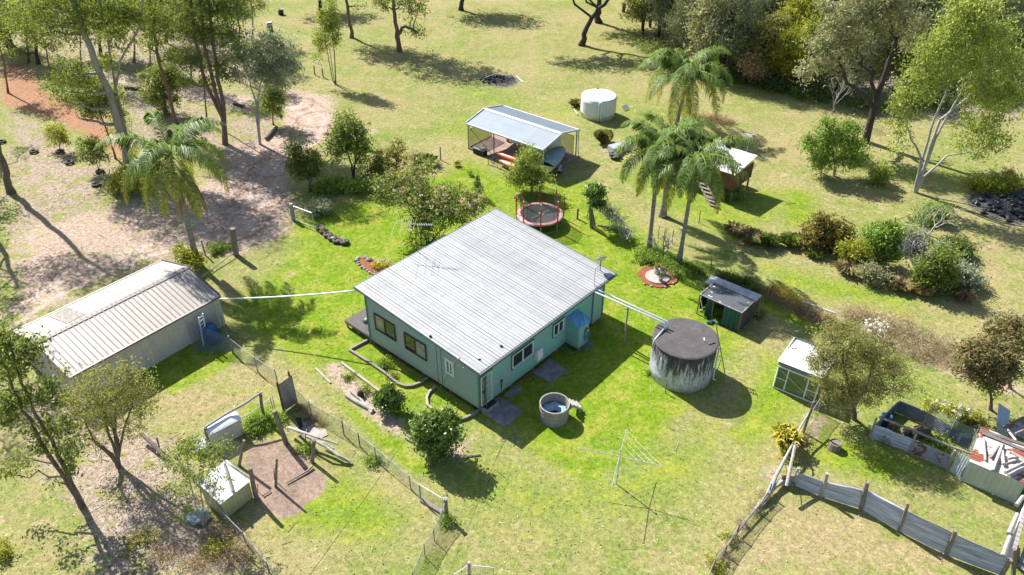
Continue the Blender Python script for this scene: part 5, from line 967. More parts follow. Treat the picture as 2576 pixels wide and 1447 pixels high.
mb = MB(); mb.beam(XP(0, -.02, 1.75), XP(Lx, -.02, 1.75), .05, .3); part('head_panel', mb, M_['steel_green'], gs)
mb = MB()
for s in (.03, .62, 1.75, Lx-.03): mb.beam(XP(s, -.05, 0), XP(s, -.05, 1.6), .07, .06)
for z in (.04, 1.6): mb.beam(XP(0, -.052, z), XP(Lx, -.052, z), .07, .07)
for s0, s1_ in ((.03, .62), (1.75, Lx-.03)): mb.beam(XP(s0, -.05, .78), XP(s1_, -.05, .78), .04, .04)
part('glass_frame', mb, M_['white'], gs)
for s0, s1_, m in ((.06, .60, 'glass_green'), (.66, 1.72, 'glass_green'), (1.78, Lx-.06, 'glass_green')): mb = MB(); mb.beam(XP(s0, -.03, .8), XP(s1_, -.03, .8), .02, 1.55); part('glass_panel', mb, M_[m], gs)
mb = MB(); mb.tube([XP(.15, -.12, 1.45), XP(2.2, -.12, .25)], .01, 4); part('stay_wire', mb, M_['white'], gs)
# ================================================================ FENCES
def posts_fence(name, label, pts, heights, sp, wd, mat, group=None, kindpost='post', pm='galv', pr=.03, toprail=.012, sq=False, cat='fence', lean=None):
    t = thing(name, label, cat, pts[0], group)
    for i, (p, h) in enumerate(zip(pts, heights)):
        mb = MB(); mb.tube([A3(p)-UP*.1, A3(p)+UP*h], pr, 7); part(kindpost, mb, M_[pm if not isinstance(pm, list) else pm[i]], t)
    for i in range(len(pts)-1):
        p, q = A3(pts[i]), A3(pts[i+1]); mb = MB(); mb.net(p+UP*.03, q+UP*.03, q+UP*(heights[i+1]-.06), p+UP*(heights[i]-.06), sp, wd, sq); part('wire_panel', mb, M_[mat], t)
        if toprail: mb = MB(); mb.tube([p+UP*(heights[i]-.04), (p+q)/2+UP*((heights[i]+heights[i+1])/2-.07), q+UP*(heights[i+1]-.04)], toprail, 5); part('top_wire', mb, M_['wire'], t)
    return t
g_ = G
# netting from the shed corner then the mesh fence across the yard
pn = [g_('nc', 545, 575), g_('nc', 840, 800), g_('t6', 165, 1447), g_('yd', 1065, 190)]
sc_ = SP(Ls-.3, -.02, 0); nt_ = thing('netting_screen', 'bluish netting draped from the shed corner down to the first fence post', 'netting', pn[0]); mb = MB(); mb.net(pn[0]+UP*.02, SP(Ls-.35, -.05, .05), SP(Ls-.35, -.05, 2.05), pn[0]+UP*1.25, .06, .013); mb.net(pn[0]+UP*.02, SP(6.6, -.9, .02), SP(6.9, -.1, 1.9), pn[0]+UP*1.25, .07, .012); part('net', mb, MAT('net_blue', (.16, .20, .36), (.08, .11, .2), 3, .6), nt_); mb = MB(); mb.tube([pn[0]-UP*.1, pn[0]+UP*1.3], .06, 8); part('post', mb, M_['post'], nt_)
posts_fence('wire_mesh_fence', 'silvery wire mesh fence from the brown shed down to the upright iron sheets', pn[:3], [1.2, 1.15, 1.15], .085, .011, 'wire', pr=.035, pm='timber_grey')
fp = [g_('yd', 1075, 190)] + [g_('t10', *q) for q in ((420, 250), (665, 395), (785, 480), (907, 580), (1165, 795), (1240, 880))]
posts_fence('long_mesh_fence', 'long silvery wire mesh fence sloping across the lawn to the gate', fp, [1.25, 1.15, 1.1, 1.0, 1.0, 1.0, 1.1], .085, .011, 'wire', pr=.032, pm=['rust', 'timber_grey', 'rust', 'rust', 'timber_grey', 'timber_grey', 'timber_grey'])
gA, gB = g_('t10', 1247, 885), g_('t10', 1410, 985); gt = thing('mesh_gate', 'low pipe framed mesh gate between the long fence and the corner post', 'gate', gA); mb = MB(); mb.tube([gA+UP*.1, gA+UP*1.15, gB+UP*1.15, gB+UP*.1, gA+UP*.1], .022, 6); part('frame', mb, M_['galv'], gt); mb = MB(); mb.net(gA+UP*.1, gB+UP*.1, gB+UP*1.15, gA+UP*1.15, .09, .011, True); part('mesh', mb, M_['wire'], gt)
mb = MB(); mb.beam(gA+UP*.06, gB+UP*.06, .2, .16); solo('timber_sill', mb, M_['timber'], 'dark timber sleeper lying under the mesh gate', 'sleeper')
cp_ = g_('t10', 1437, 1005); cpt = thing('corner_post', 'stout weathered round corner post at the end of the mesh gate', 'post', cp_); mb = MB(); mb.tube([cp_-UP*.1, cp_+UP*1.28], .095, 10); part('post', mb, M_['post'], cpt); mb = MB(); mb.lathe(cp_, [(.11, 1.26), (.11, 1.31), (.02, 1.33)], 10); part('cap', mb, M_['timber_grey'], cpt)
posts_fence('front_mesh_fence', 'short leaning mesh fence running from the corner post to the bottom of the yard', [cp_, g_('t10', 1345, 1190), g_('t10', 1275, 1310), g_('t10', 1190, 1500), g_('t10', 1120, 1600)], [1.15, .9, .95, .8, .8], .085, .012, 'wire', pr=.02, pm='rust')
p = g_('t10', 1610, 1490); q1, q2 = g_('t10', 1500, 1560), g_('t10', 1790, 1510); gg = thing('front_gate', 'pipe framed wire gate at the very bottom of the yard', 'gate', p)
for q in (q1, q2): mb = MB(); mb.tube([p+UP*.1, p+UP*1.15, q+UP*1.15, q+UP*.1], .025, 6); part('frame', mb, M_['galv'], gg); mb = MB(); mb.net(p+UP*.1, q+UP*.1, q+UP*1.15, p+UP*1.15, .1, .01, True); part('mesh', mb, M_['wire'], gg)
mb = MB(); mb.tube([p-UP*.1, p+UP*1.35], .07, 8); part('post', mb, M_['timber_grey'], gg)
# sheet-iron panel and pig pen
def log(name, label, pts, r, mat='post', cat='post', group=None, n=9):
    P = [A3(p) for p in pts]
    if len(P) == 2: P = [P[0]*(1-t)+P[1]*t+rng.normal(size=3)*min(r if hasattr(r, '__len__') is False else r[0], .1)*(.05 if cat in ('board', 'plank', 'scrap', 'beam', 'log') else (.15 if cat == 'post' else .35))*(0 < t < 1) for t in (0, .25, .5, .75, 1)]
    rr = r if not hasattr(r, '__len__') else list(np.interp(np.linspace(0, 1, len(P)), np.linspace(0, 1, len(r)), r))
    if not hasattr(rr, '__len__'): rr = [rr*(1 if cat in ('board', 'plank', 'scrap', 'beam') else random.uniform(.9, 1.08)) for _ in P]
    return solo(name, MB().tube(P, rr, n), M_[mat], label, cat, group, loc=P[0])
def up(k, b, t, rr, label, name='timber_post', mat='post', zb_=0, **kw):
    B = G(k, *b, zb_); Tt = RY(k, *t, B[1]-.0); return log(name, label, [B-UP*.1, Tt], rr, mat, **kw)
u0, u1 = g_('yd', 960, 290), g_('yd', 1075, 185); ir = thing('upright_iron_sheets', 'tall upright corrugated iron sheets between two rusty posts beside the pond', 'screen', u0)
mb = MB(); mb.corr(u0, u1-u0+np.array([.15, .0, 0]), UP*2.0, .1, .025, 'sine', .008); part('sheet', mb, MAT('iron_old', (.34, .33, .33), (.2, .19, .19), 3, .6, .2, c3=(.22, .13, .09), f3=(.6, .68), st=(1, 1, .5)), ir)
for q, h in ((u0, 2.2), (u1, 2.25)): mb = MB(); mb.beam(q-UP*.1, q+UP*h, .09, .09); part('post', mb, M_['rust'], ir)
up('yd', (985, 620), (860, 280), [.14, .12], 'thick leaning grey post with hollow top, left of the fallen rails'); up('yd', (870, 1070), (885, 780), [.075, .055], 'thin crooked post standing alone on the bare pen floor'); up('yd', (1255, 820), (1275, 585), [.10, .09], 'round grey post propping the crossed rails at the right of the pen')
up('yd', (675, 1190), (608, 880), [.13, .09], 'stout dark post at the right corner of the tin pig shed'); up('yd', (485, 855), (542, 590), [.08, .075], 'leaning dark post behind the tin pig shed'); up('yd', (747, 360), (713, 90), [.085, .08], 'grey post at the right end of the high rail'); up('yd', (172, 650), (140, 455), [.10, .09], 'grey post at the left end of the high rail')
up('yd', (860, 1000), (855, 880), .02, 'thin rusty iron picket beside the crooked post', 'iron_picket', 'rust', cat='picket'); up('yd', (1178, 670), (1187, 520), .025, 'rusty iron picket under the crossed rails', 'iron_picket', 'rust', cat='picket'); up('yd', (685, 1120), (682, 1050), .02, 'short rusty picket beside the stout shed corner post', 'iron_picket', 'rust', cat='picket')
rl = g_('yd', 172, 650); rr_ = g_('yd', 747, 360); log('fence_rail', 'long high bush pole rail over the low white hutch', [RY('yd', 128, 458, rl[1]), RY('yd', 370, 305, (rl[1]+rr_[1])/2), RY('yd', 545, 210, rr_[1]-.6), RY('yd', 722, 88, rr_[1])], [.075, .07, .06], 'timber_grey', 'rail')
posts_fence('pen_wire_fence', 'wire mesh fence of the pig pen with rusty droppers and a pipe along its top', [g_('yd', 40, 720), g_('yd', 350, 560), g_('yd', 420, 530), g_('yd', 630, 450), g_('yd', 850, 280), g_('yd', 870, 265)], [.9, 1.0, 1.0, 1.0, 1.0, 1.0], .12, .010, 'wire', pm='rust', pr=.016, sq=True, toprail=.02)
mb = MB(); mb.net(g_('yd', 250, 700), g_('yd', 480, 850), RY('yd', 530, 620, g_('yd', 480, 850)[1]), RY('yd', 250, 530, g_('yd', 250, 700)[1]), .09, .010); solo('slack_netting', mb, M_['wire'], 'slack grey netting hanging behind the tin pig shed', 'netting')
x0, x1 = g_('yd', 990, 420, .25), g_('yd', 1500, 640, .95)
log('fence_rail', 'upper twisted pole of the crossed rails over the muddy pond', [g_('t10', 245, 335, .5), g_('t10', 350, 370, .85), g_('t10', 470, 410, 1.05), g_('t10', 620, 460, .9)], [.085, .075, .05], 'timber_grey', 'rail'); log('fence_rail', 'lower pinkish pole of the crossed rails running down to the grass', [g_('t10', 300, 345, .3), g_('t10', 400, 410, .6), g_('t10', 530, 480, .45), g_('t10', 640, 560, .25), g_('t10', 712, 592, .12)], [.08, .08, .09], 'dead_wood', 'rail'); log('fence_rail', 'short pale pole tucked beside the crossed rails', [g_('t10', 495, 445, .35), g_('t10', 590, 495, .3)], .06, 'dead_wood', 'rail')
log('fallen_branch', 'curved branch lying on the bare floor of the pig pen', [g_('t10', 425, 625, .12), g_('t10', 390, 660, .08), g_('t10', 310, 705, .07), g_('t10', 230, 750, .06)], [.06, .05, .03], 'timber', 'branch'); log('fallen_branch', 'short stick on the ground right of the tin pig shed', [g_('yd', 740, 1165, .05), g_('yd', 820, 1108, .05)], .035, 'timber', 'branch')
# mud pool
P = [g_('yd', *q)[:2] for q in ((1080, 360), (1170, 350), (1290, 390), (1285, 450), (1230, 510), (1130, 470))]; mb = MB(); mb.prism(P[::-1], -.02, .035); m_, ntt, bb = new_mat('muddy_water'); bb.inputs['Base Color'].default_value = (.012, .018, .025, 1); bb.inputs['Roughness'].default_value = .06
M_['water'] = m_; solo('mud_pool', mb, m_, None, None, None, kind='structure'); bpy.data.objects['mud_pool']['label'] = 'small dark muddy pool'
mb = MB(); mb.prism([g_('yd', *q)[:2] for q in ((1225, 520), (1270, 460), (1400, 480), (1420, 540), (1330, 580))][::-1], -.02, .06); solo('stone_slab', mb, M_['concrete_light'], 'pale broken slab beside the muddy pool', 'slab')
# tin pig shed
a_p, b_p = frame(54.1); Op = np.array([-13.53, 23.17, 0]); pz0, pz1 = 1.16, 1.59; PP = lambda s, t, z: Op+a_p*s+b_p*t+UP*z; Lp, Wp = 1.72, 1.65
ps = thing('tin_pig_shed', 'small cream tin shed with white ribbed roof beside the bare pen', 'shed', PP(.85, .8, 0)); mb = MB(); mb.corr(PP(0, 0, pz0), a_p*Lp, b_p*Wp+UP*(pz1-pz0), .155, .02, 'rib', .01); part('roof', mb, MAT('pig_roof', (.72, .70, .68), (.6, .58, .55), 3, .45, c3=(.38, .30, .24), f3=(.64, .72), sc3=9), ps)
M_['cream_iron'] = MAT('cream_iron', (.46, .44, .24), (.38, .36, .19), 2, .55)
for O_, U_, z_ in ((PP(.08, .06, 0), a_p*(Lp-.16), pz0-.02), (PP(.08, Wp-.06, 0), a_p*(Lp-.16), pz1-.04)): mb = MB(); mb.corr(O_, U_, UP*z_, .2, .02, 'box', .012); part('wall', mb, M_['cream_iron'], ps)
for s in (.08, Lp-.08): mb = MB(); q = [PP(s, .06, 0), PP(s, Wp-.06, 0), PP(s, Wp-.06, pz1-.03), PP(s, .06, pz0-.02)]; mb.add(q+[v+a_p*.02 for v in q], [(0, 1, 2, 3), (7, 6, 5, 4), (3, 2, 6, 7)]); part('wall', mb, M_['cream_iron'], ps)
log('loose_rail', 'grey rail lying along the back edge of the tin pig shed roof', [g_('yd', 295, 785, 1.62), g_('yd', 625, 980, 1.25)], .05, 'timber_grey', 'rail'); log('loose_plank', 'weathered plank lying down the tin pig shed roof', [g_('yd', 340, 835, 1.58), g_('yd', 425, 1125, 1.3)], .06, 'timber', 'plank')
for x, y, z in ((95, 1040, 1.36), (185, 1135, 1.30)): mb = MB(); mb.box(g_('yd', x, y, z), (.2, .1, .08), .9); solo('roof_brick', mb, M_['brick'], ('brick nearest the roof edge' if x > 100 else 'brick at the left corner')+' holding down the tin pig shed roof', 'brick')
# white hutch
a_h, b_h = frame(42.3); Oh = np.array([-15.53, 27.59, 0]); HH = lambda s, t, z: Oh+a_h*s+b_h*t+UP*z; hu = thing('low_hutch', 'low long hutch with white curved lid and ribbed side behind the pen wire', 'hutch', HH(.88, .3, 0))
mb = MB(); n_ = 8; vs = []
for s in (0, 1.78):
    for i in range(n_+1): t = i/n_; vs.append(HH(s, -.05+.75*t, 1.02+.22*sin(pi*(.1+.75*t))))
mb.add(vs+[np.array(v)-UP*.03 for v in vs], [(i, n_+1+i, n_+2+i, i+1) for i in range(n_)]); part('lid', mb, M_['white'], hu)
mb = MB(); mb.corr(HH(.04, 0, 0), a_h*1.7, UP*1.0, .09, .015, 'sine', .01); mb.corr(HH(.04, .66, 0), a_h*1.7, UP*1.0, .09, .015, 'sine', .01); part('side', mb, M_['wall_shed'], hu)
mb = MB(); mb.prism([HH(x, y, 0)[:2] for x, y in ((.05, .02), (1.74, .02), (1.74, .65), (.05, .65))], 0, 1.0); part('end', mb, M_['wall_shed'], hu)
# bottom-left netting fence and tarp
posts_fence('low_netting_fence', 'grey netting fence sloping away below the tin pig shed', [g_('yd', 60, 1060), g_('yd', 350, 1440), g_('t9', 1850, 1200), g_('t10', 100, 1420), g_('t10', 200, 1530)], [1.0, .8, .8, .75, .75], .07, .012, 'wire', pm='post', pr=.03)
for q0, q1_ in (((1060, 380), (1240, 550)),): log('leaning_log', 'long old log leaning along the fence behind the bushy tree', [g_('t9', 1060, 380, .5), g_('t9', 1150, 460, .4), g_('t9', 1250, 560, .2)], [.10, .12], 'bark', 'log')
up('t9', (1205, 510), (1180, 410), .05, 'short grey stake by the leaning log', 'stake', cat='stake')
mb = MB(); c = g_('t9', 1490, 1010, .12); mb.blob(c, (.55, .4, .28), 12, .22); solo('old_tarp', mb, M_['canvas'], 'crumpled grey green tarp at the foot of the spindly tree', 'tarp')
mb = MB(); c = g_('yd', 110, 640, .2); mb.blob(c, (.4, .5, .25), 10, .15); solo('plastic_sheet', mb, M_['galv'], 'pale plastic sheet heaped behind the low hutch', 'sheet')
# ---- right side iron fence
ifp = [g_('t12', *q) for q in ((190, 765), (400, 850), (700, 945), (985, 1110), (1345, 1290), (1740, 1440), (1840, 1500))]
ih = [.95, 1.05, 1.35, 1.45, 1.45, 1.2, 1.2]
def ipanel(p, q, h0, h1, lab, rows=2, mat='iron', ext=.05):
    t = thing('iron_fence_panel', lab, 'fence panel', p, 'corrugated iron fence panels of the small paddock'); d = q-p; nrm = np.array([d[1], -d[0], 0]); nrm /= np.linalg.norm(nrm); n = rows
    for r in range(n):
        z0, z1 = h0*r/n, h0*(r+1)/n+(.06 if r < n-1 else 0); y0, y1 = h1*r/n, h1*(r+1)/n+(.06 if r < n-1 else 0); o = nrm*(.012*(n-r)); mb = MB(); per = .14; k = int((h0/n)/per*6); vs = []
        for i in range(k+1):
            u = i/k; am = .035*sin(u*(h0/n)/per*2*pi)
            for j in range(7): v = j/6; vs.append(p+d*v+UP*((z0+(z1-z0)*u)*(1-v)+(y0+(y1-y0)*u)*v+.012*sin(v*9+r*2))+nrm*(am+.012*sin(v*4+r+p[0])*u)+o)
        mb.add(vs, [(i*7+j, i*7+j+1, (i+1)*7+j+1, (i+1)*7+j) for i in range(k) for j in range(6)]); part('sheet', mb, M_[mat], t)
    return t
ipanel(ifp[0]+np.array([-.7, .0, 0]), ifp[0]+np.array([.3, -.1, 0]), .75, .75, 'low leftmost iron panel tucked under the leaning poles', 1, 'iron_rusty'); labs = ['iron panel between the two tall pale posts at the left end', 'iron panel just left of the rusty mid fence post', 'wavy iron panel just right of the rusty mid fence post', 'longest wavy iron panel, second from the right end', 'iron panel at the right end, beside the white stockyard rails']
for i in range(5): ipanel(ifp[i], ifp[i+1], ih[i], ih[i+1], labs[i])
for (k, b, t_, r, lab) in (('t12', (190, 750), (232, 640), [.09, .08], 'pale round post at the left end of the iron fence'), ('t12', (400, 850), (447, 680), [.085, .085], 'pale round post second along the iron fence'), ('t12', (700, 945), (752, 745), [.11, .1], 'thick rusty stained post in the middle of the iron fence'), ('t12', (985, 1110), (1058, 905), [.07, .07], 'thin post between the two longest iron panels'), ('t12', (1345, 1290), (1412, 1110), [.09, .09], 'rusty topped post near the right end of the iron fence'), ('t12', (1760, 1447), (1830, 1330), [.1, .1], 'dark split post at the far right end of the iron fence')): up(k, b, t_, r, lab, mat='timber_grey' if 'pale' in lab else 'post')
# leaning paddock fence, poles
rf = [g_('t12', *q) for q in ((270, 350), (175, 470), (95, 650), (-20, 850))]
up('t12', (265, 370), (345, 140), [.075, .065], 'leaning brown post beside the glazed shed corner'); log('fallen_pole', 'long grey pole of the collapsed fence beside the yellow plant', [g_('t12', 330, 190, 1.3), g_('t12', 240, 340, 1.0), g_('t12', 170, 490, .9), g_('t12', 60, 700, .5), g_('t12', 0, 840, .35)], [.05, .06, .13], 'timber_grey', 'pole')
log('fallen_pole', 'thick grey log end where the fences meet', [g_('t12', 130, 720, .35), g_('t12', 40, 790, .3), g_('t12', -30, 880, .25), g_('t11', 1830, 950, .1)], [.11, .12, .08], 'dead_wood', 'pole'); log('timber_beam', 'pale squared beam leaning across the left end of the iron fence', [g_('t12', 205, 470, 1.9), g_('t12', 140, 775, .9)], [.085, .085], 'timber_grey', 'beam')
for q in (((150, 600), (250, 600), 1.2), ((130, 640), (140, 720), 1.0)): log('rusty_bar', 'thin bent rusty bar tangled in the leaning poles, '+('reaching right' if q[2] > 1.1 else 'hanging down'), [g_('t12', *q[0], q[2]), g_('t12', (q[0][0]+q[1][0])/2, q[0][1]-10, q[2]), g_('t12', *q[1], q[2])], .02, 'rust', 'bar')
posts_fence('paddock_wire_fence', 'low overgrown wire fence curving down to the bottom of the yard', [g_('t12', 0, 850), g_('t11', 1850, 980), g_('t11', 1690, 1150), g_('t11', 1600, 1290), g_('t11', 1510, 1415), g_('t11', 1440, 1560)], [.9, .7, .8, .7, .9, .7], .09, .012, 'wire', pm=['post', 'post', 'rust', 'post', 'post', 'post'], pr=.04)
log('fallen_pole', 'long grey pole lying along the low overgrown fence', [g_('t11', 1925, 830, .5), g_('t11', 1850, 930, .4), g_('t11', 1740, 1070, .3), g_('t11', 1620, 1230, .2), g_('t11', 1560, 1330, .1)], [.05, .04, .035], 'post', 'pole')
mb = MB(); mb.net(g_('t11', 1870, 700), g_('t11', 1920, 740), g_('t11', 1925, 640, .5), g_('t11', 1895, 620, .5), .1, .010, True); solo('wire_offcut', mb, M_['wire'], 'square wire offcut leaning left of the fence pole tangle', 'netting')
posts_fence('corner_netting', 'grey netting from the brown leaning post to the glazed shed', [g_('t12', 265, 370), g_('t12', 375, 210)], [1.2, 1.3], .07, .010, 'wire', pr=.02)
# stump planter
c = g_('t12', 495, 490); mb = MB(); mb.lathe(c, [(.36, -.05), (.33, .2), (.31, .45), (.26, .46), (.24, .40), (.0, .40)], 14); o = solo('tree_stump', mb, M_['post'], 'sawn tree stump with ringed top on the grass of the small paddock', 'stump')
# ---- chook run
P0, P1, P2, P3 = g_('co', 60, 400), g_('co', 480, 570), g_('co', 890, 745), g_('co', 920, 765)
cr = thing('poultry_run', 'low corrugated iron run with overhead pole and dark netting behind', 'animal pen', P0)
def iron_wall(P, Q, h, mat, nm='iron_wall', per=.12):
    d = Q-P; nrm = np.array([d[1], -d[0], 0]); nrm /= np.linalg.norm(nrm); k = int(h/per*6); vs = []
    for i in range(k+1):
        u = i/k
        for j in range(5): v = j/4; vs.append(P+d*v+UP*(h*u)+nrm*(.03*sin(u*h/per*2*pi)+.02*sin(v*6+P[0])))
    mb = MB(); mb.add(vs, [(i*5+j, i*5+j+1, (i+1)*5+j+1, (i+1)*5+j) for i in range(k) for j in range(4)]); return part(nm, mb, M_[mat], cr)
iron_wall(P0, P0*.55+P1*.45, .95, 'iron'); iron_wall(P0*.55+P1*.45, P1, .92, 'iron'); iron_wall(P1, P2, .95, 'iron_rusty')
Q0, Q1, Q2, Q3 = g_('co', 330, 130), g_('co', 640, 260), g_('co', 900, 420), g_('co', 1130, 540)
iron_wall(Q0, Q1, .9, 'iron_dark'); iron_wall(Q1, Q2, .85, 'iron_dark'); iron_wall(Q2, Q3, .85, 'iron_dark'); iron_wall(P0, Q0, .8, 'iron_dark')
for p in (P0, P1, P2): mb = MB(); mb.tube([p-UP*.1, p+UP*1.35], .06, 7); part('post', mb, M_['timber_grey'], cr)
mb = MB(); mb.tube([g_('co', 165, 185, 1.4), g_('co', 560, 340, 1.45), g_('co', 720, 410, 1.4), g_('co', 990, 520, 1.4), g_('co', 1250, 620, 1.35)], .06, 8); part('top_pole', mb, M_['timber'], cr)
for a, b in ((Q1, Q2), (Q2, Q3)): mb = MB(); mb.net(a+UP*.03, b+UP*.03, b+UP*1.4, a+UP*1.4, .08, .011); part('netting', mb, M_['wire'], cr)
for p in (Q1, Q2, Q3): mb = MB(); mb.tube([p, p+UP*1.5], .025, 6); part('wire_post', mb, M_['galv'], cr)
for x, y, s in ((590, 350, .42), (660, 340, .35), (300, 290, .3), (470, 340, .25)): mb = MB(); mb.blob(g_('co', x, y, .2), (s, s*.8, s), 9, .2); solo('old_stump', mb, M_['bark'], 'rough dark stump inside the poultry run, '+{590: 'largest of the group', 660: 'right beside the largest', 300: 'nearest the blue bin', 470: 'beside the pole post'}[x], 'stump')
c = g_('co', 215, 260); mb = MB(); mb.lathe(c, [(.26, 0), (.3, .6), (.27, .62), (.0, .5)], 16); solo('blue_bin', mb, bpy.data.materials['drum_blue'], 'dark blue bin in the left corner of the poultry run', 'bin')
d0, d1 = g_('co', 925, 770), g_('co', 1030, 845); dd = thing('leaning_iron_door', 'pale iron door with rust patch at the end of the poultry run', 'door', d0); mb = MB(); mb.corr(d0, d1-d0, UP*1.35+(Q3-P2)*.03, .12, .015, 'sine', .01); part('sheet', mb, MAT('iron_pale', (.60, .64, .68), (.48, .52, .56), 2, .45, .3, c3=(.28, .12, .07), f3=(.62, .66)), dd); mb = MB(); mb.tube([g_('co', 1040, 850), g_('co', 1130, 650, .9)], .03, 6); part('rod', mb, M_['white'], dd)
# coop shed
a_o, b_o = frame(-36.5); Oo = np.array([22.46, 25.7, 0]); OP = lambda s, t, z: Oo+a_o*s+b_o*t+UP*z; Lo, Wo = 3.0, 2.75; oz = 1.35
co = thing('tin_coop', 'pale green tin coop with rusty white roof and loose timbers on top', 'coop', OP(1.2, 1.4, 0)); mb = MB(); mb.corr(OP(0, 0, 0), a_o*2.42, UP*(oz+.1), .24, .02, 'box', .012); part('wall', mb, MAT('pale_green_iron', (.50, .52, .44), (.42, .44, .37), 1.5, .55), co)
mb = MB(); mb.corr(OP(2.42, 0, 0), b_o*Wo, UP*(oz+.1), .24, .02, 'box', .012); mb.corr(OP(0, 0, 0), b_o*Wo, UP*(oz), .24, .02, 'box', .012); part('wall', mb, M_['steel_green'], co)
mb = MB(); mb.corr(OP(Lo+2, -.08, oz+.14), b_o*(Wo+.1), -a_o*(Lo+2.05), .2, .02, 'rib', .012); part('roof', mb, MAT('rusty_roof', (.66, .63, .58), (.52, .49, .44), 2, .6, c3=(.25, .075, .04), f3=(.48, .53), sc3=.9, st3=(.6, 1, 1)), co)
mb = MB(); mb.beam(OP(-.05, -.1, oz+.17), OP(1.0, -.1, oz+.17), .2, .04); part('flashing', mb, bpy.data.materials['pale_green_iron'], co)
for i, (a, b, l) in enumerate((((1300, 420), (1320, 655), 'narrow loose board nearest the left corner'), ((1380, 630), (1470, 500), 'short dark batten leaning on a board'), ((1405, 770), (1505, 490), 'long pale board running down the slope'), ((1505, 560), (1520, 700), 'thin board beside the long pale board'), ((1560, 640), (1680, 620), 'short white board lying crosswise'), ((1540, 700), (1660, 660), 'thin dark batten lying crosswise'), ((1535, 790), (1736, 690), 'upper of the two thick beams at the right edge'), ((1570, 820), (1736, 740), 'lower of the two thick beams at the right edge'), ((1600, 560), (1730, 640), 'flat board near the back of the roof'))):
    log('roof_board', 'weathered '+l+' on the tin coop roof', [g_('co', *a, oz+.24+.02*i), g_('co', *b, oz+.24+.02*i)], .11 if 'thick' in l or 'long' in l else .075, 'timber' if 'dark' in l else 'timber_grey', 'board', n=4)
for i, q in enumerate((((1270, 330), (1736, 480)), ((1280, 355), (1736, 540)))): log('roof_plank', ('back' if i == 0 else 'front')+' brown plank along the rear edge of the tin coop roof', [g_('co', *q[0], oz+.22), g_('co', *q[1], oz+.22)], .09, 'timber', 'plank', n=4)
w0 = g_('co', 1440, 335, .3); mb = MB(); mb.corr(g_('co', 1435, 330, .4), g_('co', 1560, 420, .3)-g_('co', 1435, 330, .4), RY('co', 1465, 35, w0[1]+.9)-w0, .1, .025, 'sine', .008, 3, .05); solo('bent_iron_sheet', mb, MAT('iron_bright', (.50, .58, .68), (.36, .42, .50), 2, .4, .4), 'bright bent corrugated sheet standing behind the tin coop', 'iron sheet')
mb = MB(); mb.corr(g_('co', 1500, 330, .9), g_('co', 1736, 420, .9)-g_('co', 1500, 330, .9), g_('co', 1736, 170, 1.2)-g_('co', 1500, 300, 1.2), .1, .025, 'sine', .008, 2, .05); solo('rusty_sheet_heap', mb, M_['iron_rusty'], 'rust red iron sheets piled behind the tin coop roof', 'iron sheet')
for i, q in enumerate((((1555, 320), (1650, 440)), ((1510, 300), (1736, 190)), ((1640, 370), (1736, 330)))): log('scrap_timber', ('pale metal channel', 'long dark pole', 'short brown beam')[i]+' on the scrap heap behind the tin coop', [g_('co', *q[0], 1.25+.1*i), g_('co', *q[1], 1.3+.1*i)], .07, ('galv', 'bark', 'timber')[i], 'scrap', n=5)
# stockyard rails bottom right
for i, (q, lab) in enumerate(((((1420, 250), (1540, 100), 1.1), 'uppermost weathered log of the stockyard, beside the green wall'), (((1290, 740), (1440, 400), 1.3), 'second weathered log of the stockyard, angled up the right edge'), (((1190, 1120), (1330, 740), 1.2), 'lowest weathered log of the stockyard, ending at the iron fence'))): log('yard_log', lab, [g_('cn', *q[0], q[2]), g_('cn', *q[1], q[2])], [.10, .095], 'timber_grey', 'log')
sy = thing('stockyard_shelter', 'narrow roofed stockyard race of white iron and brown posts at the right edge', 'shelter', g_('cn', 1400, 1400)); mb = MB(); r0 = g_('cn', 1240, 1150, 1.0); mb.corr(r0, g_('cn', 1330, 1190, 1.0)-r0, g_('cn', 1552, 200, 1.0)-r0, .12, .02, 'sine', .01); part('white_sheet', mb, M_['white'], sy)
r0 = g_('cn', 1360, 980, 1.5); mb = MB(); q = [r0, g_('cn', 1430, 1000, 1.5), g_('cn', 1600, 300, 1.5), g_('cn', 1552, 300, 1.5)]; mb.add(q+[v-UP*.08 for v in q], [(0, 1, 2, 3), (7, 6, 5, 4), (0, 4, 5, 1), (1, 5, 6, 2), (2, 6, 7, 3), (3, 7, 4, 0)]); part('top_beam', mb, M_['roof_shed'], sy)
for x, y in ((1370, 1447), (1430, 1300)): mb = MB(); p = g_('cn', x, y, 0); mb.beam(p, RY('cn', x+20, 1000 if x == 1370 else 960, p[1]), .14, .14); part('post', mb, M_['trim_brown'], sy)
r0 = g_('cn', 1430, 1300, .5); mb = MB(); mb.corr(r0, g_('cn', 1600, 1400, .5)-r0, g_('cn', 1640, 700, .5)-r0, .12, .02, 'sine', .01); part('dark_sheet', mb, M_['iron_dark'], sy)
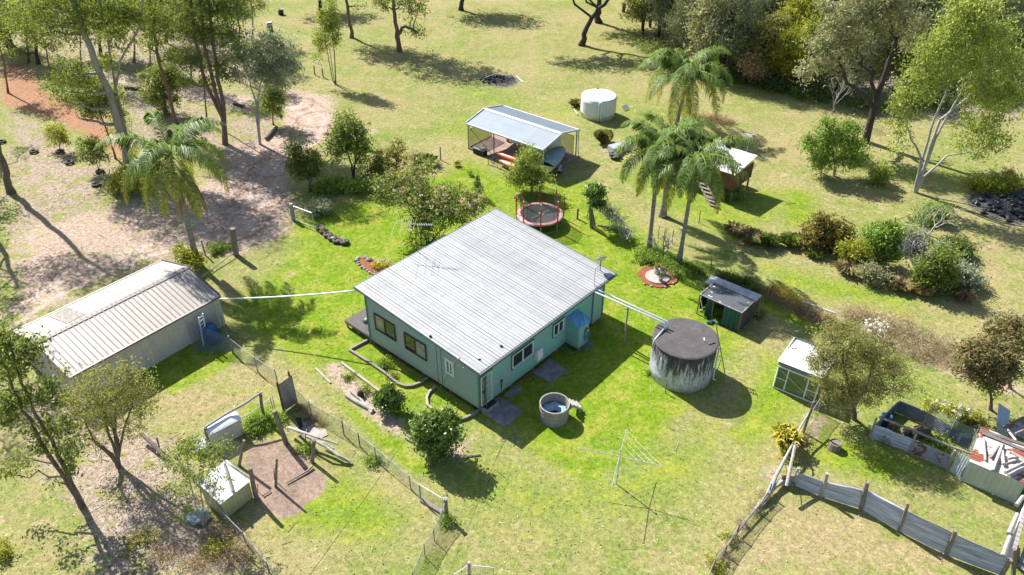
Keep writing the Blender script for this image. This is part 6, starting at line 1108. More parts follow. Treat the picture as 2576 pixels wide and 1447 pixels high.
# ================================================================ YARD FURNITURE: edging, tyres, beds, logs
def edging(name, label, pts, mat='timber', w_=.13, h=.16, crop='bd', cat='garden edging', closed=False):
    P = [g_(crop, *q) for q in pts]; mb = MB()
    for i in range(len(P)-1): mb.beam(P[i]+UP*(h/2-.02), P[i+1]+UP*(h/2-.02)+(P[i+1]-P[i])*.01, w_, h+.004*(i % 2))
    return solo(name, mb, M_[mat], label, cat)
edging('garden_edging', 'long concrete garden edge with rounded end beside the house wall', [(258, 70), (70, 172), (260, 290), (360, 360), (440, 425), (490, 462), (545, 480), (600, 478), (680, 450), (735, 412)], 'timber'); edging('garden_edging', 'short curved concrete garden edge nearest the front corner of the house', [(795, 490), (750, 530), (728, 580), (735, 640), (770, 675)], 'concrete_light')
edging('garden_edging', 'curved concrete garden edge wrapping round to the wall corner', [(545, 1150), (520, 1190), (460, 1230), (370, 1275), (280, 1300), (200, 1290)], 'timber', crop='dr')
edging('sunken_sleeper', 'long pale sleeper row along the old vegetable bed', [(0, 275), (140, 380), (300, 500), (345, 530)], 'concrete_light', .14, .1, cat='sleeper'); edging('sunken_sleeper', 'low sleeper on the left side of the old vegetable bed', [(450, 1330), (560, 1440)], 'concrete_light', .12, .08, 't6', 'sleeper')
log('fallen_log', 'thick pale log lying in the old vegetable bed', [g_('bd', 35, 548, .1), g_('bd', 130, 605, .12), g_('bd', 270, 680, .1)], [.08, .12, .11], 'dead_wood', 'log'); log('fallen_log', 'thinner pale log crossing behind the thick pale log', [g_('bd', 80, 515, .08), g_('bd', 170, 590, .08), g_('bd', 260, 700, .06)], [.07, .09], 'dead_wood', 'log')
mb = MB(); c = g_('bd', 165, 560); mb.blob(c+UP*.18, (.2, .2, .25), 10, .1); solo('charred_stump', mb, M_['bark_dark'], 'small dark charred stump behind the two pale logs', 'stump')
log('fallen_log', 'short stick lying right of the big citrus bush', [g_('t10', 1560, 550, .06), g_('t10', 1690, 535, .06)], .045, 'dead_wood', 'log'); log('fallen_log', 'pinkish branch at the left foot of the big citrus bush', [g_('t10', 1130, 410, .06), g_('t10', 1215, 465, .06)], .06, 'dead_wood', 'log')
for k, (x, y, lab) in enumerate(((367, 272, 'red mulch, nearest the gate'), (398, 300, 'red mulch and a leafy plant'), (432, 330, 'red mulch, third from the gate'), (470, 357, 'pale stones, fourth from the gate'), (510, 381, 'red mulch, fifth from the gate'), (573, 392, 'dark soil and a white flower, last in the row'))):
    c = g_('lw', x, y); t = thing('tyre_planter', 'tyre planter with '+lab, 'planter', c, 'row of tyre planters on the lawn'); mb = MB(); prof = [(.25+.12*cos(a), .13+.11*sin(a)) for a in np.linspace(0, 2*pi, 9)[:-1]]; mb.lathe(c, prof, 20, True); part('tyre', mb, M_['rubber'], t, True); mb = MB(); mb.lathe(c, [(.24, .02), (.24, .15), (0, .17)], 14); part('filling', mb, M_['red_mulch' if k in (0, 1, 2, 4) else ('concrete_light' if k == 3 else 'bark')], t)
    if k in (1, 5): 
        P, tn, _, _ = clumps([(c[0], c[1], .38, .2, .2, .18)], 160, 20, .06); o = bpy.data.objects.new('plant', leaves_mesh('plant', P, tn, .09, .5, 'bush' if k == 1 else 'white', origin=c)); COL.objects.link(o); o.parent = t
g0, g1 = g_('lw', 140, 195), g_('lw', 318, 262); gt = thing('pipe_gate', 'open pipe gate hung on a chunky wire-wrapped post by the driveway', 'gate', g0)
mb = MB(); mb.beam(g0-UP*.1, g0+UP*1.45, .24, .24); part('post', mb, M_['timber_grey'], gt); mb = MB(); mb.tube([g0+UP*1.3, g1*.97+g0*.03+UP*1.3, g1+UP*1.1, g1+UP*0], .03, 7); mb.tube([g0+UP*.05, g1+UP*.05], .03, 6); part('frame', mb, M_['galv'], gt)
mb = MB(); mb.net(g0+UP*.1, g1+UP*.1, g1+UP*1.2, g0+UP*1.2, .16, .006, True); part('wires', mb, M_['wire'], gt)
mb = MB()
for z in np.arange(.15, 1.4, .14): mb.tube([g0+np.array([x, y, z]) for x, y in ((-.13, -.13), (.13, -.13), (.13, .13), (-.13, .13), (-.13, -.13))], .012, 4)
part('wire_wrap', mb, M_['wire'], gt)
P = [g_('lw', *q)[:2] for q in ((690, 525), (740, 505), (830, 545), (960, 565), (1000, 590), (850, 660), (800, 630), (720, 590))]; mb = MB(); mb.prism(P[::-1], -.04, .05); solo('mulched_flower_bed', mb, M_['red_mulch'], 'red mulched flower bed with yellow flowers behind the house roof', 'flower bed')
for i, (x, y) in enumerate(((688, 520), (672, 535), (690, 552), (700, 572), (722, 595), (745, 608), (770, 622), (790, 640), (812, 648), (832, 655), (870, 545), (905, 545), (850, 548), (930, 560), (780, 530), (750, 510))):
    mb = MB(); s = random.uniform(.10, .19) if i < 10 else random.uniform(.14, .26); mb.blob(g_('lw', x, y, s*.4), (s, s*.8, s*.6), 8, .15); solo('border_rock', mb, M_['rock'], 'rounded rock bordering the red mulched flower bed', 'rock', 'rocks around the red flower bed')
def flowers(name, label, cat, k, x, y, rx, ry, h, n, leafm, flm, nf, size=.09, fs=.08):
    c = g_(k, x, y); t = thing(name, label, cat, c); P, tn, _, _ = clumps([(c[0], c[1], h*.45, rx, ry, h*.55)], n, 24, .12); o = bpy.data.objects.new('foliage', leaves_mesh('foliage', P, tn, size, .4, leafm, origin=c)); COL.objects.link(o); o.parent = t
    if nf: P, tn, _, _ = clumps([(c[0], c[1], h*.62, rx, ry, h*.55)], nf*6, 6, .05, .25); o = bpy.data.objects.new('flowers', leaves_mesh('flowers', P, tn, fs, .9, flm, origin=c)); COL.objects.link(o); o.parent = t
    return t
flowers('yellow_flowers', 'yellow flowering patch at the right end of the red mulched bed', 'flowers', 'lw', 880, 600, .75, .35, .35, 1200, 'yellow', 'yflower', 90)
c = g_('pm', 605, 672); mb = MB(); mc_ = g_('pm', 610, 665); mb.prism([mc_[:2]+np.array([cos(t), .85*sin(t)])*(1.42+.13*sin(t*3+1)+.09*sin(t*7)) for t in np.linspace(0, 2*pi, 41)[:-1]], -.05, .04); mu = solo('mulch_ring', mb, M_['red_mulch'], 'ring of red mulch around the round stone slab under the palms', 'mulch'); 
mb = MB(); mb.lathe(c, [(.84, 0), (.84, .11), (.80, .13), (0, .14)], 30); solo('round_slab', mb, M_['concrete_light'], 'round concrete slab carrying flower pots in the red mulch ring', 'slab')
for x, y, r, h, lab in ((603, 640, .24, .36, 'larger metal tub with a dark plant on the round slab'), (648, 645, .20, .32, 'smaller metal tub with a dark plant on the round slab'), (627, 692, .15, .26, 'small pale pot with a spiky plant at the front of the round slab')):
    q = g_('pm', x, y, .14); t = thing('flower_pot', lab, 'pot', q); mb = MB(); mb.lathe(q, [(r*.85, 0), (r, h), (r*.9, h), (r*.85, h-.05), (0, h-.05)], 18); part('pot', mb, M_['galv'] if r > .16 else M_['concrete_light'], t, True); P, tn, _, _ = clumps([(q[0], q[1], q[2]+h+.12, r*.9, r*.9, .2)], 300, 20, .07); o = bpy.data.objects.new('plant', leaves_mesh('plant', P, tn, .13, .25, 'redbrown' if r > .16 else 'reed', origin=q)); COL.objects.link(o); o.parent = t
for i, (x, y) in enumerate(((512, 715), (515, 600), (710, 675), (714, 710), (560, 730), (660, 735))): mb = MB(); mb.blob(g_('pm', x, y, .05), (.09, .09, .05)); solo('pale_stone', mb, M_['rock'], 'pale stone at the edge of the red mulch ring', 'rock', 'stones in the mulch ring')
# posts near the trampoline, arbour posts, fence pickets
up('tr', (1378, 775), (1385, 585), [.08, .08], 'short round post between trampoline and arbour'); up('tr', (1640, 930), (1600, 560), [.17, .11], 'thick grey arbour post under the small leafy tree'); up('tr', (1700, 915), (1640, 600), [.07, .07], 'thinner leaning brace post of the arbour'); up('tr', (1550, 770), (1572, 625), .03, 'dark picket left of the arbour', 'picket', 'rust', cat='picket'); up('tr', (1580, 800), (1600, 660), .03, 'dark picket touching the arbour post', 'picket', 'rust', cat='picket')
for k, b, t_, lab in (('pm', (707, 432), (718, 342), 'black picket standing right of the bare frangipani'), ('pm', (643, 470), (660, 335), 'black picket through the bare frangipani'), ('pm', (893, 290), (905, 205), 'rusty picket beside the drooping palm fronds'), ('t7', (1493, 600), (1508, 505), 'rusty picket above the shade house'), ('gh', (1378, 540), (1450, 330), 'dark picket right of the cold frame'), ('gh', (1440, 530), (1530, 325), 'grey leaning picket right of the cold frame'), ('t8', (288, 920), (315, 850), 'rusty picket beside the brown weedy strip'), ('t2', (1390, 1205), (1388, 1105), 'square timber post left of the carport'), ('t5', (1550, 480), (1515, 365), 'slim timber post above the brown shed'), ('t2', (832, 1380), (825, 1300), 'thin stake in front of the reddish shrub')):
    up(k, b, t_, .03 if 'picket' in lab else .055, lab, 'picket' if 'picket' in lab else 'timber_post', 'rust' if 'picket' in lab else 'timber', cat='picket' if 'picket' in lab else 'post')
up('t5', (1778, 475), (1752, 275), [.21, .20], 'fat old gate post with metal cap between driveway and yard'); log('fence_rail', 'thin pole running along the ground from the fat gate post', [g_('t5', 1765, 455, .3), g_('t5', 1640, 550, .2), g_('t5', 1520, 640, .2)], .04, 'timber_grey', 'rail')
for q in (((130, 480, 1.0), (330, 400, .6)),): pass
fr = thing('gate_frame', 'dark rectangular metal frame standing behind the bare frangipani', 'frame', g_('pm', 605, 440)); q0, q1_ = g_('pm', 605, 425), g_('pm', 655, 440); mb = MB(); mb.tube([q0+UP*.35, q0+UP*1.35, q1_+UP*1.35, q1_+UP*.35, q0+UP*.35], .025, 5); part('frame', mb, M_['rust'], fr)
log('leaning_stick', 'pale stick leaning beside the bare frangipani', [g_('pm', 640, 515, .03), g_('pm', 712, 395, .9)], .04, 'dead_wood', 'stick'); log('edge_line', 'straight pale strip of old garden edging behind the arbour', [g_('pm', 185, 303, .04), g_('pm', 350, 335, .04)], .05, 'concrete_light', 'edging')
log('ground_pipe', 'white pipe lying along the weedy strip', [g_('t8', 190, 800, .12), g_('t8', 350, 855, .1), g_('t8', 505, 912, .08)], .035, 'pvc', 'pipe')
# field things
def drum(k, x, y, r, h, lab, mat, name='steel_drum', cat='drum'):
    c = g_(k, x, y); t = thing(name, lab, cat, c); mb = MB(); mb.lathe(c, [(r, 0), (r, h*.32), (r*1.04, h*.34), (r, h*.36), (r, h*.65), (r*1.04, h*.67), (r, h*.69), (r, h), (r*.9, h-.03), (0, h-.03)], 20); part('body', mb, mat, t, True)
    return t
t = drum('t2', 108, 235, .38, 1.15, 'white and rust banded drum in the back field', M_['iron_rusty']); mb = MB(); c = g_('t2', 108, 235); mb.lathe(c, [(.395, .38), (.395, .62)], 20); part('band', mb, M_['rust'], t, True)
drum('t2', 190, 110, .36, .7, 'short black drum furthest away in the back field', M_['black']); mb = MB(); c = g_('t3', 840, 92); mb.tube([c, c+UP*1.2], .22, 10); solo('cut_stump', mb, M_['bark_dark'], 'short dark cut stump near the edge of the far woodland', 'stump')
up('t2', (445, 565), (435, 495), .07, 'left post of the small rail beside the slender trees'); up('t2', (508, 580), (495, 515), .07, 'right post of the small rail beside the slender trees'); b0, b1 = g_('t2', 440, 560), g_('t2', 505, 578); log('fence_rail', 'short rail beside the slender trees', [b0+UP*1.4, b1+UP*1.3], .05, 'timber_grey', 'rail')
mb = MB(); 
for i in range(26): a, rr = random.random()*6.28, random.random()**.5*1.5; c = g_('t2', 1790, 600)+np.array([rr*cos(a), rr*sin(a)*.8, .1]); mb.blob(c, (.2, .15, .1), 6, .3, 4)
solo('ash_heap', mb, M_['black'], 'charred burn heap in the middle of the back field', None, None, kind='stuff'); del bpy.data.objects['ash_heap']['label']; bpy.data.objects['ash_heap']['label'] = 'charred burn heap in the middle of the back field'
mb = MB(); 
for i in range(60): a, rr = random.random()*6.28, random.random()**.5*3; c = g_('t8', 1850, 130)+np.array([rr*cos(a), rr*sin(a)*.8, .12]); mb.blob(c, (.3, .22, .15), 6, .35, 4)
solo('burn_pile', mb, M_['black'], 'large blackened burn pile at the right edge', None, None, kind='stuff')
log('long_rod', 'long pale pipe lying left of the burn heap', [g_('t2', 1728, 583, .25), g_('t2', 1800, 560, .3)], .04, 'pvc', 'pipe'); log('long_rod', 'bent pale pipe lying right of the burn heap', [g_('t2', 1800, 560, .3), g_('t3', 30, 570, .2), g_('t3', 80, 618, .05)], .04, 'pvc', 'pipe')
for i, (x, y, lab) in enumerate(((525, 1232, 'old tyre lying flat in the litter below the yellowish sapling'), (728, 1400, 'old tyre lying flat beside the drooping left palm fronds'), (258, 1150, 'old tyre furthest left on the litter'), (1525, 1058, 'old tyre at the foot of the dark triple trunk'), (15, 1075, 'old tyre at the left picture edge'), (755, 1300, 'old tyre around the base of the green sapling'), (455, 1148, 'old tyre around the base of the yellowish sapling'))):
    c = g_('t1', x, y); mb = MB(); mb.lathe(c+UP*.02, [(.27+.12*cos(a), .11+.10*sin(a)) for a in np.linspace(0, 2*pi, 9)[:-1]], 18, True); solo('old_tyre', mb, M_['rubber'], lab, 'tyre', smooth=True)
log('fallen_log', 'dark log on the ground behind the grey gum', [g_('t1', 345, 640, .2), g_('t1', 420, 690, .2)], .16, 'bark_dark', 'log'); log('fallen_log', 'long dark log lying across the driveway bank', [g_('t1', 940, 660, .2), g_('t1', 1040, 668, .2)], .18, 'bark_dark', 'log'); log('fallen_log', 'brown log lying beside the driveway under the pale tree', [g_('t2', 75, 1045, .15), g_('t2', 155, 958, .15)], .16, 'bark', 'log'); log('fallen_log', 'short dark log by the driveway right of the triple trunk', [g_('t1', 1760, 780, .15), g_('t1', 1830, 800, .15)], .13, 'bark_dark', 'log')
mb = MB(); mb.box(g_('cb', 230, 390, .35), (2.2, .9, .6), .5); solo('covered_trailer', mb, M_['galv'], 'low grey covered load beside the pair of palms', 'trailer'); mb = MB(); mb.blob(g_('cb', 165, 490, .25), (.55, .5, .35), 10, .3); solo('scrap_pile', mb, M_['steel_dark'], 'small dark scrap pile beside the low covered load', 'scrap')
# power line from house bracket to beyond the bottom left
p = HP(-.28, 1.15, 3.45); q = RY('d', 770, 1447, 17.0)
solo('power_line', MB().tube(sagpipe(p, q+(q-p)*.25, .35, 24), .011, 4), M_['black'], 'thin black power line running from the house bracket over the front yard', 'power line', loc=p)
# ================================================================ TREES AND SHRUBS
FGRP = 'trees of the mixed woodland behind the yard'
# left foreground
T('gum_tree', 'tall twin trunked gum with dark clumped leaves at the left edge below the shed', 'tree', 't9', (615, 920), [[(480, 700), (300, 430), (180, 200), (60, -60), (-40, -330)], [(505, 680), (385, 430), (265, 240), (170, 20), (90, -250)]],
  [(90, -120, 190, 120), (250, 60, 190, 110), (60, 130, 140, 120), (400, 160, 120, 110), (470, 330, 110, 120), (520, 480, 90, 80), (250, 330, 130, 60), (330, 470, 120, 60), (180, 560, 150, 45), (520, 610, 60, 90), (30, 270, 80, 120), (420, 740, 60, 30), (-10, -350, 180, 160), (180, -250, 130, 120), (40, 690, 60, 30)], 8280, .13, 'gum_dark', .13, .04, bark='bark', sig=.24, per=34, asp=.45)
T('bushy_gum', 'broad many stemmed bushy tree with brownish tips in front of the beige shed', 'tree', 't9', (890, 620), [[(820, 540), (700, 430), (620, 250)], [(850, 450), (790, 280), (760, 60)], [(880, 440), (870, 250), (880, 50)], [(900, 480), (950, 300), (1010, 100)], [(890, 500), (840, 300), (660, 60)], [(840, 540), (740, 450), (580, 380)]],
  [(700, 60, 200, 130), (900, 20, 200, 130), (640, 260, 130, 120), (800, 250, 150, 140), (980, 180, 150, 160), (1060, 60, 110, 110), (560, 120, 110, 100), (720, 420, 130, 60), (960, 370, 120, 70), (1000, -60, 120, 60), (640, -80, 100, 70), (840, -90, 130, 70)], 11880, .10, 'olive', .10, .03, sig=.26, per=34, twig=.6, asp=.3)
T('spindly_tree', 'thin spindly tree with sparse yellowish leaves leaning over the tin pig shed', 'tree', 't9', (1540, 1080), [[(1480, 930), (1420, 700), (1400, 480)], [(1530, 950), (1500, 750), (1560, 550)], [(1560, 1000), (1620, 780), (1650, 700)]],
  [(1350, 480, 110, 90), (1480, 480, 120, 80), (1300, 620, 80, 90), (1430, 640, 120, 90), (1600, 560, 100, 70), (1560, 740, 140, 70), (1380, 780, 90, 60), (1680, 480, 60, 40), (1400, 960, 40, 60), (1640, 830, 60, 50)], 3600, .10, 'gum', .045, .015, bark='bark_pale', sig=.18, per=16, twig=.7)
for k, x, y, rx, h, n, m, lab in (('t9', 0, 1290, .7, .5, 900, 'yellow', 'low yellow green shrub at the left picture edge'), ('t9', 1040, 1210, .9, .5, 700, 'olive', 'low olive weeds in the shade below the bushy tree'), ('t9', 1620, 1260, .6, .4, 400, 'yellow', 'small yellowish weed clump below the netting fence'), ('t10', 20, 300, .6, .5, 800, 'bush', 'low green weeds at the foot of the low hutch'),
   ('yd', 640, 480, .6, .5, 1100, 'bush', 'green weeds along the wire beside the low hutch'), ('yd', 780, 420, .55, .55, 1100, 'bush', 'green weeds at the right rail post of the pen'), ('yd', 950, 370, .45, .45, 700, 'bush', 'green weeds at the foot of the upright iron sheets'), ('yd', 1210, 700, .3, .4, 600, 'bush', 'round green weed beside the propping post'), ('t10', 330, 520, .3, .4, 300, 'bush', 'green tuft under the crossed rails'),
   ('bd', 370, 290, .55, .3, 900, 'bush', 'darker leafy plant in the garden bed against the house'), ('bd', 430, 400, .3, .22, 300, 'redbrown', 'brownish dry plant in the garden bed'), ('bd', 60, 400, .5, .2, 400, 'bush', 'low green plant in the old vegetable bed'), ('bd', 190, 520, .4, .3, 400, 'reed', 'small weedy clump behind the charred stump'), ('t10', 880, 590, .5, .35, 600, 'bush', 'weedy patch against the middle of the long fence'), ('t10', 1440, 1060, .35, .45, 500, 'bush', 'green weeds at the foot of the corner post'),
   ('t11', 1530, 1390, .5, .3, 700, 'yellow', 'yellow flowering weeds at the bottom fence post'), ('t11', 1640, 1180, .4, .3, 400, 'yellow', 'yellow weeds midway along the low fence'), ('t12', 240, 440, .5, .5, 700, 'redbrown', 'brownish bush behind the yellow plant'), ('t12', 150, 560, .5, .5, 900, 'yellow', 'small yellow shrub under the yellow plant'), ('t5', 1650, 440, .9, .6, 1500, 'bush', 'green shrub between the slim post and the fat gate post'), ('t3', 540, 850, .35, .6, 400, 'reed', 'green spiky plant against the white tank'),
   ('gh', 620, 840, .5, .7, 900, 'bush', 'bright green plant growing inside the torn shade house'), ('gh', 420, 830, .4, .35, 400, 'bush', 'low weeds in the mouth of the shade house'), ('gh', 1210, 830, .35, .6, 500, 'grey', 'dry whitish bush against the right side of the shade house'), ('gh', 1280, 870, .35, .6, 500, 'gum_dark', 'dark bush at the rear right of the shade house'), ('cb', 1700, 1040, .9, .7, 1800, 'bush', 'green bush under the raised cabin'), ('co', 230, 440, .3, .7, 500, 'grey', 'thin grey green sapling against the iron run'), ('co', 800, 470, .7, .35, 700, 'bush', 'green weeds inside the poultry run'), ('tk', 90, 590, .3, .35, 300, 'bush', 'leafy weed at the left foot of the concrete tank'), ('t7', 1000, 480, .9, .4, 900, 'bush', 'weedy edge under the left palm')):
    c = G(k, x, y); plant('weed_clump', lab, 'plant', c, [([c, c+UP*h*.6], .012, .006)], [(c[0], c[1], h*.45, rx, rx*.8, h*.55)], n, .085 if rx < .6 else .11, m, sig=.14, per=20, twig=.1, foliage='foliage', bark='timber')
# citrus and garden shrubs
T('citrus_tree', 'small citrus tree in the old vegetable bed beside the two pale logs', 'tree', 't10', (1010, 205), [[(1008, 150)], [(1015, 170), (1050, 120)]], [(940, 120, 60, 45), (1010, 80, 70, 50), (1075, 130, 55, 45), (1000, 150, 80, 40), (985, 50, 40, 30)], 3600, .12, 'citrus', .05, .03, sig=.14, per=22, asp=.5)
T('citrus_tree', 'large round citrus bush with glossy dark leaves on the front lawn', 'tree', 't10', (1370, 540), [[(1360, 440)], [(1400, 430)]], [(1280, 330, 110, 90, 0), (1400, 300, 130, 90), (1340, 430, 130, 90), (1460, 400, 90, 80), (1260, 420, 80, 70), (1390, 500, 90, 50), (1330, 260, 90, 50), (1470, 290, 60, 50)], 11000, .12, 'citrus', .07, .04, sig=.17, per=26, asp=.5)
T('garden_tree', 'open crowned dark green tree at the left end of the driveway hedge', 'tree', 't2', (405, 1447), [[(400, 1380), (380, 1250), (330, 1100)], [(410, 1380), (440, 1260), (400, 1180)]], [(320, 1120, 90, 80), (370, 1230, 120, 90), (290, 1230, 60, 80), (430, 1200, 70, 80), (330, 1320, 80, 60), (450, 1320, 60, 60)], 6500, .15, 'gum_dark', .07, .025, sig=.25, per=26, bark='bark')
T('garden_tree', 'taller leafy tree with several dark stems beside the driveway', 'tree', 't2', (735, 1340), [[(720, 1250), (680, 1100), (640, 960)], [(745, 1240), (760, 1080), (740, 920)], [(740, 1260), (800, 1130)]], [(660, 940, 90, 80), (760, 950, 90, 70), (610, 1060, 90, 90), (720, 1080, 130, 90), (810, 1090, 60, 80), (600, 1180, 70, 60), (800, 1190, 50, 50), (690, 880, 40, 30)], 8500, .16, 'gum', .09, .03, sig=.26, per=26, bark='bark_dark')
T('garden_shrub', 'reddish yellow tall shrub at the right end of the hedge', 'shrub', 't2', (1010, 1360), [[(1010, 1290), (980, 1150)], [(1020, 1290), (1070, 1120)]], [(950, 1180, 90, 60), (1060, 1120, 60, 60), (1080, 1220, 60, 80), (980, 1270, 110, 80), (900, 1290, 80, 80), (1040, 1320, 70, 50), (1080, 1090, 30, 30)], 6500, .16, 'bushred', .06, .03, sig=.25, per=26, bark='bark_dark')
T('grevillea', 'dark bushy grevillea covered in peach blossom behind the house roof', 'shrub', 't6', (1300, 400), [[(1300, 330)], [(1250, 300), (1150, 120)], [(1380, 300)]], [(1280, 260, 170, 110, 0), (1350, 130, 180, 120, .5), (1250, 30, 260, 110, 1.5), (1080, -60, 200, 70, 2.5), (1500, 60, 180, 110, 1), (1630, 100, 120, 90, 1), (1540, 200, 120, 70, .3), (1200, -160, 200, 60, 3), (930, 20, 60, 40, 1.5)], 15000, .15, 'gum_dark', .10, .04, sig=.3, per=28, bark='bark_dark')
for i, q in enumerate(([(1080, -60, 210, 60, 2.2), (1200, -150, 220, 70, 2.7), (1250, 30, 250, 80, 1.2)], [(1350, 130, 180, 90, .2), (1500, 60, 190, 90, .6), (1630, 100, 130, 80, .6), (1540, 200, 110, 60, 0), (930, 20, 60, 40, 1.3)])):
    g0_ = bpy.data.objects.get('grevillea'); bY = g0_.location[1]; bl = []
    for b in q: p = RY('t6', b[0], b[1], bY+b[4]); rx = rad('t6', b[2], p); rz = rad('t6', b[3], p); bl.append((p[0], p[1], p[2]+.25, rx, (rx+rz)/2, rz))
    P, tn, _, _ = clumps(bl, 2200, 14, .08, .3); o = bpy.data.objects.new('blossom', leaves_mesh('blossom', P, tn, .13, .6, 'flower', origin=g0_.location)); COL.objects.link(o); o.parent = g0_
T('hedge', 'low bright green hedge between driveway and lawn', 'hedge', 't2', (640, 1447), [[(640, 1430)]], [(500, 1420, 120, 40, 0, 60), (640, 1425, 140, 45, 0, 60), (780, 1400, 100, 50, 0, 60), (560, 1370, 90, 40, 1, 60)], 7000, .14, 'bush', .03, .02, sig=.22, per=26, twig=0)
T('gardenia_bush', 'rounded pale leaved bush right of the pipe gate', 'shrub', 't6', (480, 170), [[(480, 130)]], [(470, 110, 90, 60), (420, 150, 50, 40), (540, 110, 50, 50)], 3600, .12, 'silver', .04, .02, sig=.16, per=22, asp=.4)
tuftgrass('agave', 'spiky pale strap leaved clump left of the carport post', 'plant', G('t2', 1280, 1250), 1.1, 1.0, 240, 'reed', wd=.035)
T('bottlebrush', 'pale flowering shrub behind the strap leaved clump', 'shrub', 't2', (1240, 1230), [[(1240, 1200)]], [(1210, 1190, 80, 35), (1290, 1215, 70, 30)], 2000, .12, 'grey', .04, .02, sig=.2, per=22)
T('carport_tree', 'yellow green leafy tree in front of the carport', 'tree', 'cp', (1330, 1620), [[(1330, 1500), (1250, 1250), (1230, 1050)], [(1350, 1480), (1450, 1250)]], [(1250, 950, 130, 110), (1180, 1120, 160, 110), (1370, 1080, 160, 120), (1060, 1270, 160, 110), (1300, 1270, 200, 120), (1500, 1330, 150, 100), (1120, 1430, 200, 110), (1380, 1450, 180, 100), (1600, 1420, 120, 60), (950, 1370, 90, 60)], 9500, .13, 'light', .07, .02, sig=.22, per=26, bark='bark_dark')
c = G('t2', 1670, 1480); plant('young_conifer', 'narrow dark green young conifer on the lawn', 'tree', c, [([c, c+UP*1.9], .05, .015)], [(c[0], c[1], .5, .42, .42, .45), (c[0], c[1], 1.05, .34, .34, .45), (c[0], c[1], 1.55, .2, .2, .4)], 2600, .09, 'citrus', sig=.10, per=20, twig=0)
for x, y, l in ((1620, 1320, 'small dark plant left of the young conifer'), (1520, 1255, 'small plant with orange flowers near the square post')): c = G('t2', x, y); plant('garden_plant', l, 'plant', c, [([c, c+UP*.25], .01, .006)], [(c[0], c[1], .25, .3, .3, .28)], 400, .09, 'bush' if x > 1600 else 'bushred', sig=.1, per=18, twig=0, foliage='foliage')
T('arbour_tree', 'small dense glossy leaved tree on top of the grey arbour post', 'tree', 'tr', (1650, 925), [[(1600, 560), (1620, 420)]], [(1640, 240, 110, 80), (1760, 290, 110, 90), (1660, 340, 110, 80), (1700, 480, 110, 70), (1800, 500, 90, 50)], 5200, .13, 'citrus', .06, .03, sig=.18, per=24, asp=.5, bark='timber')
def vine(name, label, k, pts, sc, n, mat, leafmat=None, ln=0):
    t = thing(name, label, 'vine', G(k, *pts[0][:2])); mb = MB()
    P = [G(k, x, y, z) for x, y, z in pts]
    for i in range(n):
        a = random.random()*(len(P)-1.01); j = int(a); p = P[j]*(1-a+j)+P[j+1]*(a-j); a2 = min(a+random.uniform(.4, 1.2), len(P)-1.001); j2 = int(a2); q = P[j2]*(1-a2+j2)+P[j2+1]*(a2-j2)
        m = (p+q)/2+rng.normal(size=3)*sc*1.2; mb.tube([p+rng.normal(size=3)*sc*.7, m, q+rng.normal(size=3)*sc*.7], .018, 4, cap=False)
    part('stem', mb, M_[mat], t)
    if ln: bl = [(p[0], p[1], p[2], sc*1.4, sc*1.4, sc) for p in P[:3]]; Q, tn, _, _ = clumps(bl, ln, 20, .15); o = bpy.data.objects.new('foliage', leaves_mesh('foliage', Q, tn, .12, .45, leafmat, origin=t.location)); COL.objects.link(o); o.parent = t
vine('dead_vine', 'tangled pale dead vine trailing from the arbour to the bed under the palms', 'tr', [(1700, 520, 1.5), (1850, 560, 1.3), (1980, 640, 1.1), (2100, 800, 1.0), (2200, 950, .8), (2290, 1080, .5)], .38, 120, 'dead_wood', 'bush', 1500)
def bare(name, label, cat, base, dirs, L, r, mat, depth=3, lf=None, k=4):
    t = thing(name, label, cat, base); mb = MB(); tips = []
    def grow(p, d, L, r, n):
        q = p+d*L; limb(mb, p, q, r, r*.62, 4, .08, 5)
        if n == 0: tips.append(q); return
        for i in range(k if n == depth else random.choice((2, 3))):
            v = rng.normal(size=3); v[2] = abs(v[2])*.4; dd = d*.8+v*.55; dd /= np.linalg.norm(dd); grow(p+d*L*random.uniform(.55, 1) if i else q, dd, L*random.uniform(.6, .8), r*.58, n-1)
    for d in dirs: d = np.array(d, float); grow(A3(base)-UP*.05, d/np.linalg.norm(d), L, r, depth)
    part('trunk', mb, M_[mat], t, True)
    if lf: P = np.array(tips)[rng.integers(0, len(tips), lf[1])]+rng.normal(size=(lf[1], 3))*.15; o = bpy.data.objects.new('crown', leaves_mesh('crown', P, rng.random(lf[1]), lf[2], .35, lf[0], origin=t.location)); COL.objects.link(o); o.parent = t
    return t
bare('frangipani', 'bare leafless frangipani between the two near palms', 'tree', G('pm', 635, 515), [(-.6, .1, .9), (.1, 0, 1), (.6, .1, .8)], .75, .055, 'dead_wood', 3)
bare('dead_tree', 'silvery dead tree with fine bare twigs in the right hand thicket', 'tree', G('t8', 1110, 680), [(-.2, 0, 1), (.4, .1, 1), (0, .1, 1)], 1.5, .11, 'dead_wood', 4)
bare('dead_tree', 'pale leaning dead tree behind the silvery one', 'tree', G('t8', 1200, 330), [(-.6, 0, 1), (.5, .1, .9)], 1.3, .07, 'dead_wood', 4, ('bush', 500, .13))
bare('bare_sapling', 'white stemmed bare sapling at the edge of the back field', 'tree', G('t4', 455, 890), [(.15, 0, 1)], 1.9, .05, 'dead_wood', 4, ('grey', 500, .14), k=6)
bare('bare_sapling', 'thin twiggy sapling alone in the field right of the raised cabin', 'tree', G('t3', 1810, 1085), [(.05, 0, 1)], .9, .02, 'timber', 2)
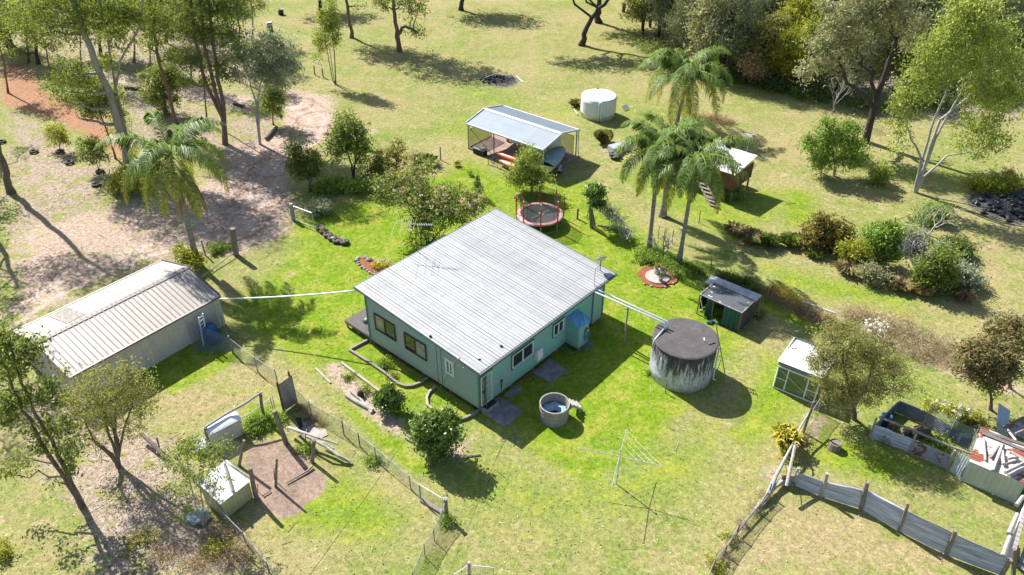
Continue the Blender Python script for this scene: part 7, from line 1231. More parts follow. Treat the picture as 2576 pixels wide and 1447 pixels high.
# palms
def PALM(k, b, t, lab, r, nf, fl, seed, **kw): B = G(k, *b); return palm('queen_palm', lab, B, RY(k, *t, B[1]), r, nf, fl, seed, 'queen palms of the yard', **kw)
PALM('pm', (545, 470), (612, -145), 'left palm of the near pair, weedy bed at its foot', .17, 22, 4.3, 11)
PALM('pm', (755, 570), (865, -95), 'right palm of the near pair, standing above the shade house', .16, 21, 4.3, 12, dead=0, elmax=1.0)
PALM('pm', (640, 240), (705, -190), 'palm behind the near pair with a thick pale trunk base', .25, 17, 4.1, 13, clusters=3, dead=0)
PALM('t3', (1235, 960), (1315, 620), 'tall palm in the middle of the back field with hanging fruit', .20, 24, 5.7, 14, clusters=3, yellow=.4)
PALM('t5', (1490, 550), (1310, -190), 'leaning palm by the driveway, trunk hung with dry fronds', .22, 21, 4.9, 15, dead=7, clusters=1, yellow=.55)
T('croton', 'small yellowish shrub at the foot of the leaning palm', 'shrub', 't5', (1470, 580), [[(1460, 530)]], [(1400, 480, 70, 60), (1460, 510, 60, 60), (1350, 440, 40, 30)], 2200, .14, 'yellow', .04, .02, sig=.18, per=22, asp=.45)
T('young_palm', 'low dark drooping palm clump left of the leaning palm', 'palm', 't1', (990, 1447), [[(1000, 1400)]], [(980, 1330, 130, 60), (900, 1390, 90, 50), (1060, 1380, 70, 50)], 3500, .35, 'palm', .06, .05, sig=.3, per=20, asp=.12, droop=1.)
# upper left trees
T('grey_gum', 'huge grey trunked gum leaning left above the leaning palm', 'tree', 't1', (965, 1205), [[(900, 950), (760, 560), (640, 260), (540, 0), (430, -350), (380, -650)]], [(300, 60, 240, 120), (480, 250, 220, 120), (250, 260, 130, 80), (600, 80, 200, 100), (560, 560, 190, 110, -.5), (480, 680, 120, 70, -.5), (700, 640, 110, 80), (640, 750, 100, 60), (140, 120, 130, 90), (470, 760, 90, 40, -1), (590, 890, 60, 50, -1), (400, -200, 350, 150), (700, -300, 300, 150)], 20520, .17, 'gum', .36, .16, bark='bark_pale', sig=.42, per=30, twig=.25)
T('grey_gum', 'slimmer pale double stem just right of the huge grey gum', 'tree', 't1', (985, 1170), [[(880, 700), (830, 400), (760, 0), (700, -400)], [(870, 700), (900, 470), (1050, 200), (1100, -100)]], [(900, 60, 200, 110), (880, 280, 160, 90), (800, 480, 110, 70), (830, 700, 110, 80), (870, 840, 90, 90), (900, 1000, 80, 90), (1000, 130, 150, 90), (750, -250, 300, 160)], 16500, .16, 'gum', .16, .06, bark='bark_pale', sig=.36, per=28, twig=.3)
T('gum_tree', 'single reddish trunk rising behind the leaning palm', 'tree', 't1', (1335, 960), [[(1270, 700), (1200, 480), (1160, 250), (1120, -50), (1090, -350)]], [(1100, 80, 220, 110), (1230, 230, 170, 110), (1080, 330, 120, 70), (1300, 420, 110, 60), (1150, -150, 300, 150)], 13500, .17, 'gum', .20, .09, bark='bark_red', sig=.38, per=28, twig=.25)
T('bushy_tree', 'dense dark green tree between the reddish trunk and the grey gum', 'tree', 't1', (1250, 860), [[(1230, 700), (1200, 500)]], [(1180, 600, 110, 90), (1260, 690, 100, 90), (1150, 720, 90, 80), (1280, 560, 70, 80), (1230, 800, 90, 60)], 9000, .18, 'gum_dark', .12, .05, sig=.32, per=28)
T('gum_tree', 'dark triple trunked gum at the right of the left hand woodland', 'tree', 't1', (1695, 1085), [[(1690, 900), (1560, 650), (1470, 300), (1440, 0), (1420, -350)], [(1680, 900), (1600, 600), (1530, 300), (1500, 0), (1480, -400)], [(1700, 880), (1640, 600), (1600, 250), (1570, 0), (1560, -350)]],
  [(1400, 60, 180, 120), (1600, 60, 200, 110), (1780, 60, 120, 130), (1500, 250, 150, 100), (1720, 260, 150, 120), (1800, 400, 110, 90), (1450, 460, 120, 80), (1700, 500, 120, 90), (1600, 620, 90, 60), (1500, -200, 360, 180), (1420, 620, 70, 50)], 20520, .18, 'gum_dark', .22, .10, bark='bark_red', sig=.42, per=30, twig=.25)
T('slim_tree', 'slim bare stem with a light crown just left of the grey gum', 'tree', 't1', (870, 1195), [[(830, 1050), (760, 870), (720, 700)]], [(700, 830, 90, 60), (770, 760, 90, 70), (640, 760, 80, 60)], 3600, .15, 'gum', .09, .04, bark='bark', sig=.3, per=24)
T('sapling', 'yellowish young sapling in the litter left of the grey gum', 'tree', 't1', (450, 1140), [[(450, 1080), (420, 980)], [(455, 1080), (480, 1010)]], [(390, 980, 70, 60), (450, 1000, 60, 60), (370, 1060, 50, 50), (480, 1060, 50, 40)], 2600, .14, 'yellow', .04, .02, sig=.2, per=22)
T('sapling', 'greener young sapling nearest the leaning palm', 'tree', 't1', (745, 1295), [[(730, 1230), (690, 1100)], [(748, 1230), (760, 1120)]], [(670, 1090, 80, 60), (730, 1110, 60, 60), (640, 1160, 50, 40), (760, 1180, 50, 40), (690, 1190, 70, 40)], 3400, .14, 'gum', .04, .02, sig=.2, per=22)
T('leaning_tree', 'thick bare trunk cutting the left edge of the picture', 'tree', 't1', (85, 1450), [[(40, 1300), (-20, 1080), (-130, 700), (-260, 300), (-330, -60)]], [(-330, -60, 320, 160), (-120, 60, 200, 120), (-520, 120, 250, 150), (-60, -160, 200, 100)], 6500, .17, 'gum', .30, .14, bark='bark', sig=.45, per=28)
T('leaning_tree', 'dark leaning trunk in the top left corner', 'tree', 't1', (98, 370), [[(40, 230), (-10, 60), (-40, -200)]], [(0, -220, 330, 160), (-200, -100, 250, 160)], 7000, .25, 'gum', .32, .2, bark='bark_dark', sig=.6, per=26)
T('gum_tree', 'leafy gum behind the top left dark trunk', 'tree', 't1', (290, 480), [[(260, 250), (230, 0), (220, -200)]], [(190, 80, 170, 100), (330, 180, 140, 90), (150, 400, 90, 60), (380, 330, 90, 60), (230, -80, 250, 100), (90, 180, 90, 50)], 10260, .2, 'gum', .2, .1, bark='bark_dark', sig=.45, per=28)
T('gum_tree', 'leafy gum in the middle of the upper left woodland', 'tree', 't1', (760, 420), [[(740, 200), (720, 0), (700, -200)]], [(700, 60, 200, 110), (820, 180, 150, 80), (600, 180, 120, 70), (720, -120, 280, 110)], 10260, .22, 'gum_dark', .2, .1, bark='bark_dark', sig=.5, per=28)
T('gum_tree', 'leafy gum at the top of the picture behind the triple trunk', 'tree', 't1', (1250, 330), [[(1240, 100), (1230, -150)]], [(1200, 20, 220, 120), (1350, 130, 160, 90), (1250, -140, 280, 120)], 10260, .22, 'gum', .2, .1, bark='bark_dark', sig=.5, per=28)
for i, (x, y, tx, ty, r_, n_, lab) in enumerate(((215, 470, 120, -250, .13, 3600, 'between the top left trunk and the orange bank'), (610, 560, 560, -300, .11, 3600, 'behind the huge grey gum'), (1010, 470, 980, -330, .12, 4200, 'in the gap right of the pale double stem'), (1130, 540, 1080, -300, .09, 3600, 'just left of the dense dark green tree'), (1440, 620, 1370, -280, .12, 4200, 'left of the dark triple trunk'), (1560, 930, 1430, -60, .08, 3800, 'close in front of the dark triple trunk'), (1800, 430, 1760, -250, .13, 4200, 'right of the dark triple trunk'), (1640, 560, 1650, -200, .10, 3600, 'behind the dark triple trunk'), (380, 620, 250, -100, .09, 3600, 'on the edge of the orange bank'), (60, 700, -60, 60, .10, 3000, 'low on the orange bank at the left edge'), (1900, 300, 1880, -250, .12, 4200, 'at the right end of the left hand woodland'))):
    T('slender_gum', 'slender straight gum '+lab, 'tree', 't1', (x, y), [[((x*2+tx)/3+15, (y*2+ty)/3), ((x+2*tx)/3-10, (y+2*ty)/3), (tx, ty)]], [(tx+dx_, ty+dy_, 110, 70) for dx_, dy_ in ((0, 40), (-90, 110), (80, 130), (-30, 220), (60, 270))]+[((x+tx)/2+50, (y+ty)/2+20, 55, 35), ((x+tx)/2-50, (y+ty)/2-60, 60, 40)], n_, .17, ('gum', 'gum_dark', 'olive')[i % 3], r_, r_*.5, bark=('bark', 'bark_pale', 'bark_red')[i % 3], sig=.38, per=24, twig=.3)
# shadow casting crowns on the left just outside the frame
plant('gum_tree', 'tall gum standing just outside the left edge of the view', 'tree', G('d', -190, 470), [([G('d', -190, 470), G('d', -190, 470)+np.array([.5, 0, 9.0])], .3, .12)], [(G('d', -190, 470)[0]+dx_, G('d', -190, 470)[1]+dy_, z_, 2.2, 2.2, 1.5) for dx_, dy_, z_ in ((0, 0, 9.5), (2, 1, 8), (-2, -1, 8.5), (1, -2, 7.5))], 6000, .2, 'gum', sig=.5, per=26)
for i, (x, y, h_, tx) in enumerate(((-45, 560, 12, -1.2), (-150, 660, 12, -.8), (-40, 330, 13, -2.5), (-230, 560, 14, -1.5), (-110, 850, 11, -1))):
    b_ = G('d', x, y); tp_ = b_+np.array([tx, .5, h_]); bl = [(tp_[0]+R_q[0], tp_[1]+R_q[1], tp_[2]+R_q[2], 1.5, 1.5, .9) for R_q in rng.normal(size=(7, 3))*[2.4, 2.4, 1.5]-[0, 0, 1.5]]
    plant('gum_tree', 'tall gum outside the left edge of the view, '+('nearest the leaning trunk', 'level with the shed roof', 'beside the orange bank', 'furthest left', 'nearest the twin trunked gum')[i], 'tree', b_, [([b_, (b_+tp_)/2+[.3, 0, .6], tp_], .26, .1)], bl, 3000, .16, 'gum', sig=.35, per=22, twig=.9)
T('pale_tree', 'silvery leaved tree with thin pale trunk beside the driveway', 'tree', 't2', (30, 1085), [[(0, 850), (20, 700), (60, 500)], [(10, 800), (-50, 600), (-120, 420)], [(15, 780), (100, 600), (180, 420)]], [(60, 350, 130, 90), (180, 330, 110, 80), (130, 480, 170, 90), (260, 480, 80, 80), (-60, 420, 110, 90), (20, 560, 150, 70), (200, 600, 110, 60), (-120, 560, 80, 60), (120, 280, 80, 40)], 13000, .17, 'silver', .11, .03, bark='dead_wood', sig=.35, per=26, twig=.5)
T('bushy_tree', 'low green tree beside the brown log at the driveway', 'tree', 't2', (130, 940), [[(125, 860), (130, 700)]], [(120, 640, 80, 60), (150, 730, 70, 70), (90, 780, 60, 60), (170, 830, 50, 50)], 5200, .17, 'gum', .07, .03, bark='bark_dark', sig=.3, per=26)
T('slender_trees', 'clump of three slender saplings in the open field beside the driveway', 'tree', 't2', (600, 630), [[(590, 400), (570, 200), (555, 50)], [(575, 610), (540, 400), (500, 200)], [(590, 610), (555, 380)]], [(550, 80, 60, 70), (500, 130, 45, 60), (590, 170, 55, 80), (540, 220, 70, 80), (470, 260, 40, 50), (600, 290, 50, 60), (500, 350, 60, 70), (470, 420, 35, 40), (570, 20, 40, 40)], 6800, .16, 'light', .07, .03, bark='bark', sig=.28, per=24)
T('field_gum', 'field gum left of centre at the top, its crown above the picture', 'tree', 't2', (720, 285), [[(700, 150), (680, 0), (650, -200), (640, -420)]], [(620, -180, 200, 110), (760, -260, 160, 110), (600, -350, 240, 130), (800, 50, 40, 30)], 9000, .22, 'gum', .24, .12, bark='bark', sig=.5, per=28)
T('field_gum', 'large field gum at the top centre with a low side branch', 'tree', 't2', (1080, 388), [[(1060, 220), (1040, 60), (1020, -80), (1010, -350)], [(1065, 260), (1120, 190), (1200, 240)]], [(960, 40, 90, 50), (1130, 20, 120, 60), (1240, 40, 80, 60), (1200, 230, 70, 35), (1250, 270, 35, 35), (1180, 130, 60, 40), (1040, -80, 240, 90), (1000, -230, 300, 130), (1160, -330, 260, 120)], 14000, .2, 'gum', .30, .12, bark='bark', sig=.45, per=28)
T('field_gum', 'distant field gum right of the top centre', 'tree', 't2', (1545, 75), [[(1555, 0), (1560, -150), (1580, -350)]], [(1560, -220, 230, 110), (1700, -300, 200, 120), (1480, -330, 200, 120)], 8000, .26, 'gum', .35, .18, bark='bark_dark', sig=.6, per=26)
T('field_gum', 'dark trunk furthest left in the open field', 'tree', 't2', (485, 75), [[(475, 0), (470, -150), (440, -300)]], [(470, -230, 200, 110), (330, -300, 200, 100)], 7000, .26, 'gum', .3, .16, bark='bark_dark', sig=.6, per=26)
T('leaning_gum', 'dark gum trunk leaning right at the top of the back field', 'tree', 't3', (520, 340), [[(560, 220), (620, 90), (720, 0), (830, -160)]], [(850, -230, 250, 110), (650, -260, 200, 110), (420, -200, 160, 90), (250, -250, 180, 110), (60, -200, 160, 90)], 11000, .24, 'gum', .36, .17, bark='bark_dark', sig=.5, per=26)
T('upright_gum', 'upright dark trunk just behind the leaning gum', 'tree', 't3', (655, 172), [[(655, 60), (660, -100), (660, -260)]], [(620, -320, 250, 110), (780, -260, 180, 90)], 7000, .26, 'gum', .42, .2, bark='bark_dark', sig=.6, per=26)
# right hand trees
T('dark_gum', 'big black trunked gum with grey olive crown in front of the woodland', 'tree', 't4', (735, 1065), [[(800, 830), (850, 640), (930, 420), (970, 300), (1060, 100)], [(800, 820), (720, 700), (600, 620), (540, 500), (450, 380)], [(810, 760), (780, 560), (680, 470)], [(960, 330), (930, 200), (900, 50)]],
  [(420, 330, 120, 100), (560, 200, 170, 110), (380, 500, 110, 70), (250, 560, 90, 40), (700, 90, 180, 110), (880, 60, 180, 100), (1040, 180, 140, 90), (640, 330, 150, 90), (800, 220, 140, 90), (480, 60, 110, 60), (1100, 330, 90, 70), (560, 440, 120, 60), (980, -60, 220, 90), (700, -60, 200, 80), (1000, 620, 60, 40)], 18000, .2, 'grey', .30, .08, bark='bark_dark', sig=.42, per=28, twig=.4)
T('willowy_gum', 'large light green willowy gum leaning right at the right edge', 'tree', 't4', (1110, 1445), [[(1150, 1250), (1230, 980), (1330, 720), (1400, 400), (1480, 150)], [(1165, 1300), (1260, 1050), (1370, 850), (1480, 650), (1600, 480)], [(1180, 1330), (1350, 1180), (1500, 1150)], [(1160, 1200), (1080, 1050), (1040, 900)], [(1300, 900), (1450, 780), (1650, 600), (1750, 350)]],
  [(1500, 80, 170, 110), (1640, 60, 150, 100), (1380, 220, 150, 110), (1560, 260, 200, 130), (1730, 260, 140, 140), (1250, 380, 140, 110), (1420, 430, 180, 110), (1620, 470, 190, 130), (1800, 480, 120, 130), (1120, 560, 120, 100), (1080, 700, 120, 90), (1000, 830, 110, 90), (970, 960, 90, 90), (1180, 720, 90, 60), (1250, 560, 120, 80), (1650, 680, 190, 110), (1820, 680, 100, 100), (1700, 860, 170, 90), (1560, 960, 150, 80), (1700, 1050, 120, 80), (1600, 1150, 100, 60), (980, 1110, 70, 50), (1350, 620, 100, 60), (1480, 1060, 90, 60)], 30000, .17, 'light', .13, .045, bark='dead_wood', sig=.4, per=30, twig=.2, droop=.6)
T('bushy_tree', 'fresh green bushy tree in front of the black trunked gum', 'tree', 't4', (500, 1330), [[(500, 1200), (480, 1000)], [(520, 1230), (600, 1050)], [(400, 1350), (400, 1200)]], [(450, 940, 60, 50), (480, 1040, 110, 80), (620, 960, 70, 60), (620, 1080, 110, 80), (360, 1110, 90, 70), (420, 1210, 120, 80), (620, 1190, 110, 70), (320, 1050, 50, 40), (740, 1180, 40, 40)], 14000, .16, 'bush', .07, .03, bark='dead_wood', sig=.28, per=28)
T('olive_tree', 'broad dense olive green tree overhanging the glazed shed', 'tree', 't12', (650, 270), [[(640, 150), (600, 0), (560, -200)], [(650, 160), (760, 0), (800, -150)], [(640, 150), (500, 20)]],
  [(560, -420, 110, 60, .5), (500, -330, 150, 90), (660, -330, 150, 90), (420, -180, 140, 100), (600, -180, 200, 110), (800, -250, 150, 90), (900, -130, 150, 100), (440, -20, 120, 90), (640, 0, 200, 110), (860, 0, 160, 90), (1000, 20, 100, 60), (560, 110, 120, 60), (420, 110, 60, 50), (330, -130, 60, 60), (760, 110, 120, 50), (540, 190, 50, 40), (1060, -60, 60, 60)], 27000, .09, 'olive', .12, .05, bark='bark', sig=.22, per=30, twig=.8, asp=.32)
T('red_leafed_tree', 'left of two brownish red leaved trees at the right edge', 'tree', 't8', (1680, 1640), [[(1670, 1500), (1650, 1350)]], [(1560, 1200, 110, 70), (1690, 1200, 130, 80), (1600, 1330, 130, 80), (1780, 1300, 110, 80), (1500, 1320, 80, 60), (1700, 1420, 130, 60), (1820, 1200, 60, 60)], 12000, .14, 'redbrown', .10, .04, bark='bark', sig=.28, per=28)
T('red_leafed_tree', 'right of two brownish red leaved trees at the right edge', 'tree', 't8', (1830, 1480), [[(1830, 1350), (1820, 1150)]], [(1760, 1040, 110, 70), (1880, 1020, 90, 70), (1840, 1130, 110, 60), (1930, 1130, 70, 70)], 7500, .14, 'redbrown', .09, .04, bark='bark', sig=.28, per=28)
T('flowering_shrub', 'low shrub with white and pink flowers along the back of the poultry run', 'shrub', 'co', (1080, 220), [[(1080, 200)]], [(960, 110, 110, 40), (1060, 160, 120, 50), (1180, 230, 110, 50), (740, 60, 90, 50)], 4200, .10, 'yellow', .03, .02, sig=.16, per=22, twig=.1)
fs = bpy.data.objects['flowering_shrub']; bl = []
for b in ((1000, 120, 110, 40), (1060, 170, 110, 50), (1170, 230, 110, 45), (800, 40, 60, 30)): p = RY('co', b[0], b[1], fs.location[1]); r_ = rad('co', b[2], p); bl.append((p[0], p[1], p[2]+.15, r_, r_, rad('co', b[3], p)))
P, tn, _, _ = clumps(bl, 650, 6, .05, .4); o = bpy.data.objects.new('flowers', leaves_mesh('flowers', P, tn, .11, .9, 'white', origin=fs.location)); COL.objects.link(o); o.parent = fs
flowers('white_flower_bush', 'small bush of pale pink flowers behind the olive tree', 'shrub', 't8', 780, 1110, .8, .6, 1.2, 1800, 'olive', 'white', 90, fs=.13)
for k, b, bl, n, lf_, m, lab in (('t8', (440, 420), [(380, 290, 110, 70), (500, 280, 110, 70), (340, 360, 80, 50), (580, 330, 70, 60), (430, 370, 130, 60), (420, 210, 60, 40)], 13000, .16, 'bushred', 'dense dark green shrub with orange young leaves'), ('t8', (700, 540), [(640, 440, 90, 60), (740, 460, 100, 70), (600, 500, 60, 40), (700, 520, 90, 40)], 9000, .15, 'yellow', 'yellow green shrub in the middle of the right thicket'), ('t8', (880, 560), [(850, 320, 110, 70), (920, 430, 90, 90), (820, 470, 90, 60), (950, 300, 60, 60)], 11000, .16, 'bush', 'taller fresh green shrub right of the yellow green one'),
    ('t8', (1280, 740), [(1230, 560, 100, 90), (1310, 620, 110, 90), (1330, 500, 90, 70), (1250, 700, 90, 50), (1180, 640, 70, 60)], 13000, .16, 'gum', 'dark olive shrub right of the silvery dead tree'), ('t8', (1450, 700), [(1430, 620, 110, 70), (1500, 690, 90, 60), (1350, 730, 80, 50)], 8000, .15, 'silver', 'grey green shrub at the right end of the thicket'), ('t8', (1430, 480), [(1400, 430, 110, 70), (1460, 480, 60, 50)], 6500, .16, 'gum_dark', 'dark shrub behind the silvery dead tree'),
    ('t8', (1080, 420), [(1060, 350, 130, 70), (1020, 420, 90, 70)], 6500, .15, 'silver', 'fine grey twiggy shrub behind the dead tree'), ('t8', (850, 680), [(840, 630, 90, 45), (760, 600, 60, 40)], 4200, .13, 'grey', 'low greyish weeds in front of the fresh green shrub'), ('t8', (960, 230), [(1180, 210, 90, 40), (1280, 150, 80, 50)], 3000, .16, 'bush', 'green leafy patch at the foot of the willowy gum'), ('t4', (880, 1380), [(850, 1300, 80, 60), (820, 1370, 60, 40)], 3600, .15, 'light', 'light green low shrub left of the willowy gum base'),
    ('t4', (1650, 1420), [(1600, 1380, 110, 50), (1720, 1400, 110, 50), (1840, 1380, 80, 50)], 6500, .15, 'yellow', 'yellow green scrub at the right edge below the willowy gum'), ('t4', (1820, 1330), [(1810, 1310, 40, 40)], 900, .14, 'redbrown', 'small rusty bush at the right edge'), ('t5', (0, 0), [], 0, 0, '', '')):
    if n: T('thicket_shrub', lab, 'shrub', k, b, [[(b[0], b[1]-40)]], bl, n, lf_, m, .06, .03, sig=.26, per=28, bark='bark', foliage='foliage')
# grass clumps
for k, x, y, r, h, n, m, lab in (('t8', 165, 400, .8, 1.0, 420, 'reed', 'dark green spiky tussock beside the orange leaved shrub'), ('t8', 5, 400, .8, .9, 380, 'reed', 'second dark green tussock, left of the first'), ('t8', 340, 480, .7, .6, 300, 'reed', 'bright green low tussock below the orange leaved shrub'), ('t7', 1790, 370, .9, .95, 420, 'straw', 'dry straw tussock left of the dark green tussocks'), ('t7', 1690, 300, .9, .6, 380, 'straw', 'flattened straw heap left of the dry tussock'), ('t3', 690, 1075, .8, 1.3, 420, 'redbrown', 'brown and green reedy tussock left of the palms in the back field'),
   ('t8', 990, 730, .8, .9, 420, 'straw', 'dry straw tussock at the lower edge of the thicket'), ('t8', 610, 600, 1., .8, 480, 'straw', 'straw coloured grass heap below the yellow green shrub'), ('t8', 1160, 770, .7, .8, 330, 'straw', 'straw clump below the dark olive shrub'), ('t8', 1470, 810, .7, .8, 360, 'straw', 'brownish tussock at the lower right of the thicket'), ('t8', 550, 450, 1., .7, 400, 'straw', 'pale dry grass between the orange and yellow shrubs'), ('t3', 490, 800, .8, .7, 300, 'redbrown', 'brown dead grass clump behind the white tank')):
    tuftgrass('grass_tussock', lab, 'grass clump', G(k, x, y), r, h, n, m)
def heap(name, label, k, pts, h, n, mat, size=.3, asp=.07, flat=.3, per=30, sig=.3):
    bl = []
    for x, y, rx, ry in pts: p = G(k, x, y); bl.append((p[0], p[1], h*.3, rx, ry, h*.5))
    P, tn, _, _ = clumps(bl, n, per, sig, .6); c = P.mean(0)*[1, 1, 0]; me = leaves_mesh(name, P, tn, size, asp, mat, -.25, origin=c, flat=0); o = bpy.data.objects.new(name, me); COL.objects.link(o); o.location = tuple(c); return tag(o, label, None, None, 'stuff')
heap('dry_grass', 'matted tall dry pinkish grass between olive tree and field', 't8', [(760, 960, 1.6, .9), (900, 1030, 1.8, 1.2), (1050, 1100, 1.8, 1.2), (1180, 1160, 1.7, 1), (1300, 1200, 1.6, 1), (1100, 1220, 1.6, .9), (1400, 1280, 1.5, .8), (640, 930, 1.4, .7)], .9, 15000, 'straw', .34, .05)
heap('dry_weeds', 'brown dead weeds running along the strip behind the shade house', 't8', [(30, 780, .8, .5), (100, 830, .8, .45), (180, 870, .8, .45), (260, 910, .8, .45), (350, 950, .8, .45), (430, 980, .8, .45)], .5, 8000, 'palmdead', .22, .07); heap('yellow_weeds', 'yellow flowering weeds along the strip right of the shade house', 't8', [(60, 750, .8, .5), (130, 790, .8, .4), (200, 830, .7, .4)], .4, 3500, 'yflower', .07, .8, per=12, sig=.15)
heap('leafy_weeds', 'dark green weeds covering the bed under the two near palms', 'pm', [(560, 500, 1.0, .7), (640, 540, 1.2, .8), (720, 590, 1.3, .8), (800, 610, 1.2, .7), (880, 630, 1.0, .6), (520, 560, .8, .5), (760, 660, .9, .4)], .45, 17000, 'bush', .11, .4, sig=.16); heap('leafy_weeds', 'dark weeds behind the cold frame', 'gh', [(700, 200, .9, .5), (900, 260, .9, .5), (1100, 300, .8, .5), (1200, 400, .6, .5)], .6, 7000, 'gum_dark', .12, .4, sig=.18)
heap('dead_weeds', 'dry brown weeds in the bottom left corner below the netting fence', 't9', [(1700, 1150, 1, .6), (1800, 1300, 1, .6), (1500, 1350, 1.2, .6), (1250, 1300, .8, .5)], .3, 6000, 'palmdead', .16, .1); heap('fence_weeds', 'weeds and dry grass tangled in the low overgrown fence', 't11', [(1900, 860, .35, .4), (1830, 960, .35, .4), (1740, 1080, .3, .4), (1660, 1190, .3, .4), (1590, 1300, .3, .35)], .45, 3500, 'straw', .14, .1, sig=.12)
heap('vine_leaves', 'brown dead weeds in the mud beside the muddy pool', 'yd', [(1150, 260, .6, .4), (1250, 350, .5, .3), (1350, 420, .4, .3)], .35, 2600, 'palmdead', .14, .1, sig=.12); heap('brush_pile', 'heap of rusty brown cut brush in the back field', 't3', [(1500, 900, 1.5, .6), (1600, 930, 1.2, .5)], .4, 3000, 'palmdead', .3, .08)
# yellow dracaena
c = G('t12', 130, 420, .6); c[2] = 0; dr = thing('yellow_plant', 'large rosette plant with bright yellow strap leaves beside the fence', 'plant', c); V = []; tn = []
for i in range(520):
    a = random.random()*6.28; el = random.uniform(-.3, 1.35); L = random.uniform(.35, .62); u = np.array([cos(a)*cos(el), sin(a)*cos(el), sin(el)]); s = np.array([-sin(a), cos(a), 0])*.045
    o_ = c+np.array([random.gauss(0, .22), random.gauss(0, .2), random.uniform(.55, 1.15)]); m_ = o_+u*L*.55; t_ = o_+u*L+np.array([0, 0, -.16*L/.5]); V += [o_-s*.4, o_+s*.4, m_+s, t_, m_-s]; tn.append(random.random())
n = len(tn); o = bpy.data.objects.new('leaves', mesh_np('leaves', np.array(V)-c, np.arange(5*n).reshape(-1, 5), LEAF('leaf_dracaena', (.22, .24, .02), (.78, .64, .10), .3), {'tone': ('FACE', tn), 'hue': ('FACE', tn)})); COL.objects.link(o); o.parent = dr; mb = MB()
for x in (-.15, .05, .2): mb.tube([c+np.array([x*.3, 0, 0]), c+np.array([x, x*.3, .8])], .03, 6)
part('stem', mb, M_['timber'], dr)
# ---- woodland upper right: prototypes, then copies
line = [(1600, 30), (1640, 95), (1700, 150), (1800, 190), (1900, 215), (2050, 245), (2180, 275), (2330, 255), (2576, 215), (2800, 200)]
protos = []
for i, (x, y, m, hh, rr, lab, bk) in enumerate(((1655, 100, 'casuarina', 9, 2.2, 'feathery dark casuarina in the woodland', 'bark_dark'), (1775, 165, 'casuarina', 8, 2.0, 'bushy dark casuarina in the woodland', 'bark'), (1905, 205, 'olive', 6.5, 2.2, 'olive crowned tree in the woodland', 'bark_dark'), (2035, 235, 'gum_dark', 7.5, 2.2, 'dark green tree in the woodland', 'bark_dark'), (1965, 215, 'yellow', 6, 1.7, 'yellow green tree in the woodland', 'bark'), (2110, 240, 'grey', 7, 2.2, 'greyish olive tree in the woodland', 'bark_pale'))):
    b = G('d', x, y); R_r = np.random.default_rng(i+50); bl = []
    for j in range(9):
        z = hh*(.30+.68*j/8); q = rr*(1-.55*abs(j/8-.4)); a = j*2.4; bl.append((b[0]+cos(a)*q*.55, b[1]+sin(a)*q*.55, z, q*.75, q*.75, hh*.12))
    tr = [([b, b+np.array([.3*cos(a), .3*sin(a), hh*.5]), b+np.array([.8*cos(a), .8*sin(a), hh*.85])], .13, .04) for a in (0, 2.1, 4.2)]
    protos.append(plant('woodland_tree', lab, 'tree', b, tr, bl, 12000, .2 if m != 'casuarina' else .26, m, bark=bk, sig=.42, per=26, twig=.2, group=FGRP, asp=.35 if m != 'casuarina' else .14, droop=.5))
# rear woodland: rows following the edge
R2 = np.random.default_rng(99); edge = np.array([G('d', *q)[:2] for q in line]); placed = [np.array(p.location[:2]) for p in protos]; cnt = 0
for row in range(9):
    for s in np.arange(0, len(line)-1, .22 if row < 2 else .3):
        j = int(s); e = edge[j]*(1-s+j)+edge[min(j+1, len(edge)-1)]*(s-j); far = row*4.0+R2.uniform(0, 2.5); d = np.array([.28, 1.0]); p = e+d*far+R2.normal(0, .8, 2)
        if p[1] > 150 or min(np.hypot(*(p-q)) for q in placed) < (2.3 if row < 2 else 3.2) or cnt > 150: continue
        if row < 1 and j >= 6: continue
        placed.append(p); cnt += 1; k = int(R2.choice(6, p=[.32, .25, .14, .12, .07, .10])); c = copy_tree(protos[k]); c.location = (p[0], p[1], 0); sc = R2.uniform(.75, 1.25)*(1+.03*row); c.scale = (sc, sc, sc*R2.uniform(.9, 1.15)); c.rotation_euler = (0, 0, R2.uniform(0, 6.28))
for x, y, m, lab in ((1890, 212, 'straw', 'rust brown dead crown among the woodland edge'), (2040, 150, 'yellow', 'bright yellow green crown rising in the woodland')):
    T('edge_tree', lab, 'tree', 'd', (x, y+(0 if m == 'straw' else 85)), [[(x, y-30)]], [(x, y-55, 26, 24), (x+12, y-35, 20, 18)] if m == 'straw' else [(x, y-60, 30, 30), (x-20, y-30, 26, 26), (x+10, y, 26, 30)], 6000, .2, 'palmdead' if m == 'straw' else m, .08, .04, sig=.38, per=26)
heap('undergrowth', 'shadowy undergrowth along the foot of the woodland', 'd', [(1660, 125, 3, 2), (1760, 165, 3, 2), (1860, 200, 3, 2), (1960, 220, 3, 2), (2060, 245, 3, 2), (2180, 270, 3, 2), (2350, 265, 4, 2), (2500, 240, 4, 3)], 1.3, 26000, 'gum_dark', .25, .35, sig=.5)
# beyond the upper left woodland and the top edge: more gums, copies of a few kinds
gp = bpy.data.objects['bushy_tree']
for i, (x, y) in enumerate(((-80, 60), (60, 20), (180, 40), (330, 30), (470, 60), (560, 20), (250, -40), (400, -50), (120, -60), (-150, -20), (20, 120), (620, -40))):
    p = G('d', x, y) if y > -200 else None; c = copy_tree(protos[(3, 2, 4)[i % 3]]); c.location = (p[0], p[1], 0); s = R2.uniform(.9, 1.35); c.scale = (s, s, s*1.1); c.rotation_euler = (0, 0, R2.uniform(0, 6)); c['group'] = 'far trees behind the left hand woodland'; c['label'] = ('dark green', 'olive crowned', 'yellow green')[i % 3]+' tree far behind the left hand woodland'
for i, o in enumerate([o for o in bpy.data.objects if o.get('group') == FGRP and not o.parent]): o['label'] = o['label']
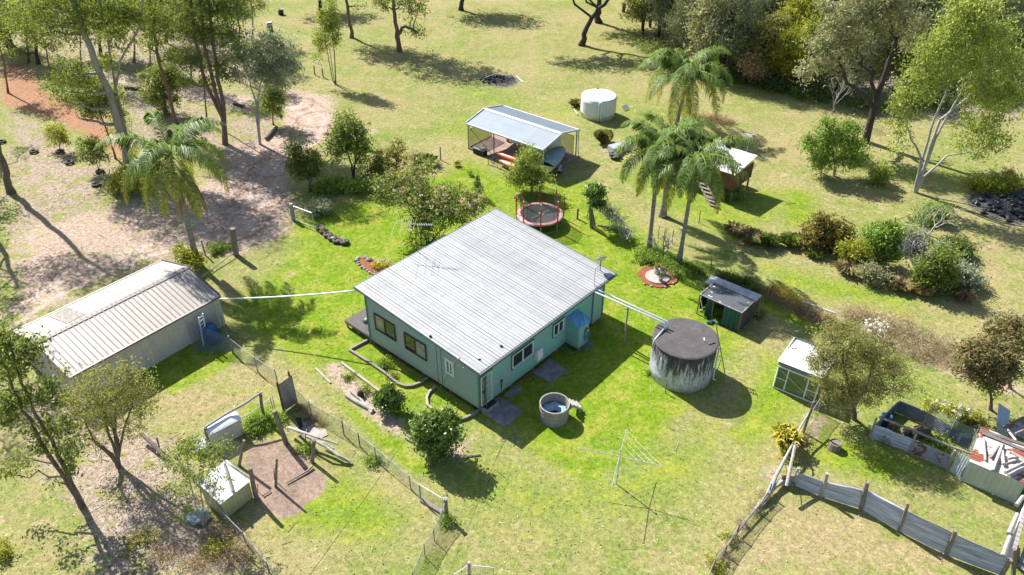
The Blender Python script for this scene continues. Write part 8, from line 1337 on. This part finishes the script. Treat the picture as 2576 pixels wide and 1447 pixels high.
# calf, only its ears reach into the picture
def skin_body(name, edges_pts, mat, parent):
    me = bpy.data.meshes.new(name); V = [tuple(A3(p[0])-np.array(root_of(parent).location)) for p in edges_pts]; me.from_pydata(V, [(p[2], i) for i, p in enumerate(edges_pts) if p[2] is not None], [])
    o = bpy.data.objects.new(name, me); COL.objects.link(o); o.parent = parent; md = o.modifiers.new('skin', 'SKIN'); sv = me.skin_vertices[0].data if me.skin_vertices else None
    if sv is None: bpy.context.view_layer.objects.active = o; bpy.ops.mesh.customdata_skin_add(); sv = me.skin_vertices[0].data
    for i, p in enumerate(edges_pts): r = p[1]; sv[i].radius = (r, r) if not hasattr(r, '__len__') else r
    sv[0].use_root = True; s = o.modifiers.new('sub', 'SUBSURF'); s.levels = 2; s.render_levels = 2; me.materials.append(mat); return o
hb = G('t11', 378, 1449, 1.28); cb_ = hb*[1, 1, 0]+np.array([0, -.75, 0]); cf_ = thing('calf', 'black and white calf at the bottom edge, only its ears in view', 'calf', cb_); Q = lambda x, y, z: cb_+np.array([x, y, z])
sk = [(Q(0, -.35, .88), .24, None), (Q(0, 0, .88), .25, 0), (Q(0, .32, .92), .22, 1), (Q(0, .52, 1.08), .13, 2), (Q(0, .68, 1.18), .11, 3), (Q(0, .80, 1.12), .085, 4), (Q(0, .92, 1.02), .065, 5)]
def leg(x, y, par, back): sk.extend([(Q(x, y, .68), .11, par), (Q(x, y+(-.06 if back else .0), .42), .055, len(sk)), (Q(x, y-(.02 if back else 0), .18), .04, len(sk)+1), (Q(x, y+.02, .03), .05, len(sk)+2)])
for x in (-.13, .13): leg(x, -.38, 0, True); leg(x, .30, 2, False)
sk += [(Q(0, -.62, .85), .035, 0), (Q(0, -.66, .5), .025, len(sk))]
cm_ = MAT('calf_hide', (.03, .03, .03), (.78, .76, .74), 2.2, .8, f2=(.53, .55)); skin_body('body', sk, cm_, cf_)
for s in (-1, 1):
    mb = MB(); e0 = Q(.09*s, .68, 1.26); e1_ = Q(.24*s, .66, 1.30); mb.tube([e0, (e0+e1_)/2, e1_], [.03, .055, .012], 8); part('ear', mb, M_['black'], cf_, True)
